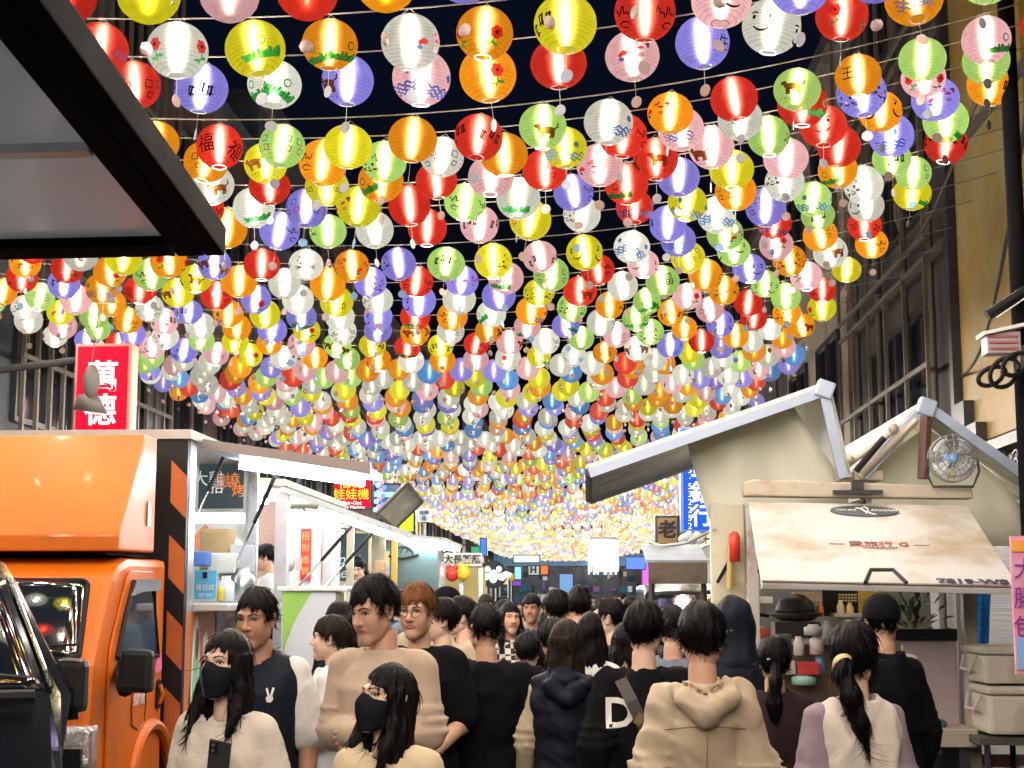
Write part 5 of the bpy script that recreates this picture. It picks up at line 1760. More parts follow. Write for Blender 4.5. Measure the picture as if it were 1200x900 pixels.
c_ = on_gate(1013, 600)
ov = []
for i in range(36):
    a_ = i / 36 * 2 * math.pi
    ov.append(c_ + rgt * 0.205 * math.cos(a_) + (up_ * 0.092) * math.sin(a_) + nn_ * 0.004)
lg = MB().prism(ov, nn_ * 0.005).build('oval_badge', mat('badge grey', (0.055, 0.075, 0.08), 0.4), gate)
rb_ = MB()
lp = [c_ + nn_ * 0.013 + rgt * (0.055 * math.sin(t) * (1 - 0.2 * t) - 0.01 + 0.02 * (t - 1.5) * 0) + up_ * (0.075 * (1 - abs(t - 1.7) / 1.7) * 0.9 - 0.03) for t in [i * 0.2 for i in range(18)]]
lpl = [c_ + nn_ * 0.013 + rgt * x + up_ * z for x, z in ((-0.05, 0.035), (-0.02, 0.02), (0.0, -0.02), (0.03, -0.06), (0.06, -0.075))]
lpr = [c_ + nn_ * 0.013 + rgt * x + up_ * z for x, z in ((0.0, -0.06), (0.02, -0.02), (0.022, 0.03), (0.005, 0.06), (-0.012, 0.035), (-0.012, 0.0), (0.01, -0.045))]
rb_.tube(lpl, 0.005, 5).tube(lpr, 0.005, 5)
rb_.build('ribbon_mark', WHP, lg)
for tx, dx in (('COLOR', -0.115), ('RECORDS', 0.115)):
    text('lettering', tx, 0.036, c_ + rgt * dx + nn_ * 0.012, rgt, up_, WHP, lg, depth=0.002, shear=0.35)
c_ = on_gate(1030, 639)
text('lettering', '— 愛旅行 G —', 0.085, c_ + nn_ * 0.006, rgt, up_, mat('faded red print', (0.32, 0.06, 0.05), 0.6), gate, depth=0.0015)
text('lettering', 'WANDERLUST', 0.03, c_ + nn_ * 0.006 - up_ * 0.055, rgt, up_, MATS['faded red print'], gate, depth=0.0015)
c_ = on_gate(1140, 683)
text('lettering', '7819-W8', 0.078, c_ + nn_ * 0.008, rgt, up_, mat('plate lettering', (0.03, 0.03, 0.06), 0.5), gate, depth=0.0015, sx=1.25, bold=0.003)
hd_ = at(1033, 690, 8.28)
MB().tube([on_gate(1014, 687) + nn_ * 0.02, on_gate(1020, 678) + nn_ * 0.05, on_gate(1046, 678) + nn_ * 0.05, on_gate(1062, 687) + nn_ * 0.02], 0.012, 6).build('gate_handle', FRM, gate)
for px_ in (885, 1150):
    A_ = at(px_ if px_ < 1000 else 1134, 600, 9.6)
    MB().tube([(A_.x, 9.62, A_.z), on_gate(px_ + 6, 660) - nn_ * 0.05], 0.014, 6).build('gate_stay', CHR, wt)
# fan on the rusty post
fp = at(1085, 560, 9.52)
MB().tube([at(1085, 488, 9.6), (fp.x, 9.6, fp.z)], 0.036, 8).build('fan_post', mat('rusty post', (0.12, 0.06, 0.045), 0.7, 0.3, 0.3, 10), wt)
fn = thing('fan', 'round wire guarded fan with a blue hub on the truck roof', 'fan', tuple(at(1117, 562, 9.45)))
c_ = at(1117, 537, 9.42)
AX = Matrix.Rotation(math.pi / 2, 3, 'X')
g_ = MB()
for rr, dy in ((0.143, 0), (0.11, -0.03), (0.075, -0.045), (0.143, 0.05), (0.11, 0.07)):
    g_.tube([c_ + Vector((rr * math.cos(R(15 * i)), dy, rr * math.sin(R(15 * i)))) for i in range(25)], 0.0035, 4)
for i in range(20):
    a_ = R(18 * i)
    g_.tube([c_ + Vector((0.03 * math.cos(a_), -0.05, 0.03 * math.sin(a_))), c_ + Vector((0.1 * math.cos(a_), -0.035, 0.1 * math.sin(a_))), c_ + Vector((0.143 * math.cos(a_), 0, 0.143 * math.sin(a_)))], 0.0025, 4)
g_.build('wire_guard', mat('grey wire', (0.25, 0.25, 0.26), 0.4, 0.4), fn)
bl = MB()
for k in range(4):
    a_ = R(90 * k + 20)
    pts = []
    for i in range(6):
        for j in range(2):
            pass
    rows = []
    for i in range(5):
        rr = 0.03 + 0.1 * i / 4
        row = []
        for j in range(5):
            aa = a_ + R(-6 + 62 * j / 4) * (0.5 + 0.5 * i / 4)
            row.append(c_ + Vector((rr * math.cos(aa), 0.02 - 0.03 * j / 4, rr * math.sin(aa))))
        rows.append(row)
    bl.sheet(rows, 0.003)
bl.build('blades', mat('smoky plastic', (0.55, 0.57, 0.6), 0.3), fn, smooth=True)
MB().lathe([(0.0, -0.04), (0.03, -0.04), (0.035, 0.0), (0.035, 0.05), (0.05, 0.06), (0.05, 0.12), (0.0, 0.12)], 16, c_ + Vector((0, 0.02, 0)), AX.inverted(), cap=False).build('hub', mat('fan hub blue', (0.25, 0.42, 0.75), 0.3), fn, smooth=True)
MB().tube([c_ + Vector((-0.15, 0.03, 0)), c_ + Vector((-0.16, 0.03, -0.08)), c_ + Vector((-0.12, 0.03, -0.17)), c_ + Vector((0.12, 0.03, -0.17)), c_ + Vector((0.16, 0.03, -0.08)), c_ + Vector((0.15, 0.03, 0))], 0.008, 6).build('stand', FRM, fn)
# things hung on the corner column
bt = MB().lathe([(0.0, -0.10), (0.035, -0.095), (0.035, 0.06), (0.02, 0.09), (0.0, 0.095)], 14, at(861, 640, 9.9), cap=False).build('red_bottle', mat('red plastic', (0.75, 0.06, 0.03), 0.35), None, smooth=True)
tag(bt, 'long red plastic bottle hung on the cream truck corner', 'bottle')
sk_ = MB().tube([at(857, 625, 9.92), at(855, 690, 9.92)], 0.022, 8).build('wooden_bat', mat('yellow wood', (0.62, 0.45, 0.16), 0.5, 0, 0.15, 5), None)
tag(sk_, 'pale wooden bat hanging beside the red bottle', 'bat')
kn = MB().prism([at(852, 658, 9.93), at(839, 682, 9.93), at(842, 684, 9.93), at(855, 663, 9.93)], (0, 0.02, 0)).build('knife', BLKP, None)
tag(kn, 'dark slanted blade hung on the cream truck corner', 'knife')
cb_ = MB().tube([at(744, 627, 14.0), at(775, 640, 12.5), at(805, 636, 11.2), at(838, 620, 9.98)], 0.012, 6).build('power_cable', mat('pale cable', (0.5, 0.45, 0.35), 0.5), None)
tag(cb_, 'pale drooping cable from the grey roof to the truck corner', 'cable')
# kitchen things on the counter
kc = thing('kitchen_counter', 'steel kitchen counter inside the market truck', 'counter', (1.6, 10.6, 0))
MB().box2((0.98, 10.3, 0.72), (2.0, 11.0, 1.34)).build('cabinet', mat('brown cabinet', (0.16, 0.10, 0.06), 0.6, 0, 0.2, 4), kc)
MB().box2((0.95, 10.25, 1.343), (2.03, 11.05, 1.38)).build('counter_top', STE, kc, bevel=0.005)
gr = thing('grill_oven', 'grey steel oven standing at the back of the truck kitchen', 'oven', (1.3, 11.5, 0.7))
a, b = rectpx(884, 688, 955, 760, 11.4)
MB().box2((a.x, 11.4, 0.705), (b.x, 11.9, b.z)).build('housing', STE, gr, bevel=0.012)
MB().box2((a.x + 0.06, 11.385, b.z - 0.30), (b.x - 0.06, 11.398, b.z - 0.10)).build('oven_door', mat('dull steel', (0.28, 0.28, 0.28), 0.4, 0.7), gr)
pn_ = thing('wok', 'black domed wok lid over a dark pan on the counter', 'wok', tuple(at(932, 716, 10.6)))
c_ = at(932, 718, 10.6)
MB().lathe([(0.0, 0.13), (0.06, 0.12), (0.11, 0.08), (0.135, 0.02), (0.14, 0.0), (0.0, 0.0)], 24, c_, cap=False).build('lid', BLKP, pn_, smooth=True)
MB().lathe([(0.0, -0.06), (0.10, -0.055), (0.2, -0.004), (0.0, -0.004)], 24, c_, cap=False).build('pan', mat('sooty iron', (0.02, 0.02, 0.02), 0.5, 0.5), pn_, smooth=True)
MB().tube([c_ + Vector((-0.18, 0, -0.02)), c_ + Vector((-0.34, -0.03, 0.0))], 0.014, 6).build('handle', BLKP, pn_)
MB().box2((c_.x - 0.15, 10.5, 1.382), (c_.x + 0.15, 10.75, c_.z - 0.062)).build('stove', mat('stove dark', (0.05, 0.045, 0.04), 0.5, 0.4), pn_)
bbd = thing('price_board', 'black board with rows of pale tags at the back of the truck kitchen', 'board', tuple(at(985, 705, 11.6)))
a, b = rectpx(965, 688, 1005, 722, 11.6)
MB().box2((a.x, 11.6, a.z), (b.x, 11.63, b.z)).build('board', BLKP, bbd)
tgm = mat('pale tags', (0.6, 0.5, 0.2), 0.5)
for i in range(6):
    for j in range(3):
        q = at(984 + i * 3.7, 697 + j * 3.4, 11.59)
        MB().box((q.x, 11.594, q.z), (0.017, 0.008, 0.013)).build('tag', tgm, bbd)
MB().box2((at(955, 0, 11.5).x, 11.42, at(0, 722, 11.5).z), (at(1012, 0, 11.5).x, 11.58, at(0, 718, 11.5).z)).build('shelf', MATS['white post'], bbd)
for i, (px_, cc, hh, lb_) in enumerate((((961, 715), (0.75, 0.2, 0.05), 0.10, 'orange sauce bottle on the kitchen shelf'), ((985, 714), (0.72, 0.66, 0.45), 0.13, 'cream sauce bottle on the kitchen shelf'), ((996, 715), (0.7, 0.5, 0.2), 0.11, 'tan sauce bottle at the end of the kitchen shelf'))):
    clutter(px_, 11.5, 0.055, hh, mat('bottle %d' % i, cc, 0.35), 'sauce_bottle', lb_, 'bottle', 'jar')
yl = MB().box(at(1018, 695, 11.9), (0.22, 0.02, 0.34)).build('yellow_bag', mat('golden bag', (0.65, 0.42, 0.05), 0.4, 0, 0.2, 8), None, bevel=0.004)
tag(yl, 'golden yellow bag hanging at the back of the truck kitchen', 'bag')
MB_ = MB().box(at(897, 686, 11.6), (0.3, 0.2, 0.04)).build('food_tray', STE, None, bevel=0.008)
tag(MB_, 'shallow steel tray lying on top of the grey oven', 'tray')
for px_, w_, h_, cc, lb_, nm_, ct_, kd_ in (((957, 755), 0.09, 0.13, (0.55, 0.5, 0.42), 'beige tub among the pots on the truck counter', 'tub', 'tub', 'jar'), ((946, 783), 0.14, 0.08, (0.6, 0.05, 0.05), 'red tray low on the truck counter', 'tray', 'tray', 'box'),
                                            ((942, 796), 0.16, 0.07, (0.35, 0.6, 0.5), 'pale green bowl at the front of the truck counter', 'bowl', 'bowl', 'jar'), ((893, 745), 0.10, 0.12, (0.75, 0.12, 0.03), 'orange pot beside the black wok', 'pot', 'pot', 'ball'), ((953, 738), 0.12, 0.07, (0.5, 0.5, 0.48), 'small steel pan beside the wok', 'pan', 'pan', 'jar')):
    clutter(px_, 10.1, w_, h_, mat('ware ' + nm_, cc, 0.35), nm_, lb_, ct_, kd_)
for px_, Y_, w_, h_, cc, lb_, nm_, ct_, kd_ in (
        ((912, 752), 10.3, 0.16, 0.10, (0.08, 0.08, 0.085), 'dark square pan in front of the black wok', 'pan', 'pan', 'box'),
        ((936, 757), 10.15, 0.07, 0.12, (0.7, 0.68, 0.62), 'white ladle jar between the dark pan and the beige tub', 'jar', 'jar', 'jar'),
        ((969, 740), 10.4, 0.08, 0.14, (0.3, 0.3, 0.32), 'grey canister under the kitchen shelf', 'canister', 'canister', 'jar'),
        ((979, 752), 10.35, 0.10, 0.07, (0.55, 0.12, 0.04), 'rust red bowl beside the grey canister', 'bowl', 'bowl', 'jar'),
        ((899, 772), 10.2, 0.12, 0.10, (0.5, 0.42, 0.3), 'brown paper box low at the left of the truck counter', 'carton', 'carton', 'box'),
        ((922, 782), 10.12, 0.10, 0.09, (0.62, 0.6, 0.56), 'pale plastic box beside the brown paper box', 'food_box', 'box', 'box'),
        ((961, 776), 10.12, 0.06, 0.14, (0.12, 0.3, 0.5), 'blue bottle on the truck counter by the red tray', 'bottle', 'bottle', 'jar'),
        ((890, 703), 11.2, 0.18, 0.05, (0.6, 0.58, 0.54), 'stack of pale lids beside the grey oven', 'lid_stack', 'lids', 'box'),
        ((1003, 742), 10.6, 0.12, 0.16, (0.2, 0.2, 0.2), 'dark kettle near the golden bag', 'kettle', 'kettle', 'jar'),
        ((945, 700), 11.3, 0.2, 0.07, (0.36, 0.26, 0.16), 'brown tray on the oven top beside the steel one', 'tray', 'tray', 'box')):
    clutter(px_, Y_, w_, h_, mat('kitchen %s %d' % (nm_, px_[0]), cc, 0.4, 0, 0.15, 8), nm_, lb_, ct_, kd_)
# bench, boards and coolers at the right edge
bn = thing('bench', 'low beige bench holding a leaning pinkish board', 'bench', (2.2, 9.4, 0))
a, b = rectpx(1090, 851, 1136, 872, 9.3)
MB().box2((1.85, 9.1, a.z), (b.x, 9.7, b.z)).build('bench_top', BEI, bn, bevel=0.006)
for x_ in (1.9, b.x - 0.1):
    MB().box2((x_, 9.15, 0.0), (x_ + 0.06, 9.6, a.z - 0.002)).build('leg', FRM, bn)
pb = thing('insulation_board', 'dull pink foam board with a black top strip standing on the bench', 'board', tuple(at(1092, 851, 9.4)))
a, b = rectpx(1061, 751, 1121, 851, 9.4)
MB().box2((a.x, 9.4, a.z), (b.x, 9.45, b.z)).build('board', mat('dull pink board', (0.42, 0.34, 0.35), 0.7, 0, 0.08, 10, 0.2, 90), pb, bevel=0.008)
MB().box2((a.x - 0.04, 9.385, b.z + 0.001), (b.x + 0.002, 9.46, b.z + 0.07)).build('top_strip', BLKP, pb)
rag = clutter((1097, 848), 9.25, 0.13, 0.06, mat('blue rag', (0.08, 0.13, 0.2), 0.8, 0, 0.3, 20), 'cleaning_rag', 'crumpled blue rag on the bench', 'rag', 'ball')
bcl = curtain([[(1143, 692), (1152, 692), (1161, 692)], [(1142, 720), (1152, 720), (1160, 720)], [(1143, 750), (1152, 752), (1159, 750)], [(1144, 780), (1150, 784), (1157, 778)]], 9.9, 'blue_tarpaulin', None, 0.03, mat('blue ribbed cloth', (0.015, 0.20, 0.55), 0.5, 0, 0.5, 60, 0.4, 1.0, stretch=(0.02, 0.02, 1)))
tag(bcl, 'narrow blue ribbed cloth hanging beside the right hand truck post', 'cloth')
for i, (px_, lb_) in enumerate(((( 1152, 757, 1215, 802), 'upper cream cooler box of the two stacked at the right edge'), ((1158, 804, 1220, 862), 'lower cream cooler box of the two stacked at the right edge'))):
    a, b = rectpx(*px_, 8.9)
    cl = thing('cooler_box', lb_, 'cooler', (a.x + 0.15, 9.1, a.z))
    MB().box2((a.x + 0.01, 8.9, a.z + 0.002), (b.x, 9.4, b.z - 0.05)).build('tub', mat('cooler cream', (0.62, 0.57, 0.47), 0.5, 0, 0.06, 4, dirt=((0.4, 0.33, 0.25), 0.3, 3)), cl, bevel=0.025)
    MB().box2((a.x, 8.88, b.z - 0.048), (b.x + 0.01, 9.42, b.z - 0.002)).build('lid', MATS['cooler cream'], cl, bevel=0.018)
    MB().tube([(a.x - 0.005, 9.0, b.z - 0.06), (a.x - 0.035, 9.05, b.z - 0.14), (a.x - 0.035, 9.25, b.z - 0.14), (a.x - 0.005, 9.3, b.z - 0.06)], 0.01, 6).build('handle', MATS['cooler cream'], cl)
tbm = thing('folding_table', 'low dark table under the stacked cooler boxes', 'table', (2.6, 9.1, 0))
a, b = rectpx(1146, 862, 1225, 868, 8.9)
MB().box2((a.x, 8.85, a.z - 0.02), (b.x, 9.5, a.z + 0.018)).build('table_top', mat('dark board', (0.07, 0.06, 0.055), 0.6), tbm)
for x_ in (a.x + 0.05, b.x - 0.05):
    for y_ in (8.9, 9.4):
        MB().tube([(x_, y_, 0), (x_, y_, a.z - 0.022)], 0.018, 6).build('leg', FRM, tbm)
cr = MB().box2((at(1178, 0, 9.1).x, 8.95, 0.42), (at(1225, 0, 9.1).x, 9.4, a.z - 0.1)).build('red_crate', mat('red plastic crate', (0.40, 0.03, 0.03), 0.5), None, bevel=0.01)
tag(cr, 'dark red crate under the table with the coolers', 'crate')
tub_ = MB().box2((at(1160, 0, 8.8).x, 8.75, 0.3), (at(1186, 0, 8.8).x, 8.93, 0.72)).build('grey_tub', mat('grey blue plastic', (0.2, 0.26, 0.3), 0.4), None, bevel=0.02)
tag(tub_, 'grey blue plastic tub in front of the red crate', 'tub')
ps = thing('pink_poster', 'pink poster strip with purple lettering at the right edge', 'poster', tuple(at(1200, 790, 7.0)))
a, b = rectpx(1191, 628, 1232, 790, 7.0)
MB().box2((a.x, 7.0, a.z), (b.x, 7.02, b.z)).build('sheet', mat('pink print', (0.75, 0.30, 0.42), 0.45, 0, 0.15, 4, dirt=((0.7, 0.5, 0.65), 0.5, 5)), ps)
MB().box2((a.x + 0.004, 6.992, b.z - 0.07), (b.x - 0.004, 6.998, b.z - 0.02)).build('orange_band', mat('orange print', (0.85, 0.35, 0.05), 0.5), ps)
MB().box2((a.x + 0.004, 6.992, a.z + 0.02), (b.x - 0.004, 6.998, a.z + 0.16)).build('blue_band', mat('sky print', (0.25, 0.45, 0.75), 0.5), ps)
for k, c_h in enumerate('大腸包'):
    q = at(1201, 668 + k * 34, 6.99)
    text('lettering', c_h, 0.10, (q.x, 6.992, q.z), (1, 0, 0), (0, 0, 1), mat('purple print', (0.25, 0.03, 0.3), 0.5), ps, depth=0.002)
MB().tube([(b.x - 0.02, 7.04, 0), (b.x - 0.02, 7.04, b.z)], 0.02, 6).build('poster_pole', FRM, ps)
# potted plant behind the pinkish board
pl = thing('potted_plant', 'dark leafy plant standing behind the pinkish board', 'plant', tuple(at(1075, 745, 10.2)))
lf = MB()
c_ = at(1072, 746, 10.2)
for k in range(60):
    a_, e_ = rnd.uniform(0, 6.28), rnd.uniform(0.2, 1.4)
    d = Vector((math.cos(a_) * math.cos(e_), math.sin(a_) * math.cos(e_), math.sin(e_)))
    p = c_ + d * rnd.uniform(0.05, 0.3)
    s_ = d.cross(Vector((0, 0, 1))).normalized() * 0.02
    lf.add([p, p + d * 0.05 + s_, p + d * 0.11 - Vector((0, 0, 0.03)), p + d * 0.05 - s_], [(0, 1, 2, 3)])
lf.build('foliage', mat('dark leaf', (0.03, 0.06, 0.025), 0.5, 0, 0.3, 8), pl)
MB().tube([c_ - Vector((0, 0, 0.28)), c_ + Vector((0, 0, 0.1))], 0.015, 6).build('stem', mat('bark', (0.1, 0.07, 0.04), 0.8), pl)
MB().lathe([(0.0, -0.5), (0.10, -0.5), (0.14, -0.22), (0.12, -0.22), (0.0, -0.24)], 18, c_, cap=False).build('pot', mat('terracotta', (0.3, 0.12, 0.06), 0.7), pl)
MB().box2((c_.x - 0.2, 10.05, 0.0), (c_.x + 0.2, 10.35, c_.z - 0.505)).build('plinth', BLKP, pl)

# black pole at the right edge with meter box and coiled cable
bp = thing('utility_pole', 'black utility pole at the right edge carrying a meter box', 'pole', (2.62, 9.0, 0))
c_ = at(1192, 300, 9.0)
MB().tube([(c_.x, 9.0, 0), (c_.x, 9.0, 7.0)], 0.05, 14).build('pole', BLK, bp)
A, B = at(1157, 370, 8.9), at(1215, 332, 8.9)
MB().tube([A, B], 0.032, 12).build('slanted_pipe', BLKP, bp)
MB().tube([at(1168, 372, 8.85), at(1205, 347, 8.85)], 0.004, 5).build('label_strip', WHP, bp)
a, b = rectpx(1157, 388, 1196, 414, 8.85)
mbx = MB().box2((a.x, 8.85, a.z), (b.x, 8.98, b.z)).build('meter_box', mat('pinkish box', (0.45, 0.36, 0.36), 0.5, 0.1), bp, bevel=0.006)
MB().box((( a.x + b.x) / 2, 8.9, b.z + 0.01), (0.25, 0.18, 0.02), (0, R(-12), 0)).build('box_lid', WHP, mbx)
for k in range(3):
    q = at(1160, 394 + k * 7, 8.84)
    MB().box2((a.x + 0.01, 8.838, q.z - 0.006), (b.x - 0.02, 8.846, q.z + 0.006)).build('vent', mat('red vent', (0.4, 0.12, 0.12), 0.5), mbx)
MB().box2((at(1176, 0, 8.9).x, 8.9, at(0, 440, 8.9).z), (at(1182, 0, 8.9).x, 8.96, at(0, 414, 8.9).z)).build('conduit', PALE, bp)
MB().box2((at(1190, 0, 8.86).x, 8.86, at(0, 432, 8.9).z), (at(1204, 0, 8.9).x, 8.95, at(0, 394, 8.9).z)).build('junction_box', mat('cream box', (0.55, 0.42, 0.28), 0.5), bp, bevel=0.005)
for k, (px_, r0, r1) in enumerate((((1163, 440), 0.075, 0.05), ((1178, 436), 0.08, 0.08), ((1192, 426), 0.075, 0.06))):
    q = at(*px_, 8.8 - 0.02 * k)
    MB().tube([q + Vector((r0 * math.cos(R(20 * i)), 0.003 * i, r1 * math.sin(R(20 * i)) + 0.02 * math.cos(R(20 * i)))) for i in range(20)], 0.014, 7).build('coiled_cable', BLKP, bp)
# ================================================================ people: implicit surfaces meshed with surface nets
nr = np.random.RandomState(5)


def surface_nets(F, org, h):
    """F: float32 grid (inside < 0) -> verts, quads"""
    s = F < 0
    nx, ny, nz = F.shape
    c = np.zeros((nx - 1, ny - 1, nz - 1), np.uint8)
    for i in (0, 1):
        for j in (0, 1):
            for k in (0, 1):
                c += s[i:nx - 1 + i, j:ny - 1 + j, k:nz - 1 + k]
    act = (c > 0) & (c < 8)
    idx = np.argwhere(act)
    if len(idx) == 0:
        return np.zeros((0, 3)), np.zeros((0, 4), int)
    vid = -np.ones(act.shape, np.int64)
    vid[act] = np.arange(len(idx))
    acc = np.zeros((len(idx), 3))
    cnt = np.zeros(len(idx))
    cor = [(i, j, k) for i in (0, 1) for j in (0, 1) for k in (0, 1)]
    val = {q: F[idx[:, 0] + q[0], idx[:, 1] + q[1], idx[:, 2] + q[2]] for q in cor}
    for a in cor:
        for ax_ in range(3):
            if a[ax_] == 1:
                continue
            b = list(a); b[ax_] = 1; b = tuple(b)
            fa, fb = val[a], val[b]
            m = (fa < 0) != (fb < 0)
            t = np.where(m, fa / np.where(np.abs(fa - fb) < 1e-9, 1, fa - fb), 0)
            p = np.array(a, float)[None, :].repeat(len(idx), 0)
            p[:, ax_] += t
            acc[m] += p[m]
            cnt[m] += 1
    V = (idx + acc / np.maximum(cnt, 1)[:, None]) * h + org
    Q = []
    for ax_ in range(3):
        u, v = (ax_ + 1) % 3, (ax_ + 2) % 3
        sl0 = [slice(None)] * 3; sl1 = [slice(None)] * 3
        sl0[ax_] = slice(0, -1); sl1[ax_] = slice(1, None)
        a, b = s[tuple(sl0)], s[tuple(sl1)]
        e = np.argwhere(a != b)
        ok = (e[:, u] > 0) & (e[:, v] > 0) & (e[:, u] < F.shape[u] - 1) & (e[:, v] < F.shape[v] - 1)
        e = e[ok]
        if len(e) == 0:
            continue
        flip = a[tuple(e.T)]
        def cell(du, dv):
            q = e.copy(); q[:, u] -= du; q[:, v] -= dv
            return vid[tuple(q.T)]
        q = np.stack([cell(1, 1), cell(0, 1), cell(0, 0), cell(1, 0)], 1)
        q = np.where(flip[:, None], q, q[:, ::-1])
        Q.append(q)
    return V, np.concatenate(Q)


class Field:
    def __init__(s, lo, hi, h):
        s.h = h
        s.lo = np.array(lo, float)
        n = np.ceil((np.array(hi) - s.lo) / h).astype(int) + 2
        s.ax = [(s.lo[i] + h * np.arange(n[i])).astype(np.float32) for i in range(3)]
        s.F = np.full(n, 0.5, np.float32)

    def grid(s, lo=None, hi=None):
        sl = []
        for i in range(3):
            a = 0 if lo is None else max(0, int((lo[i] - s.lo[i]) / s.h))
            b = len(s.ax[i]) if hi is None else min(len(s.ax[i]), int((hi[i] - s.lo[i]) / s.h) + 2)
            sl.append(slice(a, max(a, b)))
        X = s.ax[0][sl[0]][:, None, None]; Y = s.ax[1][sl[1]][None, :, None]; Z = s.ax[2][sl[2]][None, None, :]
        return tuple(sl), X, Y, Z

    def put(s, sl, d, k=0.0):
        f = s.F[sl]
        if f.size == 0:
            return
        if k > 0:
            h_ = np.clip(0.5 + 0.5 * (f - d) / k, 0, 1)
            s.F[sl] = f * (1 - h_) + d * h_ - k * h_ * (1 - h_)
        else:
            s.F[sl] = np.minimum(f, d)

    def capsule(s, a, b, ra, rb, k=0.02, sy=1.0):
        a, b = np.array(a, float), np.array(b, float)
        m = max(ra, rb) + k + 0.02
        sl, X, Y, Z = s.grid(np.minimum(a, b) - m, np.maximum(a, b) + m)
        ab = b - a
        L = max(1e-9, ab.dot(ab))
        t = np.clip(((X - a[0]) * ab[0] + (Y - a[1]) * ab[1] + (Z - a[2]) * ab[2]) / L, 0, 1)
        d = np.sqrt((X - a[0] - t * ab[0]) ** 2 + ((Y - a[1] - t * ab[1]) / sy) ** 2 + (Z - a[2] - t * ab[2]) ** 2) - (ra + (rb - ra) * t)
        s.put(sl, d.astype(np.float32), k)
        return s

    def chain(s, pts, rs, k=0.02, sy=1.0):
        for i in range(len(pts) - 1):
            s.capsule(pts[i], pts[i + 1], rs[i], rs[i + 1], k, sy)
        return s

    def ell(s, c, r, k=0.02):
        c, r = np.array(c, float), np.array(r, float)
        sl, X, Y, Z = s.grid(c - r - k - 0.02, c + r + k + 0.02)
        s.put(sl, ell_sdf(X, Y, Z, c, r).astype(np.float32), k)
        return s

    def loft(s, prof, k=0.03, grow=0.0):
        """prof rows: z, rx, ry, cy"""
        P = np.array(prof, float)
        m = P[:, 1:3].max() + grow + k + 0.03
        sl, X, Y, Z = s.grid((-m, -m, P[0, 0] - 0.03), (m, m, P[-1, 0] + 0.03))
        z = Z.ravel()
        rx = np.interp(z, P[:, 0], P[:, 1])[None, None, :] + grow
        ry = np.interp(z, P[:, 0], P[:, 2])[None, None, :] + grow
        cyy = np.interp(z, P[:, 0], P[:, 3])[None, None, :]
        e = 2.4
        q = (np.abs(X / rx) ** e + np.abs((Y - cyy) / ry) ** e) ** (1 / e)
        d = (q - 1) * np.minimum(rx, ry)
        d = np.maximum(d, np.maximum(P[0, 0] - Z, Z - P[-1, 0]))
        s.put(sl, d.astype(np.float32), k)
        return s

    def wrinkle(s, amp, freq, seed, st=(1, 1, 1), n=6):
        r = np.random.RandomState(seed)
        sl, X, Y, Z = s.grid()
        d = np.zeros_like(s.F)
        for i in range(n):
            w_ = r.normal(size=3) * freq * np.array(st) * (0.6 + 0.8 * r.rand())
            d += np.sin(w_[0] * X + w_[1] * Y + w_[2] * Z + r.rand() * 6.28 + 1.3 * np.sin(0.5 * (w_[1] * X - w_[0] * Y + w_[2] * Z))).astype(np.float32)
        s.F += d * (amp / math.sqrt(n))
        return s

    def ridge(s, amp, freq, seed):
        r = np.random.RandomState(seed)
        sl, X, Y, Z = s.grid()
        d = np.zeros_like(s.F)
        for i in range(4):
            w_ = r.normal(size=3) * freq * np.array((1, 1, .8))
            v = np.abs(np.sin(w_[0] * X + w_[1] * Y + w_[2] * Z + r.rand() * 6.28 + 0.9 * np.sin(9 * Z + 7 * X * (i - 1.5))))
            d += (np.minimum(v, .55) - .4).astype(np.float32)
        s.F += d * (amp * 1.1)
        return s

    def cut(s, d):
        s.F = np.maximum(s.F, d).astype(np.float32)
        return s

    def mesh(s, M=None):
        V, Q = surface_nets(s.F, s.lo, s.h)
        if M is not None and len(V):
            A = np.array(M)
            V = V @ A[:3, :3].T + A[:3, 3]
        return V, Q


def ell_sdf(X, Y, Z, c, r):
    x, y, z = (X - c[0]), (Y - c[1]), (Z - c[2])
    k0 = np.sqrt((x / r[0]) ** 2 + (y / r[1]) ** 2 + (z / r[2]) ** 2)
    k1 = np.sqrt((x / r[0] ** 2) ** 2 + (y / r[1] ** 2) ** 2 + (z / r[2] ** 2) ** 2)
    return k0 * (k0 - 1) / np.maximum(k1, 1e-6)


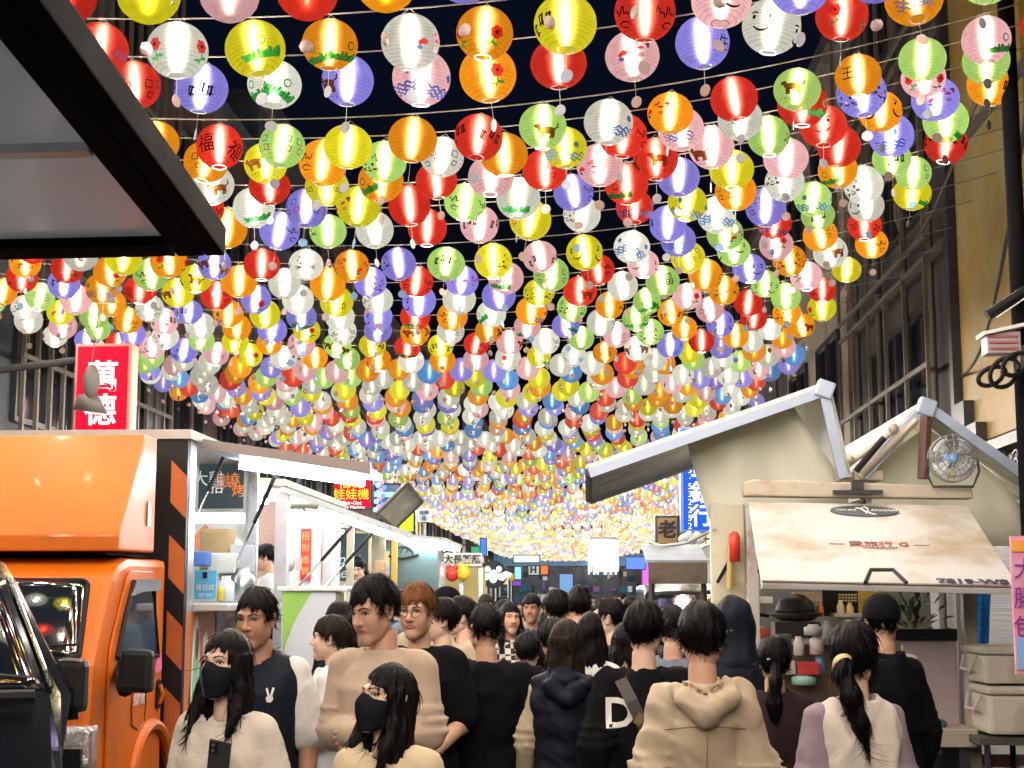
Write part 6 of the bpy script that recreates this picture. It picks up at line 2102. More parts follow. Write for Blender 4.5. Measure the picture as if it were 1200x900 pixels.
def strands(V, Q, n, seed, ctr, L=0.05, wd=0.0026, lift=0.006, droop=0.0):
    """loose tapered locks lying on a hair surface, combed down and away from the crown"""
    r = np.random.RandomState(seed)
    fn = np.cross(V[Q[:, 2]] - V[Q[:, 0]], V[Q[:, 3]] - V[Q[:, 1]])
    N_ = np.zeros_like(V)
    for k in range(4):
        np.add.at(N_, Q[:, k], fn)
    N_ /= np.maximum(np.linalg.norm(N_, axis=1, keepdims=True), 1e-9)
    i = r.randint(0, len(V), n)
    p, nn = V[i], N_[i]
    out = p - np.array(ctr)[None]
    out[:, 2] *= 0.25
    g = out / np.maximum(np.linalg.norm(out, axis=1, keepdims=True), 1e-6) * 0.7 + np.array([0, 0, -1.0]) + r.normal(size=(n, 3)) * 0.16
    t = g - nn * (g * nn).sum(1, keepdims=True)
    t /= np.maximum(np.linalg.norm(t, axis=1, keepdims=True), 1e-6)
    s = np.cross(t, nn)
    l = L * (0.5 + r.rand(n, 1))
    fr_ = (p[:, 1] < -.035) & (p[:, 2] > -.02)
    l[fr_] *= 0.38
    l[(p[:, 2] < -.02) & (p[:, 2] > -.1)] *= 0.6
    w_ = wd * (0.5 + r.rand(n, 1))
    lf = lift * r.rand(n, 1)
    rows = []
    for f_, k in ((0, .35), (.35, 1.0), (.7, .75), (1.0, .08)):
        c = p + t * l * f_ + nn * (0.0006 + lf * f_ - 1.2 * l * f_ * f_ * l / 0.1 * .5) + np.array([0, 0, -droop]) * f_ * f_
        rows += [c + s * w_ * k, c - s * w_ * k]
    A = np.stack(rows, 1)
    VV = A.reshape(-1, 3)
    b = np.arange(n)[:, None] * 8
    QQ = np.concatenate([b + np.array([[2 * k, 2 * k + 1, 2 * k + 3, 2 * k + 2]]) for k in range(3)])
    return VV, QQ


def put_mesh(name, parts, mats, parent, scale=1.0):
    """parts: list of (V, Q, material index)"""
    off = 0
    VV, FF, MI = [], [], []
    for V, Q, mi in parts:
        VV.append(np.asarray(V) * scale)
        FF += (np.asarray(Q) + off).tolist()
        MI += [mi] * len(Q)
        off += len(V)
    me = bpy.data.meshes.new(name)
    me.from_pydata(np.concatenate(VV).tolist(), [], FF)
    for m in (mats if isinstance(mats, list) else [mats]):
        me.materials.append(m)
    me.polygons.foreach_set('material_index', MI)
    me.polygons.foreach_set('use_smooth', [True] * len(FF))
    me.update()
    return link(name, me, parent)


def skin_mat(name, c):
    m = mat(name, c, 0.5, 0, 0.10, 24, 0.12, 220, spec=0.4)
    p = m.node_tree.nodes['Principled BSDF']
    p.inputs['Subsurface Weight'].default_value = 0.12
    p.inputs['Subsurface Radius'].default_value = (0.012, 0.005, 0.003)
    p.inputs['Subsurface Scale'].default_value = 1.0
    return m


SKIN = {'fair': skin_mat('fair skin', (0.74, 0.48, 0.36)), 'mid': skin_mat('skin', (0.60, 0.345, 0.235)), 'tan': skin_mat('tanned skin', (0.44, 0.23, 0.145))}
HAIR = {'black': mat('black hair', (0.004, 0.0035, 0.004), 0.45, 0, 0.4, 40, 0.45, 230, stretch=(1, 1, 0.05), spec=0.14),
        'brown': mat('brown hair', (0.055, 0.024, 0.011), 0.5, 0, 0.35, 40, 0.45, 230, stretch=(1, 1, 0.05), spec=0.14),
        'dark brown': mat('dark brown hair', (0.018, 0.011, 0.008), 0.5, 0, 0.35, 40, 0.45, 230, stretch=(1, 1, 0.05), spec=0.14),
        'ginger': mat('ginger brown hair', (0.15, 0.055, 0.018), 0.5, 0, 0.35, 40, 0.45, 230, stretch=(1, 1, 0.05), spec=0.14)}
LIP = mat('lips', (0.40, 0.13, 0.11), 0.4)
EYEW = mat('eye white', (0.66, 0.62, 0.58), 0.25)
IRIS = mat('dark iris', (0.012, 0.008, 0.006), 0.12)


def cloth(name, c, var=0.14, rough=0.85, bump=0.2, bscale=260):
    m = mat(name, c, rough, 0, var, 5, bump, bscale, spec=0.08 if max(c) < 0.06 else 0.25)
    m.node_tree.nodes['Principled BSDF'].inputs['Sheen Weight'].default_value = 0.0 if max(c) < 0.06 else 0.12
    return m


CL = {'cream': cloth('cream knit', (0.62, 0.54, 0.46), bump=0.4, bscale=180), 'beige': cloth('beige sweatshirt', (0.50, 0.37, 0.27)), 'black': cloth('black cotton', (0.006, 0.006, 0.0075)),
      'ink': cloth('ink blue cloth', (0.010, 0.013, 0.022), rough=0.5), 'white': cloth('white cotton', (0.70, 0.68, 0.66)), 'khaki': cloth('khaki jacket', (0.45, 0.35, 0.24), rough=0.6, bump=0.15),
      'butter': cloth('butter cotton', (0.66, 0.52, 0.33)), 'lilac': cloth('lilac grey knit', (0.27, 0.20, 0.24), bump=0.4, bscale=180), 'ivory': cloth('ivory knit vest', (0.68, 0.58, 0.50), bump=0.45, bscale=170), 'navy': cloth('navy jacket', (0.02, 0.045, 0.10), rough=0.5),
      'grey': cloth('grey jacket', (0.30, 0.30, 0.28)), 'burgundy': cloth('burgundy cloth', (0.13, 0.02, 0.03)), 'olive': cloth('brown jacket', (0.13, 0.09, 0.05)), 'sand': cloth('sand jacket', (0.45, 0.36, 0.24)),
      'pink': cloth('pink cloth', (0.6, 0.30, 0.27)), 'denim': cloth('dark denim', (0.018, 0.024, 0.045)), 'greyblue': cloth('grey blue cloth', (0.16, 0.19, 0.24)), 'plumb': cloth('plum black', (0.03, 0.018, 0.02)),
      'mask': cloth('black mask', (0.012, 0.013, 0.018), bump=0.1), 'bluemask': cloth('navy mask panel', (0.015, 0.05, 0.13), bump=0.1)}
SHOE = mat('dark shoe', (0.03, 0.03, 0.03), 0.5)
SOLE = mat('white sole', (0.5, 0.5, 0.5), 0.6)

# checked coat
m_, t_, N_, L_, p_ = node_mat('checked cloth')
tc_ = N_.new('ShaderNodeTexCoord')
ck_ = N_.new('ShaderNodeTexChecker'); ck_.inputs['Scale'].default_value = 26
ck_.inputs[1].default_value = (0.62, 0.58, 0.52, 1); ck_.inputs[2].default_value = (0.02, 0.02, 0.022, 1)
L_.new(tc_.outputs['Object'], ck_.inputs[0]); L_.new(ck_.outputs[0], p_.inputs['Base Color']); p_.inputs['Roughness'].default_value = 0.85
CL['check'] = m_

TORSO_M = [(0.80, .150, .105, .005), (0.92, .160, .115, .01), (1.06, .138, .100, .0), (1.20, .150, .112, -.005), (1.30, .154, .112, 0.0), (1.365, .118, .085, .01), (1.41, .075, .068, .015), (1.44, .05, .055, .015)]
TORSO_F = [(0.80, .155, .105, .005), (0.92, .170, .118, .012), (1.06, .128, .095, .0), (1.20, .140, .118, -.012), (1.29, .140, .102, 0.0), (1.36, .106, .078, .01), (1.41, .065, .06, .015), (1.44, .045, .05, .015)]
HC = np.array((0.0, -0.012, 1.592))           # head centre in body space
NP_ = Vector((0, 0.015, 1.485))                # pivot of the head


def head_matrix(hy, hp, hroll=0):
    Rm = Euler((R(-hp), R(hroll), R(hy)), 'XYZ').to_matrix().to_4x4()
    return Matrix.Translation(NP_) @ Rm @ Matrix.Translation(Vector(HC) - NP_)


def head_field(h, jaw=1.0, nose=1.0, neck=True, cheek=1.0):
    f = Field((-0.115, -0.145, -0.25), (0.115, 0.135, 0.14), h)
    f.ell((0, .012, .028), (.070, .090, .087), 0.0)
    f.ell((0, -.030, -.028), (.0585 * jaw, .062, .084), .03)
    f.capsule((.045 * jaw, .000, -.055), (.012, -.068, -.096), .022, .020, .025)
    f.capsule((-.045 * jaw, .000, -.055), (-.012, -.068, -.096), .022, .020, .025)
    f.ell((0, -.076, -.094), (.022, .016, .018), .02)
    for s in (-1, 1):
        f.ell((s * .033, -.058, -.030), (.028 * cheek, .026, .034), .03)
        f.capsule((s * .012, -.088, .024), (s * .045, -.072, .026), .010, .010, .018)
        f.ell((s * .072, .012, -.004), (.010, .022, .032), .008)
        f.ell((s * .078, .018, .012), (.008, .014, .016), .006)
        f.ell((s * .074, .006, -.030), (.008, .010, .010), .006)
    f.capsule((0, -.088, .014), (0, -.106 - .006 * nose, -.026), .0075, .0125, .012)
    for s in (-1, 1):
        f.ell((s * .0125, -.098, -.030), (.0088, .011, .0075), .007)
    f.ell((0, -.085, -.056), (.024, .008, .013), .016)
    if neck:
        f.capsule((0, .020, -.07), (0, .030, -.24), (.041 if jaw < 0.98 else .047), .054, .025)
    # eye sockets and mouth line
    for s in (-1, 1):
        sl, X, Y, Z = f.grid()
        d = ell_sdf(X, Y, Z, (s * .032, -.102, .004), (.019, .017, .012))
        k = .012
        a = -d
        hh = np.clip(0.5 - 0.5 * (f.F - a) / k, 0, 1)
        f.F = (f.F * (1 - hh) + a * hh + k * hh * (1 - hh)).astype(np.float32)
    return f


def bvh_of(V, Q):
    return BVHTree.FromPolygons([tuple(v) for v in V], [tuple(int(i) for i in q) for q in Q])


def on_face(bv, x, z, dy=0.0):
    hit = bv.ray_cast(Vector((x, -0.4, z)), Vector((0, 1, 0)))
    return Vector((x, (hit[0].y if hit[0] else -0.09) + dy, z))


def smin(a, b, k):
    h_ = np.clip(0.5 + 0.5 * (b - a) / k, 0, 1)
    return b * (1 - h_) + a * h_ - k * h_ * (1 - h_)


def hair_field(style, h, seed, length=0.25, fringe=0.035, vol=0.0, tail=None, part=0.0, sweep=0.0):
    lo = -0.14 if style in ('short', 'cap', 'hood') else -0.16 - length
    if style == 'pony':
        lo = -0.48
    f = Field((-0.18, -0.19, lo), (0.18, 0.25, 0.165), h)
    sl, X, Y, Z = f.grid()
    t = 0.004 + vol
    base = ell_sdf(X, Y, Z, (0, .014, .030), (.0755 + t, .096 + t, .092 + t))
    if style == 'short':
        zl = np.interp(f.ax[1], [-.12, -.085, -.055, -.025, .0, .03, .06, .11], [fringe, fringe, fringe - .004, .016, .030, .010, -.052, -.084])
    elif style == 'pony':
        zl = np.interp(f.ax[1], [-.12, -.085, -.055, -.02, .0, .03, .06, .11], [fringe + .02, fringe + .018, fringe, .0, -.008, -.03, -.06, -.07])
    else:
        zl = np.interp(f.ax[1], [-.12, -.085, -.055, -.03, .0, .03, .06, .11], [fringe, fringe, fringe, -.04, -.2, -.3, -.4, -.4])
    r = np.random.RandomState(seed)
    ph = np.arctan2(X, -(Y - 0.01))
    jag = 0.6 * (0.006 * np.sin(ph * 17 + r.rand() * 6) + 0.005 * np.sin(ph * 31 + r.rand() * 6) + 0.008 * np.sin(ph * 7 + r.rand() * 6))
    if style == 'short':
        base = base + (0.014 * np.clip((.03 - Z) / .08, 0, 1) * np.clip((Y + .05) / .08, 0, 1)).astype(np.float32)
    jag = jag + sweep * X * np.clip((-Y - .02) / .05, 0, 1) / .07
    d = np.maximum(base, (zl[None, :, None] + jag - Z) * 0.75)
    if style == 'long':
        P = np.array([(-.50, .085, .06, .05), (-.30, .098, .072, .045), (-.15, .100, .086, .035), (-.05, .092, .096, .02), (.03, .080 + vol, .099 + vol, .014)])
        z = Z.ravel()
        rx = np.interp(z, P[:, 0], P[:, 1])[None, None, :]; ry = np.interp(z, P[:, 0], P[:, 2])[None, None, :]; cc = np.interp(z, P[:, 0], P[:, 3])[None, None, :]
        c_ = (np.sqrt((X / rx) ** 2 + ((Y - cc) / ry) ** 2) - 1) * np.minimum(rx, ry)
        end = -length - 0.02 + 0.02 * np.sin(ph * 9 + 1) + 0.5 * jag
        c_ = np.maximum(c_, np.maximum(end - Z, Z - 0.035))
        d = smin(c_, d, 0.02)
        # opening for the face and throat
        fw_ = np.interp(z, [-.5, -.2, -.1, -.03, .02, .06], [.050, .056, .058, .060, .055, .042])[None, None, :]
        yb_ = np.interp(z, [-.5, -.12, -.03, .03], [.03, .02, -.005, -.05])[None, None, :]
        op = np.maximum(np.maximum(np.abs(X) - fw_, Y - yb_), Z - (fringe - 0.002 + jag))
        d = np.maximum(d, -op * 0.8)
    f.F = d.astype(np.float32)
    if style == 'long':
        for s in (-1, 1):
            f.chain([(s * .073, -.022, .02), (s * .086, -.022, -.08), (s * .092, -.045, -.16), (s * .088, -.078, -min(length, .34))], [.012, .021, .022, .012], .02, 1.0)
    if style == 'pony':
        tl = tail or [(0, .10, .01), (.01, .145, -.03), (.03, .15, -.12), (.05, .14, -.24), (.055, .13, -.34)]
        f.chain(tl, [.026, .036, .040, .034, .012][:len(tl)], .015)
    # locks
    lk = np.zeros_like(f.F)
    for i in range(5):
        a_ = r.choice([14, 19, 25, 33, 41]) * (1 if i % 2 else -1)
        lk += np.sin(a_ * ph + r.rand() * 6.3 + (18 * Z + 14 * Y) * (0.5 + r.rand())).astype(np.float32)
    f.F += (0.0035 * np.sin(38 * X + 21 * Z + r.rand() * 6) * np.sin(33 * Y - 25 * Z + r.rand() * 6)).astype(np.float32)
    f.F += lk * 0.0011 + (0.003 * np.sin(ph * 11 + 30 * Z)).astype(np.float32) * (1 if style == 'short' else 0.5)
    return f


def hand_parts(Wp, d, n, side, h, curl=35, spread=1.0, thumb=40):
    """hand mesh: wrist at Wp, fingers along d, palm facing n; side +1: thumb on d x n side"""
    d = Vector(d).normalized(); n = Vector(n); n = (n - d * n.dot(d)).normalized()
    s = d.cross(n) * side
    Wp = Vector(Wp)
    P = lambda a, b, c: Wp + d * a + s * b + n * c
    pts = [P(0, 0, 0)]
    caps = []
    caps.append((P(-0.02, 0, 0), P(0.02, 0, 0), .026, .026))
    for b in (-.026, -.009, .009, .026):
        caps.append((P(0.015, b * 0.7, 0), P(.082, b, 0), .016, .0125))
    fl = [(.028, .066), (.010, .076), (-.009, .070), (-.027, .055)]
    for b, L in fl:
        p = P(.082, b, 0)
        ang = 0
        dd = d.copy()
        rr = .0095
        for seg in (.46, .32, .24):
            ang += curl * (0.75 if seg > .4 else 1.0)
            dd = d * math.cos(R(ang)) + n * math.sin(R(ang)) + s * (b * 1.2 * spread)
            q = p + dd.normalized() * L * seg
            caps.append((p, q, rr, rr * 0.93))
            p = q
            rr *= 0.93
    p = P(.022, .026, .006)
    q = p + (d * math.cos(R(thumb)) + s * math.sin(R(thumb)) + n * 0.35).normalized() * .04
    caps.append((p, q, .013, .0115))
    caps.append((q, q + (d * math.cos(R(thumb * 0.4)) + s * math.sin(R(thumb * .4)) + n * 0.5).normalized() * .032, .0112, .009))
    A = np.array([list(c[0]) for c in caps] + [list(c[1]) for c in caps])
    f = Field(A.min(0) - .04, A.max(0) + .04, h)
    for a, b, ra, rb in caps:
        f.capsule(a, b, ra, rb, .006)
    return f.mesh()


def make_person(label, px, py, Y, yaw=0, hy=0, hp=0, sex='m', hair=('short', 'black', {}), skin='mid', top=None, over=None, arms=('down', 'down'), legs='denim',
                q=1.0, group=None, mask=None, glasses=False, face=True, jaw=None, wide=1.0, extra=None, roll=0, headk=1.0, at_loc=None, H=None, eyes=0.85, smile=0, push=1.13):
    """px, py: pixel of the top of the head, Y: distance; yaw 0 faces the camera"""
    if at_loc is None:
        Y *= push
        tp = at(px, py, Y)
        H = tp.z
        at_loc = (tp.x, tp.y, 0)
    S = H / 1.732
    p = thing('person', label, 'person', at_loc, R(yaw), group)
    seed = int(abs(px * 7 + py * 13)) % 9999
    Rp = random.Random(seed)
    female = sex == 'f'
    jaw = jaw or (0.93 if female else 1.02)
    hb, hh_, hs = 0.012 * q, 0.0045 * q, 0.0055 * q
    T = [(z, rx * wide * 0.92, ry * (0.5 + 0.5 * wide), c) for z, rx, ry, c in (TORSO_F if female else TORSO_M)]
    shx = (0.120 if female else 0.136) * wide
    sh = 1.366
    LIMB = (.042, .034, .026) if female else (.050, .040, .030)
    AR = []
    for s, a in zip((-1, 1), arms):
        s0 = (s * shx, .012, sh)
        if a == 'down':
            e, wq = (s * (shx + .068), .035, 1.11), (s * (shx + .080), -.04, .87)
        elif a == 'swing':
            e, wq = (s * (shx + .055), .07, 1.11), (s * (shx + .06), .02, .87)
        elif a == 'phone':
            e, wq = (s * (shx + .05), -.02, 1.10), (s * (shx - .13), -.24, 1.155)
        elif a == 'fold':
            e, wq = (s * (shx + .040), -.02, 1.14), (s * .03, -.20, 1.15)
        elif a == 'front':
            e, wq = (s * (shx + .045), .0, 1.11), (s * (shx - .02), -.22, 1.02)
        elif a == 'up':
            e, wq = (s * (shx + .10), -.06, 1.16), (s * (shx - .02), -.20, 1.38)
        elif a == 'back':
            e, wq = (s * (shx + .08), .06, 1.12), (s * (shx - .02), .04, .95)
        else:
            e, wq = a
        AR.append((s, s0, e, wq))
    # ---------------- body: one continuous figure
    f = Field((-.40, -.36, 0), (.40, .28, 1.50), hb)
    f.loft(T, .02, -.012)
    for s, s0, e, wq in AR:
        f.capsule((s * .03, .015, 1.38), (s * shx * .9, .012, sh), .022, .036, .02)
        f.chain([s0, e, wq], [LIMB[0] + .008, LIMB[1], LIMB[2]], .03)
    for s in (-1, 1):
        f.chain([(s * .085, .005, .88), (s * .095, -.005, .48), (s * .098, .02, .09)], [.088, .055, .040], .03)
        f.capsule((s * .098, .02, .06), (s * .108, -.13, .035), .040, .032, .02)
    f.capsule((0, .018, 1.36), (0, .018, 1.49), .052, .050, .02)
    V, Q = f.mesh()
    parts = [(V, Q, 0)]
    HM = head_matrix(hy, hp, roll) @ Matrix.Translation(Vector((0, .01, -.08))) @ Matrix.Diagonal((headk * .88, headk * .94, headk * .965, 1)) @ Matrix.Translation(Vector((0, -.01, .08)))
    hf = head_field(hh_, jaw)
    hV, hQ = hf.mesh()
    bv = bvh_of(hV, hQ) if face else None
    A = np.array(HM)
    parts.append((hV @ A[:3, :3].T + A[:3, 3], hQ, 0))
    for s, s0, e, wq in AR:
        d = Vector(wq) - Vector(e)
        kind = arms[0 if s < 0 else 1]
        if kind == 'phone':
            parts.append((*hand_parts(Vector(wq), Vector((s * -0.5, -0.25, 0.75)), (s * -0.35, 0.9, 0.1), s, hh_, 42, 1.0, 30), 0))
        elif kind == 'fold':
            parts.append((*hand_parts(Vector(wq), Vector((-s * .9, -.1, -.2)), (0, 1, 0), -s, hh_, 25), 0))
        else:
            parts.append((*hand_parts(Vector(wq), d, (-s, -0.15, 0), s, hh_ * 1.2, 22), 0))
    put_mesh('body', parts, [SKIN[skin]], p, S)
    # ---------------- clothes
    tw = Field((-.27, -.22, .04), (.27, .26, 1.06), hb)
    tw.loft([r_ for r_ in T if r_[0] <= 1.06] , .02, .010)
    for s in (-1, 1):
        tw.chain([(s * .088, .006, .88), (s * .098, .0, .48), (s * .10, .02, .10)], [.100, .076, .066], .03)
    tw.wrinkle(.003, 22, seed)
    sl, X, Yg, Z = tw.grid()
    tw.cut((0.085 - Z))
    put_mesh('trousers', [(*tw.mesh(), 0)], CL[legs] if isinstance(legs, str) else legs, p, S)
    for s in (-1, 1):
        sf = Field((s * .105 - .08, -.24, -.01), (s * .105 + .08, .12, .13), .009 * max(1, q * .8))
        sf.capsule((s * .100, .035, .055), (s * .110, -.14, .042), .050, .044, .02)
        sf.capsule((s * .100, .03, .06), (s * .1, .03, .10), .048, .045, .02)
        sl, X, Yg, Z = sf.grid()
        sf.cut(0.004 - Z)
        put_mesh('shoe', [(*sf.mesh(), 0)], SHOE, p, S)

    def garment(name, m, sleeve=1.0, thick=.018, hem=.90, neck=.072, neckz=1.444, quilt=0, hood=False, collar=0, loose=0.0, wr=.0065, cuff=True, armless=False, deep=0):
        g = Field((-.43, -.38, hem - .05), (.43, .33, 1.56), hb * 0.85)
        P = [(z, rx + loose * (1.1 if z < 1.2 else .6), ry + loose, c) for z, rx, ry, c in T]
        g.loft(P, .02, thick)
        for s, s0, e, wq in AR:
            g.capsule((s * .035, .015, 1.41), (s * shx * (.84 if armless else .97), .012, sh + .008), .024 + thick, .034 + thick, .035)
            if armless:
                g.ell((s * shx * .80, .01, 1.33), (.036 + thick, .070 + thick, .09), .04)
                continue
            e_, w_ = Vector(e), Vector(wq)
            s0v = Vector(s0)
            if sleeve <= 0.5:
                end = s0v.lerp(e_, sleeve / 0.5 * 0.98)
                g.capsule(s0v, end, LIMB[0] + thick + .012, LIMB[0] + thick + .010 + loose * .5, .04)
            else:
                k = (sleeve - .5) / .5 * .97
                end = e_.lerp(w_, k)
                g.chain([s0v, e_, end], [LIMB[0] + thick + .008, LIMB[1] + thick + .004 + loose * .6, LIMB[2] + thick + .003 + loose * .5], .009)
                if cuff:
                    g.capsule(e_.lerp(w_, max(0, k - .08)), end, LIMB[2] + thick + .007 + loose * .3, LIMB[2] + thick + .003, .004)
                # folds at the inner elbow
                for q_ in (-.04, 0.0, .04):
                    c_ = e_ + (s0v - e_).normalized() * (0.05 + q_)
                    g.ell(c_, (LIMB[1] + thick + .016 + loose * .6, LIMB[1] + thick + .016 + loose * .6, .010), .012)
        if hood:
            g.chain([(-.092, -.03, 1.41), (-.098, .05, 1.42), (-.072, .125, 1.39), (0, .158, 1.35), (.072, .125, 1.39), (.098, .05, 1.42), (.092, -.03, 1.41)], [.022, .034, .042, .048, .042, .034, .022], .008)
            g.chain([(-.074, .02, 1.445), (-.052, .085, 1.445), (0, .115, 1.425), (.052, .085, 1.445), (.074, .02, 1.445)], [.018, .022, .026, .022, .018], .004)
        if collar:
            sl, X, Yg, Z = g.grid((-.2, -.2, 1.36), (.2, .25, 1.56))
            rr = np.sqrt(X ** 2 + (Yg - .018) ** 2)
            ring = np.maximum(np.abs(rr - .076) - .012, np.abs(Z - (1.42 + collar / 2)) - collar / 2 - .01)
            g.put(sl, ring.astype(np.float32), .012)
        g.wrinkle(wr, 19, seed + 3, (1, 1, .55))
        g.ridge(wr * .9, 13, seed + 5)
        g.wrinkle(wr * .45, 48, seed + 9, (1, 1, .5))
        sl, X, Yg, Z = g.grid()
        if quilt:
            g.F += (-.007 * np.abs(np.sin(Z * math.pi / quilt)) * np.ones_like(g.F) + .004).astype(np.float32)
        g.cut(hem - Z + 0.006 * np.sin(9 * X + seed))
        # neck opening
        nk = np.maximum(np.sqrt(X ** 2 + (Yg - .012 + deep) ** 2) - neck, neckz - .052 - Z + .30 * (Yg + .02) * (1 if not collar else .2))
        g.cut(-nk)
        V, Q = g.mesh()
        o = put_mesh(name, [(V, Q, 0)], m, p, S)
        o['bv'] = 0
        del o['bv']
        return o, V, Q

    tops = {}
    for key, spec in (('top', top), ('over', over)):
        if spec:
            nm_, m_, kw = spec
            tops[key] = garment(nm_, CL[m_] if isinstance(m_, str) else m_, **kw)
    # ---------------- hair
    st_, hc_, hk = hair
    Sm = HM
    if st_:
        hfld = hair_field(st_, hs, seed, **hk)
        hv, hq = hfld.mesh()
        hps = [(hv, hq, 0)]
        if q < 1.9:
            hps.append((*strands(hv, hq, int(1900 / q), seed, (0.01, .035, .06), .05 if st_ == 'short' else .075, .0018 * q ** .5, .004 if st_ == 'short' else .003), 0))
        A_ = np.array(HM)
        put_mesh('hair', [(v_ @ A_[:3, :3].T + A_[:3, 3], q_, m_) for v_, q_, m_ in hps], HAIR[hc_], p, S)
    # ---------------- face
    def hp3(v):
        return (HM @ Vector(v)) * S
    if face:
        ez = .005
        for s in (-1, 1):
            c = on_face(bv, s * .0325, ez, 0.0045)
            e_ = MB().ellipsoid(c, (.0138, .006, .0058 * eyes), 12, 8, rot=Matrix.Rotation(R(22 * s), 3, 'Z'))
            for i, v in enumerate(e_.v):
                e_.v[i] = tuple(hp3(v))
            eo = e_.build('eye', EYEW, p, smooth=True, world=False)
            i_ = MB().ellipsoid(c + Vector((0, -.0042, 0)), (.0058, .0030, .0056 * eyes), 10, 8)
            i_.v = [tuple(hp3(v)) for v in i_.v]
            i_.build('iris', IRIS, eo, smooth=True, world=False)
            l_ = MB().tube([hp3(on_face(bv, s * x, ez + z, -.001)) for x, z in ((.018, .0005), (.025, .0062), (.033, .0078), (.041, .0055), (.048, -.001))], .0019 * S, 5)
            l_.build('eyelash', HAIR['black'], p, smooth=True, world=False)
            b_ = MB().tube([hp3(on_face(bv, s * x, z, -.0005)) for x, z in ((.013, .0225), (.022, .0265), (.033, .029), (.043, .028), (.052, .0225))], (.0034 if not female else .0026) * S, 6, r2=.0016 * S)
            b_.build('eyebrow', HAIR[hc_ if hc_ != 'ginger' else 'brown'], p, smooth=True, world=False)
        if not mask:
            lp = MB()
            mz = -.058
            lp.tube([hp3(on_face(bv, x, mz + z + smile * abs(x) * 6, -.0006)) for x, z in ((-.029, .0), (-.016, .0030), (-.005, .0045), (0, .0036), (.005, .0045), (.016, .0030), (.029, .0))], .0024 * S, 6)
            lp.tube([hp3(on_face(bv, x, mz - .0075 + z + smile * abs(x) * 6, -.0008)) for x, z in ((-.027, .0065), (-.014, .0016), (0, .0000), (.014, .0016), (.027, .0065))], .0031 * S, 6)
            lp.build('lips', LIP, p, smooth=True, world=False)
    if glasses:
        gl = MB()
        for s in (-1, 1):
            gl.tube([hp3(Vector((s * .034 + .024 * math.cos(R(30 * i)), -.106 + .004 * abs(math.cos(R(30 * i))), .001 + .019 * math.sin(R(30 * i))))) for i in range(13)], .0016 * S, 5)
            gl.tube([hp3((s * .058, -.102, .006)), hp3((s * .078, -.05, .008)), hp3((s * .082, .01, .010))], .0015 * S, 5)
        gl.tube([hp3((-.010, -.107, .005)), hp3((0, -.109, .008)), hp3((.010, -.107, .005))], .0015 * S, 5)
        gl.build('glasses', FRM, p, smooth=True, world=False)
    if mask:
        mf = Field((-.10, -.15, -.14), (.10, .05, .03), .0042 * q)
        base = head_field(.0042 * q, jaw, neck=False)
        # sample the head on the mask grid
        sl, X, Yg, Z = mf.grid()
        ix = np.clip(((mf.ax[0] - base.lo[0]) / base.h).round().astype(int), 0, base.F.shape[0] - 1)
        iy = np.clip(((mf.ax[1] - base.lo[1]) / base.h).round().astype(int), 0, base.F.shape[1] - 1)
        iz = np.clip(((mf.ax[2] - base.lo[2]) / base.h).round().astype(int), 0, base.F.shape[2] - 1)
        d = base.F[np.ix_(ix, iy, iz)] - .006
        d = smin(d, ell_sdf(X, Yg, Z, (0, -.085, -.045), (.042, .040, .050)), .02)
        ax_ = np.abs(X)
        top_ = Z - (-.006 + .016 * np.exp(-(X / .018) ** 2) - .10 * np.maximum(0, ax_ - .03))
        bot_ = (-.118 + .55 * np.maximum(0, Yg + .06)) - Z
        bk_ = Yg - (.000 - .5 * np.maximum(0, -Z - .06))
        d = np.maximum(np.maximum(d, top_), np.maximum(bot_ * .8, bk_))
        mf.F = d.astype(np.float32)
        V, Q = mf.mesh()
        ctr = V[Q].mean(1)
        parts_ = [(V @ A[:3, :3].T + A[:3, 3], Q, 0)]
        mo = put_mesh('face_mask', parts_, [CL['mask'], CL['bluemask']], p, S)
        if mask == 'blue':
            mo.data.polygons.foreach_set('material_index', [1 if (c[0] < -.012) else 0 for c in ctr])
        lo_ = MB()
        for s in (-1, 1):
            lo_.tube([hp3((s * .066, .0, -.03)), hp3((s * .080, .018, -.032)), hp3((s * .083, .03, .0)), hp3((s * .078, .012, .024))], .0016 * S, 5)
        for s_ in (0,):
            lo_.build('ear_loop', CL['mask'], mo, world=False)
    info = dict(p=p, S=S, HM=HM, hp3=hp3, tops=tops, AR=AR, T=T)
    if extra:
        extra(info)
    return info


def cloth_hit(info, key, x, z, side):
    """point on the garment: side -1 chest, +1 back (body space)"""
    o, V, Q = info['tops'][key]
    if 'bvh_' + key not in info:
        info['bvh_' + key] = bvh_of(V, Q)
    h_ = info['bvh_' + key].ray_cast(Vector((x, side * 0.6, z)), Vector((0, -side, 0)))
    return (h_[0] if h_[0] else Vector((x, side * .13, z))) + Vector((0, side * .003, 0))


def cloth_text(info, key, txt, size, x, z, side, m, name='lettering', **kw):
    me = text_mesh(txt, size, 0.0, **kw)
    bm = bmesh.new(); bm.from_mesh(me)
    for _i in range(2):
        bmesh.ops.subdivide_edges(bm, edges=[e for e in bm.edges if e.calc_length() > .015], cuts=1)
    for v in bm.verts:
        sx = -1 if side > 0 else 1
        q = cloth_hit(info, key, x + v.co.x * sx, z + v.co.y, side)
        v.co = q * info['S']
    bm.to_mesh(me); bm.free()
    me.materials.clear(); me.materials.append(m)
    return link(name, me, info['tops'][key][0])


def on_person(info, mb, name, m, smooth=True, parent=None):
    mb.v = [tuple(Vector(v) * info['S']) for v in mb.v]
    return mb.build(name, m, parent or info['p'], smooth=smooth, world=False)
# ================================================================ the people in the photograph
WHT = mat('white print', (0.72, 0.70, 0.66), 0.6)


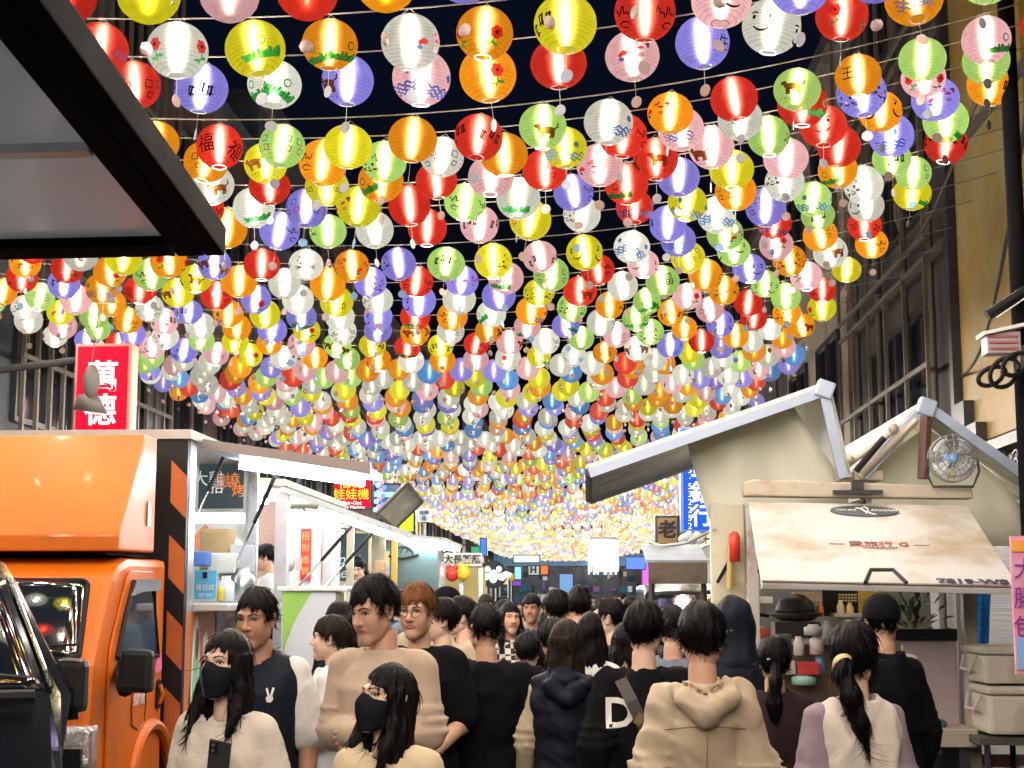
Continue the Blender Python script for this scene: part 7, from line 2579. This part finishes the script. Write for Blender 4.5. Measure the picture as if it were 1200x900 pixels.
def phone_extra(i):
    s, s0, e, wq = i['AR'][0] if i['AR'][0][3][2] > 1.0 else i['AR'][1]
    d = Vector((-s * .5, -.25, .75)).normalized()
    c = Vector(wq) + d * .105 + Vector((-s * .35, .9, .1)).normalized() * .024 + Vector((s * .012, 0, .032))
    up = Vector((s * -0.12, -.12, 1)).normalized()
    rt = Vector((1, 0.25 * s, 0.0)).normalized()
    nn = rt.cross(up).normalized()
    rt = up.cross(nn).normalized()
    M = Matrix((rt, nn, up)).transposed()
    wc = i['p'].matrix_basis
    ph = thing('phone', 'dark smartphone held up by the woman in the cream sweater', 'phone', tuple(wc @ (c * i['S'])), 0)
    loc = ph.location.copy()
    rz_ = i['p'].rotation_euler.z
    M = Euler((0, 0, rz_)).to_matrix() @ M
    b = MB().box(loc, (.076, .009, .155), M).build('phone_case', mat('phone case', (0.035, 0.033, 0.035), 0.3, 0.1), ph, bevel=.004)
    side_ = -1 if (M @ Vector((0, 1, 0))).y > 0 else 1
    o_ = M @ Vector((0, side_ * .0062, 0))
    MB().box(loc + o_ + M @ Vector((-.018, 0, .055)), (.03, .003, .035), M).build('camera_bump', BLKP, ph, bevel=.001)
    for k in (-.008, .008):
        MB().lathe([(0, 0), (.006, 0), (.006, .002), (0, .002)], 12, loc + o_ * 1.3 + M @ Vector((-.018, 0, .055 + k)), M @ Matrix.Rotation(R(90) * -side_, 3, 'X'), cap=False).build('lens', GLS, ph)


def rabbit(i):
    c = (0.088, 1.292)
    mb = MB()
    for pts in ([(-.008, -.016), (.004, -.018), (.011, -.008), (.008, .004), (-.004, .006), (-.011, -.004)], [(-.006, .004), (-.014, .024), (-.009, .027), (-.001, .006)], [(.002, .006), (.006, .028), (.012, .026), (.008, .004)]):
        vs = [cloth_hit(i, 'over', c[0] + x * 1.25, c[1] + z * 1.25, -1) + Vector((0, -.002, 0)) for x, z in pts]
        mb.add(vs, [tuple(range(len(vs)))])
    on_person(i, mb, 'emblem', WHT, False, i['tops']['over'][0])
    z_ = MB().tube([cloth_hit(i, 'over', 0.0, z, -1) for z in np.linspace(.95, 1.40, 14)], .004, 5)
    on_person(i, z_, 'zip', BLKP, True, i['tops']['over'][0])


def neckband(key, m, r=.080, z=1.415):
    def fn(i):
        pts = []
        for k in range(25):
            a = R(15 * k)
            x, y = r * math.sin(a), .012 - r * 1.0 * math.cos(a)
            zz = z + .022 * (-math.cos(a)) + .006
            pts.append((x, y, zz))
        on_person(i, MB().tube(pts, .0085, 8), 'neckband', m, True, i['tops'][key][0])
    return fn


make_person('long haired woman with a navy mask in a cream sweater, holding a phone', 268, 731, 4.75, yaw=-8, hy=-14, hp=4, sex='f', hair=('long', 'black', dict(length=.24, fringe=.052, vol=.003, sweep=-.012)), skin='fair',
            top=('sweater', 'cream', dict(thick=.022, loose=.022, hem=.86, neck=.088, neckz=1.45)), arms=('front', 'phone') if False else ('phone', 'down'), mask='blue', extra=phone_extra, legs='denim', push=1.02, wide=.93)
make_person('man in a black gilet and white tee, standing behind the woman with the phone', 305, 682, 5.35, yaw=-4, hy=-10, hp=-6, hair=('short', 'black', dict(fringe=.056, vol=.004, sweep=-.008)), skin='tan',
            top=('tee_shirt', 'white', dict(sleeve=.44, thick=.016, loose=.006, hem=.92)), over=('gilet', 'ink', dict(armless=True, thick=.040, hem=.88, collar=.045, neck=.066, wr=.003, deep=.03)), arms=('down', 'down'), extra=rabbit, wide=.98)
make_person('tall man in a plain beige sweatshirt looking down with hands folded', 449, 666, 5.1, yaw=-12, hy=-24, hp=-14, hair=('short', 'black', dict(fringe=.046, vol=.010, sweep=.012)), skin='mid',
            top=('sweatshirt', 'beige', dict(thick=.018, loose=.010, hem=.90, neck=.070, wr=.004)), arms=('fold', 'fold'), wide=.96, jaw=.94, extra=neckband('top', CL['beige'], .073, 1.408))
make_person('girl with a black mask and long hair in a butter yellow tee with black neckband', 455, 770, 4.35, yaw=-6, hy=-38, hp=10, sex='f', hair=('long', 'black', dict(length=.30, fringe=.052, vol=.001, sweep=-.016)), skin='fair',
            top=('tee_shirt', 'butter', dict(sleeve=.42, thick=.014, loose=.016, hem=.88, neck=.082, neckz=1.45)), arms=('down', 'down'), mask='black', extra=neckband('top', CL['black']), push=1.02, wide=.95)
make_person('man with ginger brown hair and glasses in a black tee behind the beige sweatshirt', 491, 679, 6.0, yaw=-6, hy=-8, hp=-2, hair=('short', 'ginger', dict(fringe=.046, vol=.012, sweep=.016)), skin='mid',
            top=('tee_shirt', 'black', dict(sleeve=.44, thick=.014, loose=.016, hem=.90)), arms=('down', 'front'), glasses=True, wide=1.08, jaw=1.08)


def d_letters(i):
    cloth_text(i, 'top', 'D', .17,   .115, 1.25, 1, WHT, bold=.004)
    cloth_text(i, 'top', 'ne', .13, -.065, 1.25, 1, WHT, bold=.004)
    st = MB()
    pts = [cloth_hit(i, 'top', x, z, 1) + Vector((0, .008, 0)) for x, z in [(.105 - .022 * k * .9, 1.39 - .042 * k) for k in range(11)]]
    g = [[q + Vector((.024, 0, -.010)) for q in pts], [q + Vector((-.024, 0, .010)) for q in pts]]
    st.sheet(g, .006)
    on_person(i, st, 'bag_strap', mat('strap webbing', (0.045, 0.035, 0.034), 0.6), False)
    bk = MB().box(cloth_hit(i, 'top', .035, 1.235, 1) + Vector((0, .018, 0)), (.05, .014, .03), (0, R(60), 0))
    on_person(i, bk, 'strap_buckle', mat('dull brass', (0.25, 0.18, 0.10), 0.4, 0.8), False)


make_person('broad man in a plain black long sleeved top, back turned, arm hanging down', 570, 702, 6.2, yaw=186, hy=14, hair=('short', 'black', dict(fringe=.05, vol=.0)), skin='mid', top=('sweater', 'black', dict(thick=.022, loose=.018, hem=.84)),
            arms=('down', 'down'), face=False, wide=1.12, jaw=1.08)
make_person('woman with long brown hair in a black quilted gilet with tan sleeves, back turned', 664, 721, 6.0, yaw=178, hy=12, sex='f', hair=('long', 'dark brown', dict(length=.16, fringe=.04, vol=.006)), skin='fair',
            top=('jumper', 'sand', dict(thick=.014, hem=.92)), over=('gilet', 'ink', dict(armless=True, thick=.040, hem=.80, quilt=.115, collar=.06, neck=.062, hood=True)), arms=('front', 'down'), face=False, wide=1.04)
make_person('man in a black jersey with white letters and a shoulder strap, back turned', 753, 700, 5.6, yaw=184, hy=-18, hair=('short', 'black', dict(fringe=.045, vol=.012)), skin='fair', top=('jersey', 'black', dict(sleeve=1.0, thick=.018, loose=.016, hem=.86, neck=.074)),
            arms=('down', 'down'), face=False, extra=d_letters, wide=1.02)


def back_seams(i):
    for pts in ([(x, 1.285 + .012 * math.cos(x * 12)) for x in np.linspace(-.14, .14, 15)], [(.0, z) for z in np.linspace(.84, 1.27, 18)]):
        on_person(i, MB().tube([cloth_hit(i, 'top', x, z, 1) + Vector((0, -.0028, 0)) for x, z in pts], .0022, 5), 'seam', mat('jacket seam', (0.22, 0.155, 0.09), 0.8), True, i['tops']['top'][0])


make_person('man in a khaki hooded jacket, back turned, nearest in the middle of the street', 821, 701, 4.65, yaw=182, hy=-8, hp=-2, hair=('short', 'black', dict(fringe=.05, vol=.014)), skin='mid',
            top=('hooded_jacket', 'khaki', dict(thick=.022, loose=.010, hem=.78, hood=True, neck=.066, wr=.008)), arms=('down', 'down'), face=False, wide=0.86, extra=back_seams)


def hair_clip(i):
    pts = [i['hp3']((x * 1.0, .108 - .30 * abs(x) + 0.006, .012 + z)) for x, z in ((-.045, -.004), (-.02, .004), (.0, .0), (.02, .006), (.045, .0))]
    MB().tube(pts, .006 * i['S'], 6).build('hair_clip', mat('pearl clip', (0.75, 0.75, 0.78), 0.25), i['p'], world=False, smooth=True)


make_person('woman with a black ponytail and a pale hair clip, dressed in black, back turned', 906, 740, 5.9, yaw=184, hy=-6, sex='f', hair=('pony', 'black', dict(fringe=.03, vol=.008, tail=[(0, .10, -.02), (.01, .13, -.09), (.015, .13, -.20), (.01, .12, -.32), (.0, .11, -.42)])), skin='mid',
            top=('jacket', 'plumb', dict(thick=.024, loose=.012, hem=.84)), arms=('front', 'front'), face=False, extra=hair_clip)


def hood_up(i):
    f = Field((-.20, -.16, -.30), (.20, .24, .18), .008)
    f.ell((0, .025, .03), (.112, .128, .125), 0)
    f.chain([(0, .03, -.08), (0, .05, -.20)], [.125, .15], .06, .85)
    sl, X, Yg, Z = f.grid()
    f.wrinkle(.005, 26, 44)
    f.cut(-ell_sdf(X, Yg, Z, (0, -.14, .0), (.07, .12, .09)))
    V, Q = f.mesh(i['HM'])
    put_mesh('raised_hood', [(V, Q, 0)], CL['ink'], i['p'], i['S'])


make_person('person in a dark puffer jacket with the hood up beside the truck corner', 858, 699, 6.6, yaw=192, hy=-10, hair=('short', 'black', dict(fringe=.05)), skin='mid', top=('puffer_jacket', 'ink', dict(thick=.045, loose=.02, hem=.80, quilt=.10, wr=.006)), arms=('down', 'down'), face=False, extra=hood_up)


def ear_tie(i):
    MB().lathe([(0.030, -.012), (.036, 0), (.030, .012)], 14, i['hp3']((.005, .135, -.022)), Euler((R(60), 0, 0)).to_matrix(), cap=False).build('hair_tie', mat('straw tie', (0.55, 0.42, 0.22), 0.5), i['p'], world=False, smooth=True)


make_person('woman with a black ponytail in an ivory knit vest and lilac sleeves, back turned', 996, 722, 4.6, yaw=196, hy=-44 + 96 * 0, hp=0, sex='f', hair=('pony', 'black', dict(fringe=.04, vol=.010, tail=[(0, .105, -.005), (.005, .150, -.05), (-.03, .150, -.14), (-.06, .13, -.24), (-.085, .12, -.33)])), skin='fair',
            top=('jumper', 'lilac', dict(thick=.018, loose=.012, hem=.88, neck=.066)), over=('knit_vest', 'ivory', dict(armless=True, thick=.030, loose=.008, hem=.80, neck=.078, neckz=1.46)), arms=('down', 'down'), mask='black', extra=ear_tie, face=True)


def cap_on(i, m='black', back=False, peak=True):
    f = Field((-.14, -.24, -.02), (.14, .15, .16), .006)
    f.ell((0, .012, .035), (.094, .112, .098), 0)
    sl, X, Yg, Z = f.grid()
    f.cut(.020 - Z - .15 * Yg)
    if peak:
        d = np.maximum(np.abs(Z - .034 + .10 * (Yg + .1) ** 2 * 4 + .8 * X ** 2) - .004, np.sqrt((X / .078) ** 2 + ((Yg + .09) / .105) ** 2) * .08 - .08)
        f.put(sl, np.broadcast_to(d, f.F.shape).astype(np.float32), .004)
    V, Q = f.mesh(i['HM'])
    put_mesh('cap', [(V, Q, 0)], CL[m], i['p'], i['S'])


def white_stripes(i):
    cap_on(i, 'black')
    for s in (1, -1):
        S_ = [a for a in i['AR'] if a[0] == s][0]
        p0, e = Vector(S_[1]), Vector(S_[2])
        st = MB()
        for off in (0.0,):
            st.tube([p0 + Vector((s * -.10, .02, .065)), p0 + Vector((s * -.04, .03, .078)), p0 + Vector((s * .03, .02, .07)), p0.lerp(e, .2) + Vector((s * .068, .01, .02)), p0.lerp(e, .5) + Vector((s * .068, .01, 0))], .010, 5)
        on_person(i, st, 'sleeve_stripe', WHT, True, i['tops']['top'][0])


make_person('man in a black cap and black jacket with white shoulder stripes, by the truck counter', 1030, 690, 5.9, yaw=214, hy=-34, hp=-4, hair=('short', 'black', dict(fringe=.05)), skin='mid', top=('track_jacket', 'black', dict(thick=.024, loose=.012, hem=.84, collar=.03, neck=.066)),
            arms=('down', 'front'), face=False, extra=white_stripes)

# ---- middle ground
Q2 = 1.5
make_person('woman with dark bobbed hair and glasses behind the beige sweatshirt man', 400, 699, 7.6, yaw=-30, hy=-14, sex='f', hair=('long', 'black', dict(length=.12, fringe=.026)), skin='fair', top=('jacket', 'ink', dict(hem=.85, thick=.024)), q=Q2, glasses=True)
make_person('young man in profile with a short brown fringe and a pale grey hoodie', 390, 717, 6.7, yaw=-86, hy=-10, hair=('short', 'dark brown', dict(fringe=.036, vol=.010)), skin='fair', top=('hoodie', 'white', dict(hem=.84, thick=.024, loose=.016, hood=True)), arms=('front', 'front'), q=Q2)
make_person('young man in profile with swept black hair and a grey jacket over black', 516, 698, 7.4, yaw=-62, hy=-10, hp=4, hair=('short', 'black', dict(fringe=.044, vol=.014)), skin='fair', top=('tee_shirt', 'black', dict(sleeve=.4, hem=.9, thick=.012)), over=('jacket', 'grey', dict(hem=.84, thick=.026, deep=.05, neck=.09)), q=Q2)
make_person('woman in profile with short black hair and a sand coloured coat', 541, 696, 8.3, yaw=-70, hy=-8, sex='f', hair=('short', 'black', dict(fringe=.03, vol=.012)), skin='fair', top=('coat', 'sand', dict(hem=.70, thick=.026, loose=.012, collar=.03)), q=Q2)
make_person('older man in a black peaked cap beyond the profile couple', 524, 684, 9.2, yaw=-40, hy=-16, hair=('short', 'black', dict(fringe=.05)), skin='mid', top=('jacket', 'grey', dict(hem=.84, thick=.02)), q=1.7, extra=lambda i: cap_on(i))
make_person('young woman with long hair in a black and white checked coat facing the camera', 597, 701, 9.4, yaw=8, hy=10, sex='f', hair=('long', 'black', dict(length=.26, fringe=.05)), skin='mid', top=('checked_coat', 'check', dict(hem=.78, thick=.026, loose=.014)), q=Q2)
make_person('small boy with black hair in a white shirt, back turned', 618, 743, 8.0, yaw=180, hy=6, hair=('short', 'black', dict(fringe=.05, vol=.006)), skin='fair', top=('shirt', 'white', dict(hem=.82, thick=.018)), face=False, q=Q2, headk=1.16)
make_person('man in a dark blue jacket facing the camera far in the crowd', 624, 693, 11.0, yaw=12, hy=-20, hair=('short', 'black', dict(fringe=.04, vol=.008)), skin='tan', top=('jacket', 'navy', dict(hem=.84, thick=.024)), q=1.9)
make_person('man with a cropped nape and a dark brown jacket, back turned, left of centre', 652, 686, 8.2, yaw=182, hy=-4, hair=('short', 'black', dict(fringe=.05, vol=.004)), skin='mid', top=('jacket', 'black', dict(hem=.84, thick=.022)), face=False, q=Q2)
make_person('person with long dark hair and a brown jacket, back turned, in mid crowd', 679, 684, 8.9, yaw=176, hy=6, sex='f', hair=('short', 'black', dict(fringe=.05, vol=.012)), skin='mid', top=('jacket', 'olive', dict(hem=.84, thick=.022)), face=False, q=1.7)
make_person('man in profile with shaved sides and a bright navy jacket', 714, 696, 7.8, yaw=232, hy=30, hair=('short', 'black', dict(fringe=.055, vol=.002)), skin='fair', top=('jacket', 'navy', dict(hem=.84, thick=.028, loose=.014)), q=Q2)
make_person('woman with long black hair and a white top, back turned, beside the gilet woman', 691, 712, 7.0, yaw=176, sex='f', hair=('long', 'black', dict(length=.18, fringe=.04)), skin='fair', top=('blouse', 'white', dict(hem=.84, thick=.018)), face=False, q=Q2)
make_person('person in a burgundy top, back turned, deep in the crowd', 641, 712, 9.8, yaw=172, sex='f', hair=('long', 'black', dict(length=.14, fringe=.04)), skin='mid', top=('jumper', 'burgundy', dict(hem=.84, thick=.018)), face=False, q=1.8)
make_person('woman with dark hair and a pink top between the jersey and the navy jacket', 733, 724, 7.2, yaw=190, sex='f', hair=('long', 'black', dict(length=.10, fringe=.04)), skin='fair', top=('jumper', 'pink', dict(hem=.84, thick=.018)), face=False, q=Q2)
make_person('person with black hair and a blue grey top just left of the khaki jacket', 788, 706, 7.0, yaw=170, hair=('short', 'black', dict(fringe=.05, vol=.010)), skin='mid', top=('jumper', 'greyblue', dict(hem=.84, thick=.02)), face=False, q=Q2)
make_person('dark haired person in black beside the burgundy top, back turned', 648, 722, 7.4, yaw=184, hair=('short', 'black', dict(fringe=.05, vol=.012)), skin='mid', top=('jumper', 'black', dict(hem=.84, thick=.02)), face=False, q=Q2)
make_person('stallkeeper in white, in profile inside the second stall', 318, 640, 12.2, yaw=-80, hy=-6, hp=-8, hair=('short', 'black', dict(fringe=.05, vol=.004)), skin='mid', top=('apron_shirt', 'white', dict(hem=.84, thick=.02)), q=1.6, at_loc=(-2.70, 12.9, 0.5), H=1.62)
make_person('stallkeeper with dark hair bent forward in front of the palm chalkboard', 416, 652, 16.9, yaw=-10, hy=0, hp=-26, sex='f', hair=('pony', 'black', dict(fringe=.03, vol=.006)), skin='fair', top=('shirt', 'white', dict(hem=.84, thick=.02)), q=1.7, at_loc=(at(420, 660, 17.0).x, 17.1, 0.42), H=1.72)

# ---- the far crowd: six builds, copied with their parts
far_specs = [
    dict(sex='m', hair=('short', 'black', dict(fringe=.05, vol=.006)), top=('jacket', 'black', dict(hem=.84, thick=.022)), yaw=180, face=False),
    dict(sex='f', hair=('long', 'black', dict(length=.18, fringe=.04)), top=('jumper', 'grey', dict(hem=.84, thick=.018)), yaw=180, face=False),
    dict(sex='m', hair=('short', 'dark brown', dict(fringe=.045, vol=.01)), top=('jacket', 'navy', dict(hem=.84, thick=.024)), yaw=6, face=True),
    dict(sex='f', hair=('long', 'dark brown', dict(length=.22, fringe=.034)), top=('coat', 'sand', dict(hem=.72, thick=.024)), yaw=-8, face=True),
    dict(sex='m', hair=('short', 'black', dict(fringe=.05, vol=.008)), top=('hoodie', 'greyblue', dict(hem=.84, thick=.024, hood=True)), yaw=176, face=False),
    dict(sex='f', hair=('pony', 'black', dict(fringe=.035)), top=('blouse', 'white', dict(hem=.84, thick=.018)), yaw=184, face=False),
    dict(sex='m', hair=('short', 'black', dict(fringe=.05, vol=.004)), top=('tee_shirt', 'burgundy', dict(sleeve=.4, hem=.86, thick=.016)), yaw=20, face=True),
]
desc = ['man in a black jacket, back turned', 'long haired woman in a grey jumper, back turned', 'man in a navy jacket facing us', 'woman in a sand coat facing us', 'man in a blue grey hoodie, back turned', 'ponytailed woman in a white blouse, back turned', 'man in a burgundy tee facing us']
rc = random.Random(77)
spots = []
tries = 0
while len(spots) < 62 and tries < 6000:
    tries += 1
    y = 9.5 + 46 * (rc.random() ** 1.7)
    lo_ = -2.2 if y < 24 else -3.4
    hi_ = 0.5 if y < 22 else 2.6
    x = rc.uniform(lo_, hi_)
    if y < 12.5 and x > -0.1 - 0.0:
        continue
    if y < 13 and x < -1.5:
        continue
    if any((x - a) ** 2 + (y - b) ** 2 < 0.36 for a, b in spots):
        continue
    if y < 12 and any(abs(x - o.location.x) < .5 and abs(y - o.location.y) < .5 for o in bpy.data.objects if o.name.startswith('person') and o.type == 'EMPTY'):
        continue
    spots.append((x, y))
protos = {}
bydesc = {}
spots.sort(key=lambda s: s[1])
rank = {}
for n_, (x, y) in enumerate(spots):
    k = rc.randrange(len(far_specs))
    hgt = rc.uniform(1.56, 1.78) - (0.05 if far_specs[k]['sex'] == 'f' else 0)
    rank.setdefault(k, []).append((x, y, hgt))
def copy_person(src, loc, rz, scale):
    c = src.copy(); col.objects.link(c)
    c.location = loc; c.rotation_euler = (0, 0, rz); c.scale = (scale,) * 3
    for ch in kids(src):
        d = ch.copy(); col.objects.link(d); d.parent = c
        for gch in kids(ch):
            g = gch.copy(); col.objects.link(g); g.parent = d
    return c
for k, lst in rank.items():
    sp = dict(far_specs[k])
    yw = sp.pop('yaw')
    for j, (x, y, hgt) in enumerate(lst):
        lb = '%s, %s nearest in the far crowd' % (desc[k], ORD[j]) if j else '%s, nearest in the far crowd' % desc[k]
        if j == 0:
            inf = make_person(lb, 500 + k * 31, 690, y, yaw=yw, hy=rc.uniform(-20, 20), q=2.1, group='people in the far crowd', at_loc=(x, y, 0), H=hgt, **sp)
            protos[k] = (inf['p'], hgt)
        else:
            o = copy_person(protos[k][0], (x, y, 0), R(yw + rc.uniform(-35, 35)), hgt / protos[k][1])
            o['label'] = lb
print('people', len([o for o in bpy.data.objects if o.get('category') == 'person']))
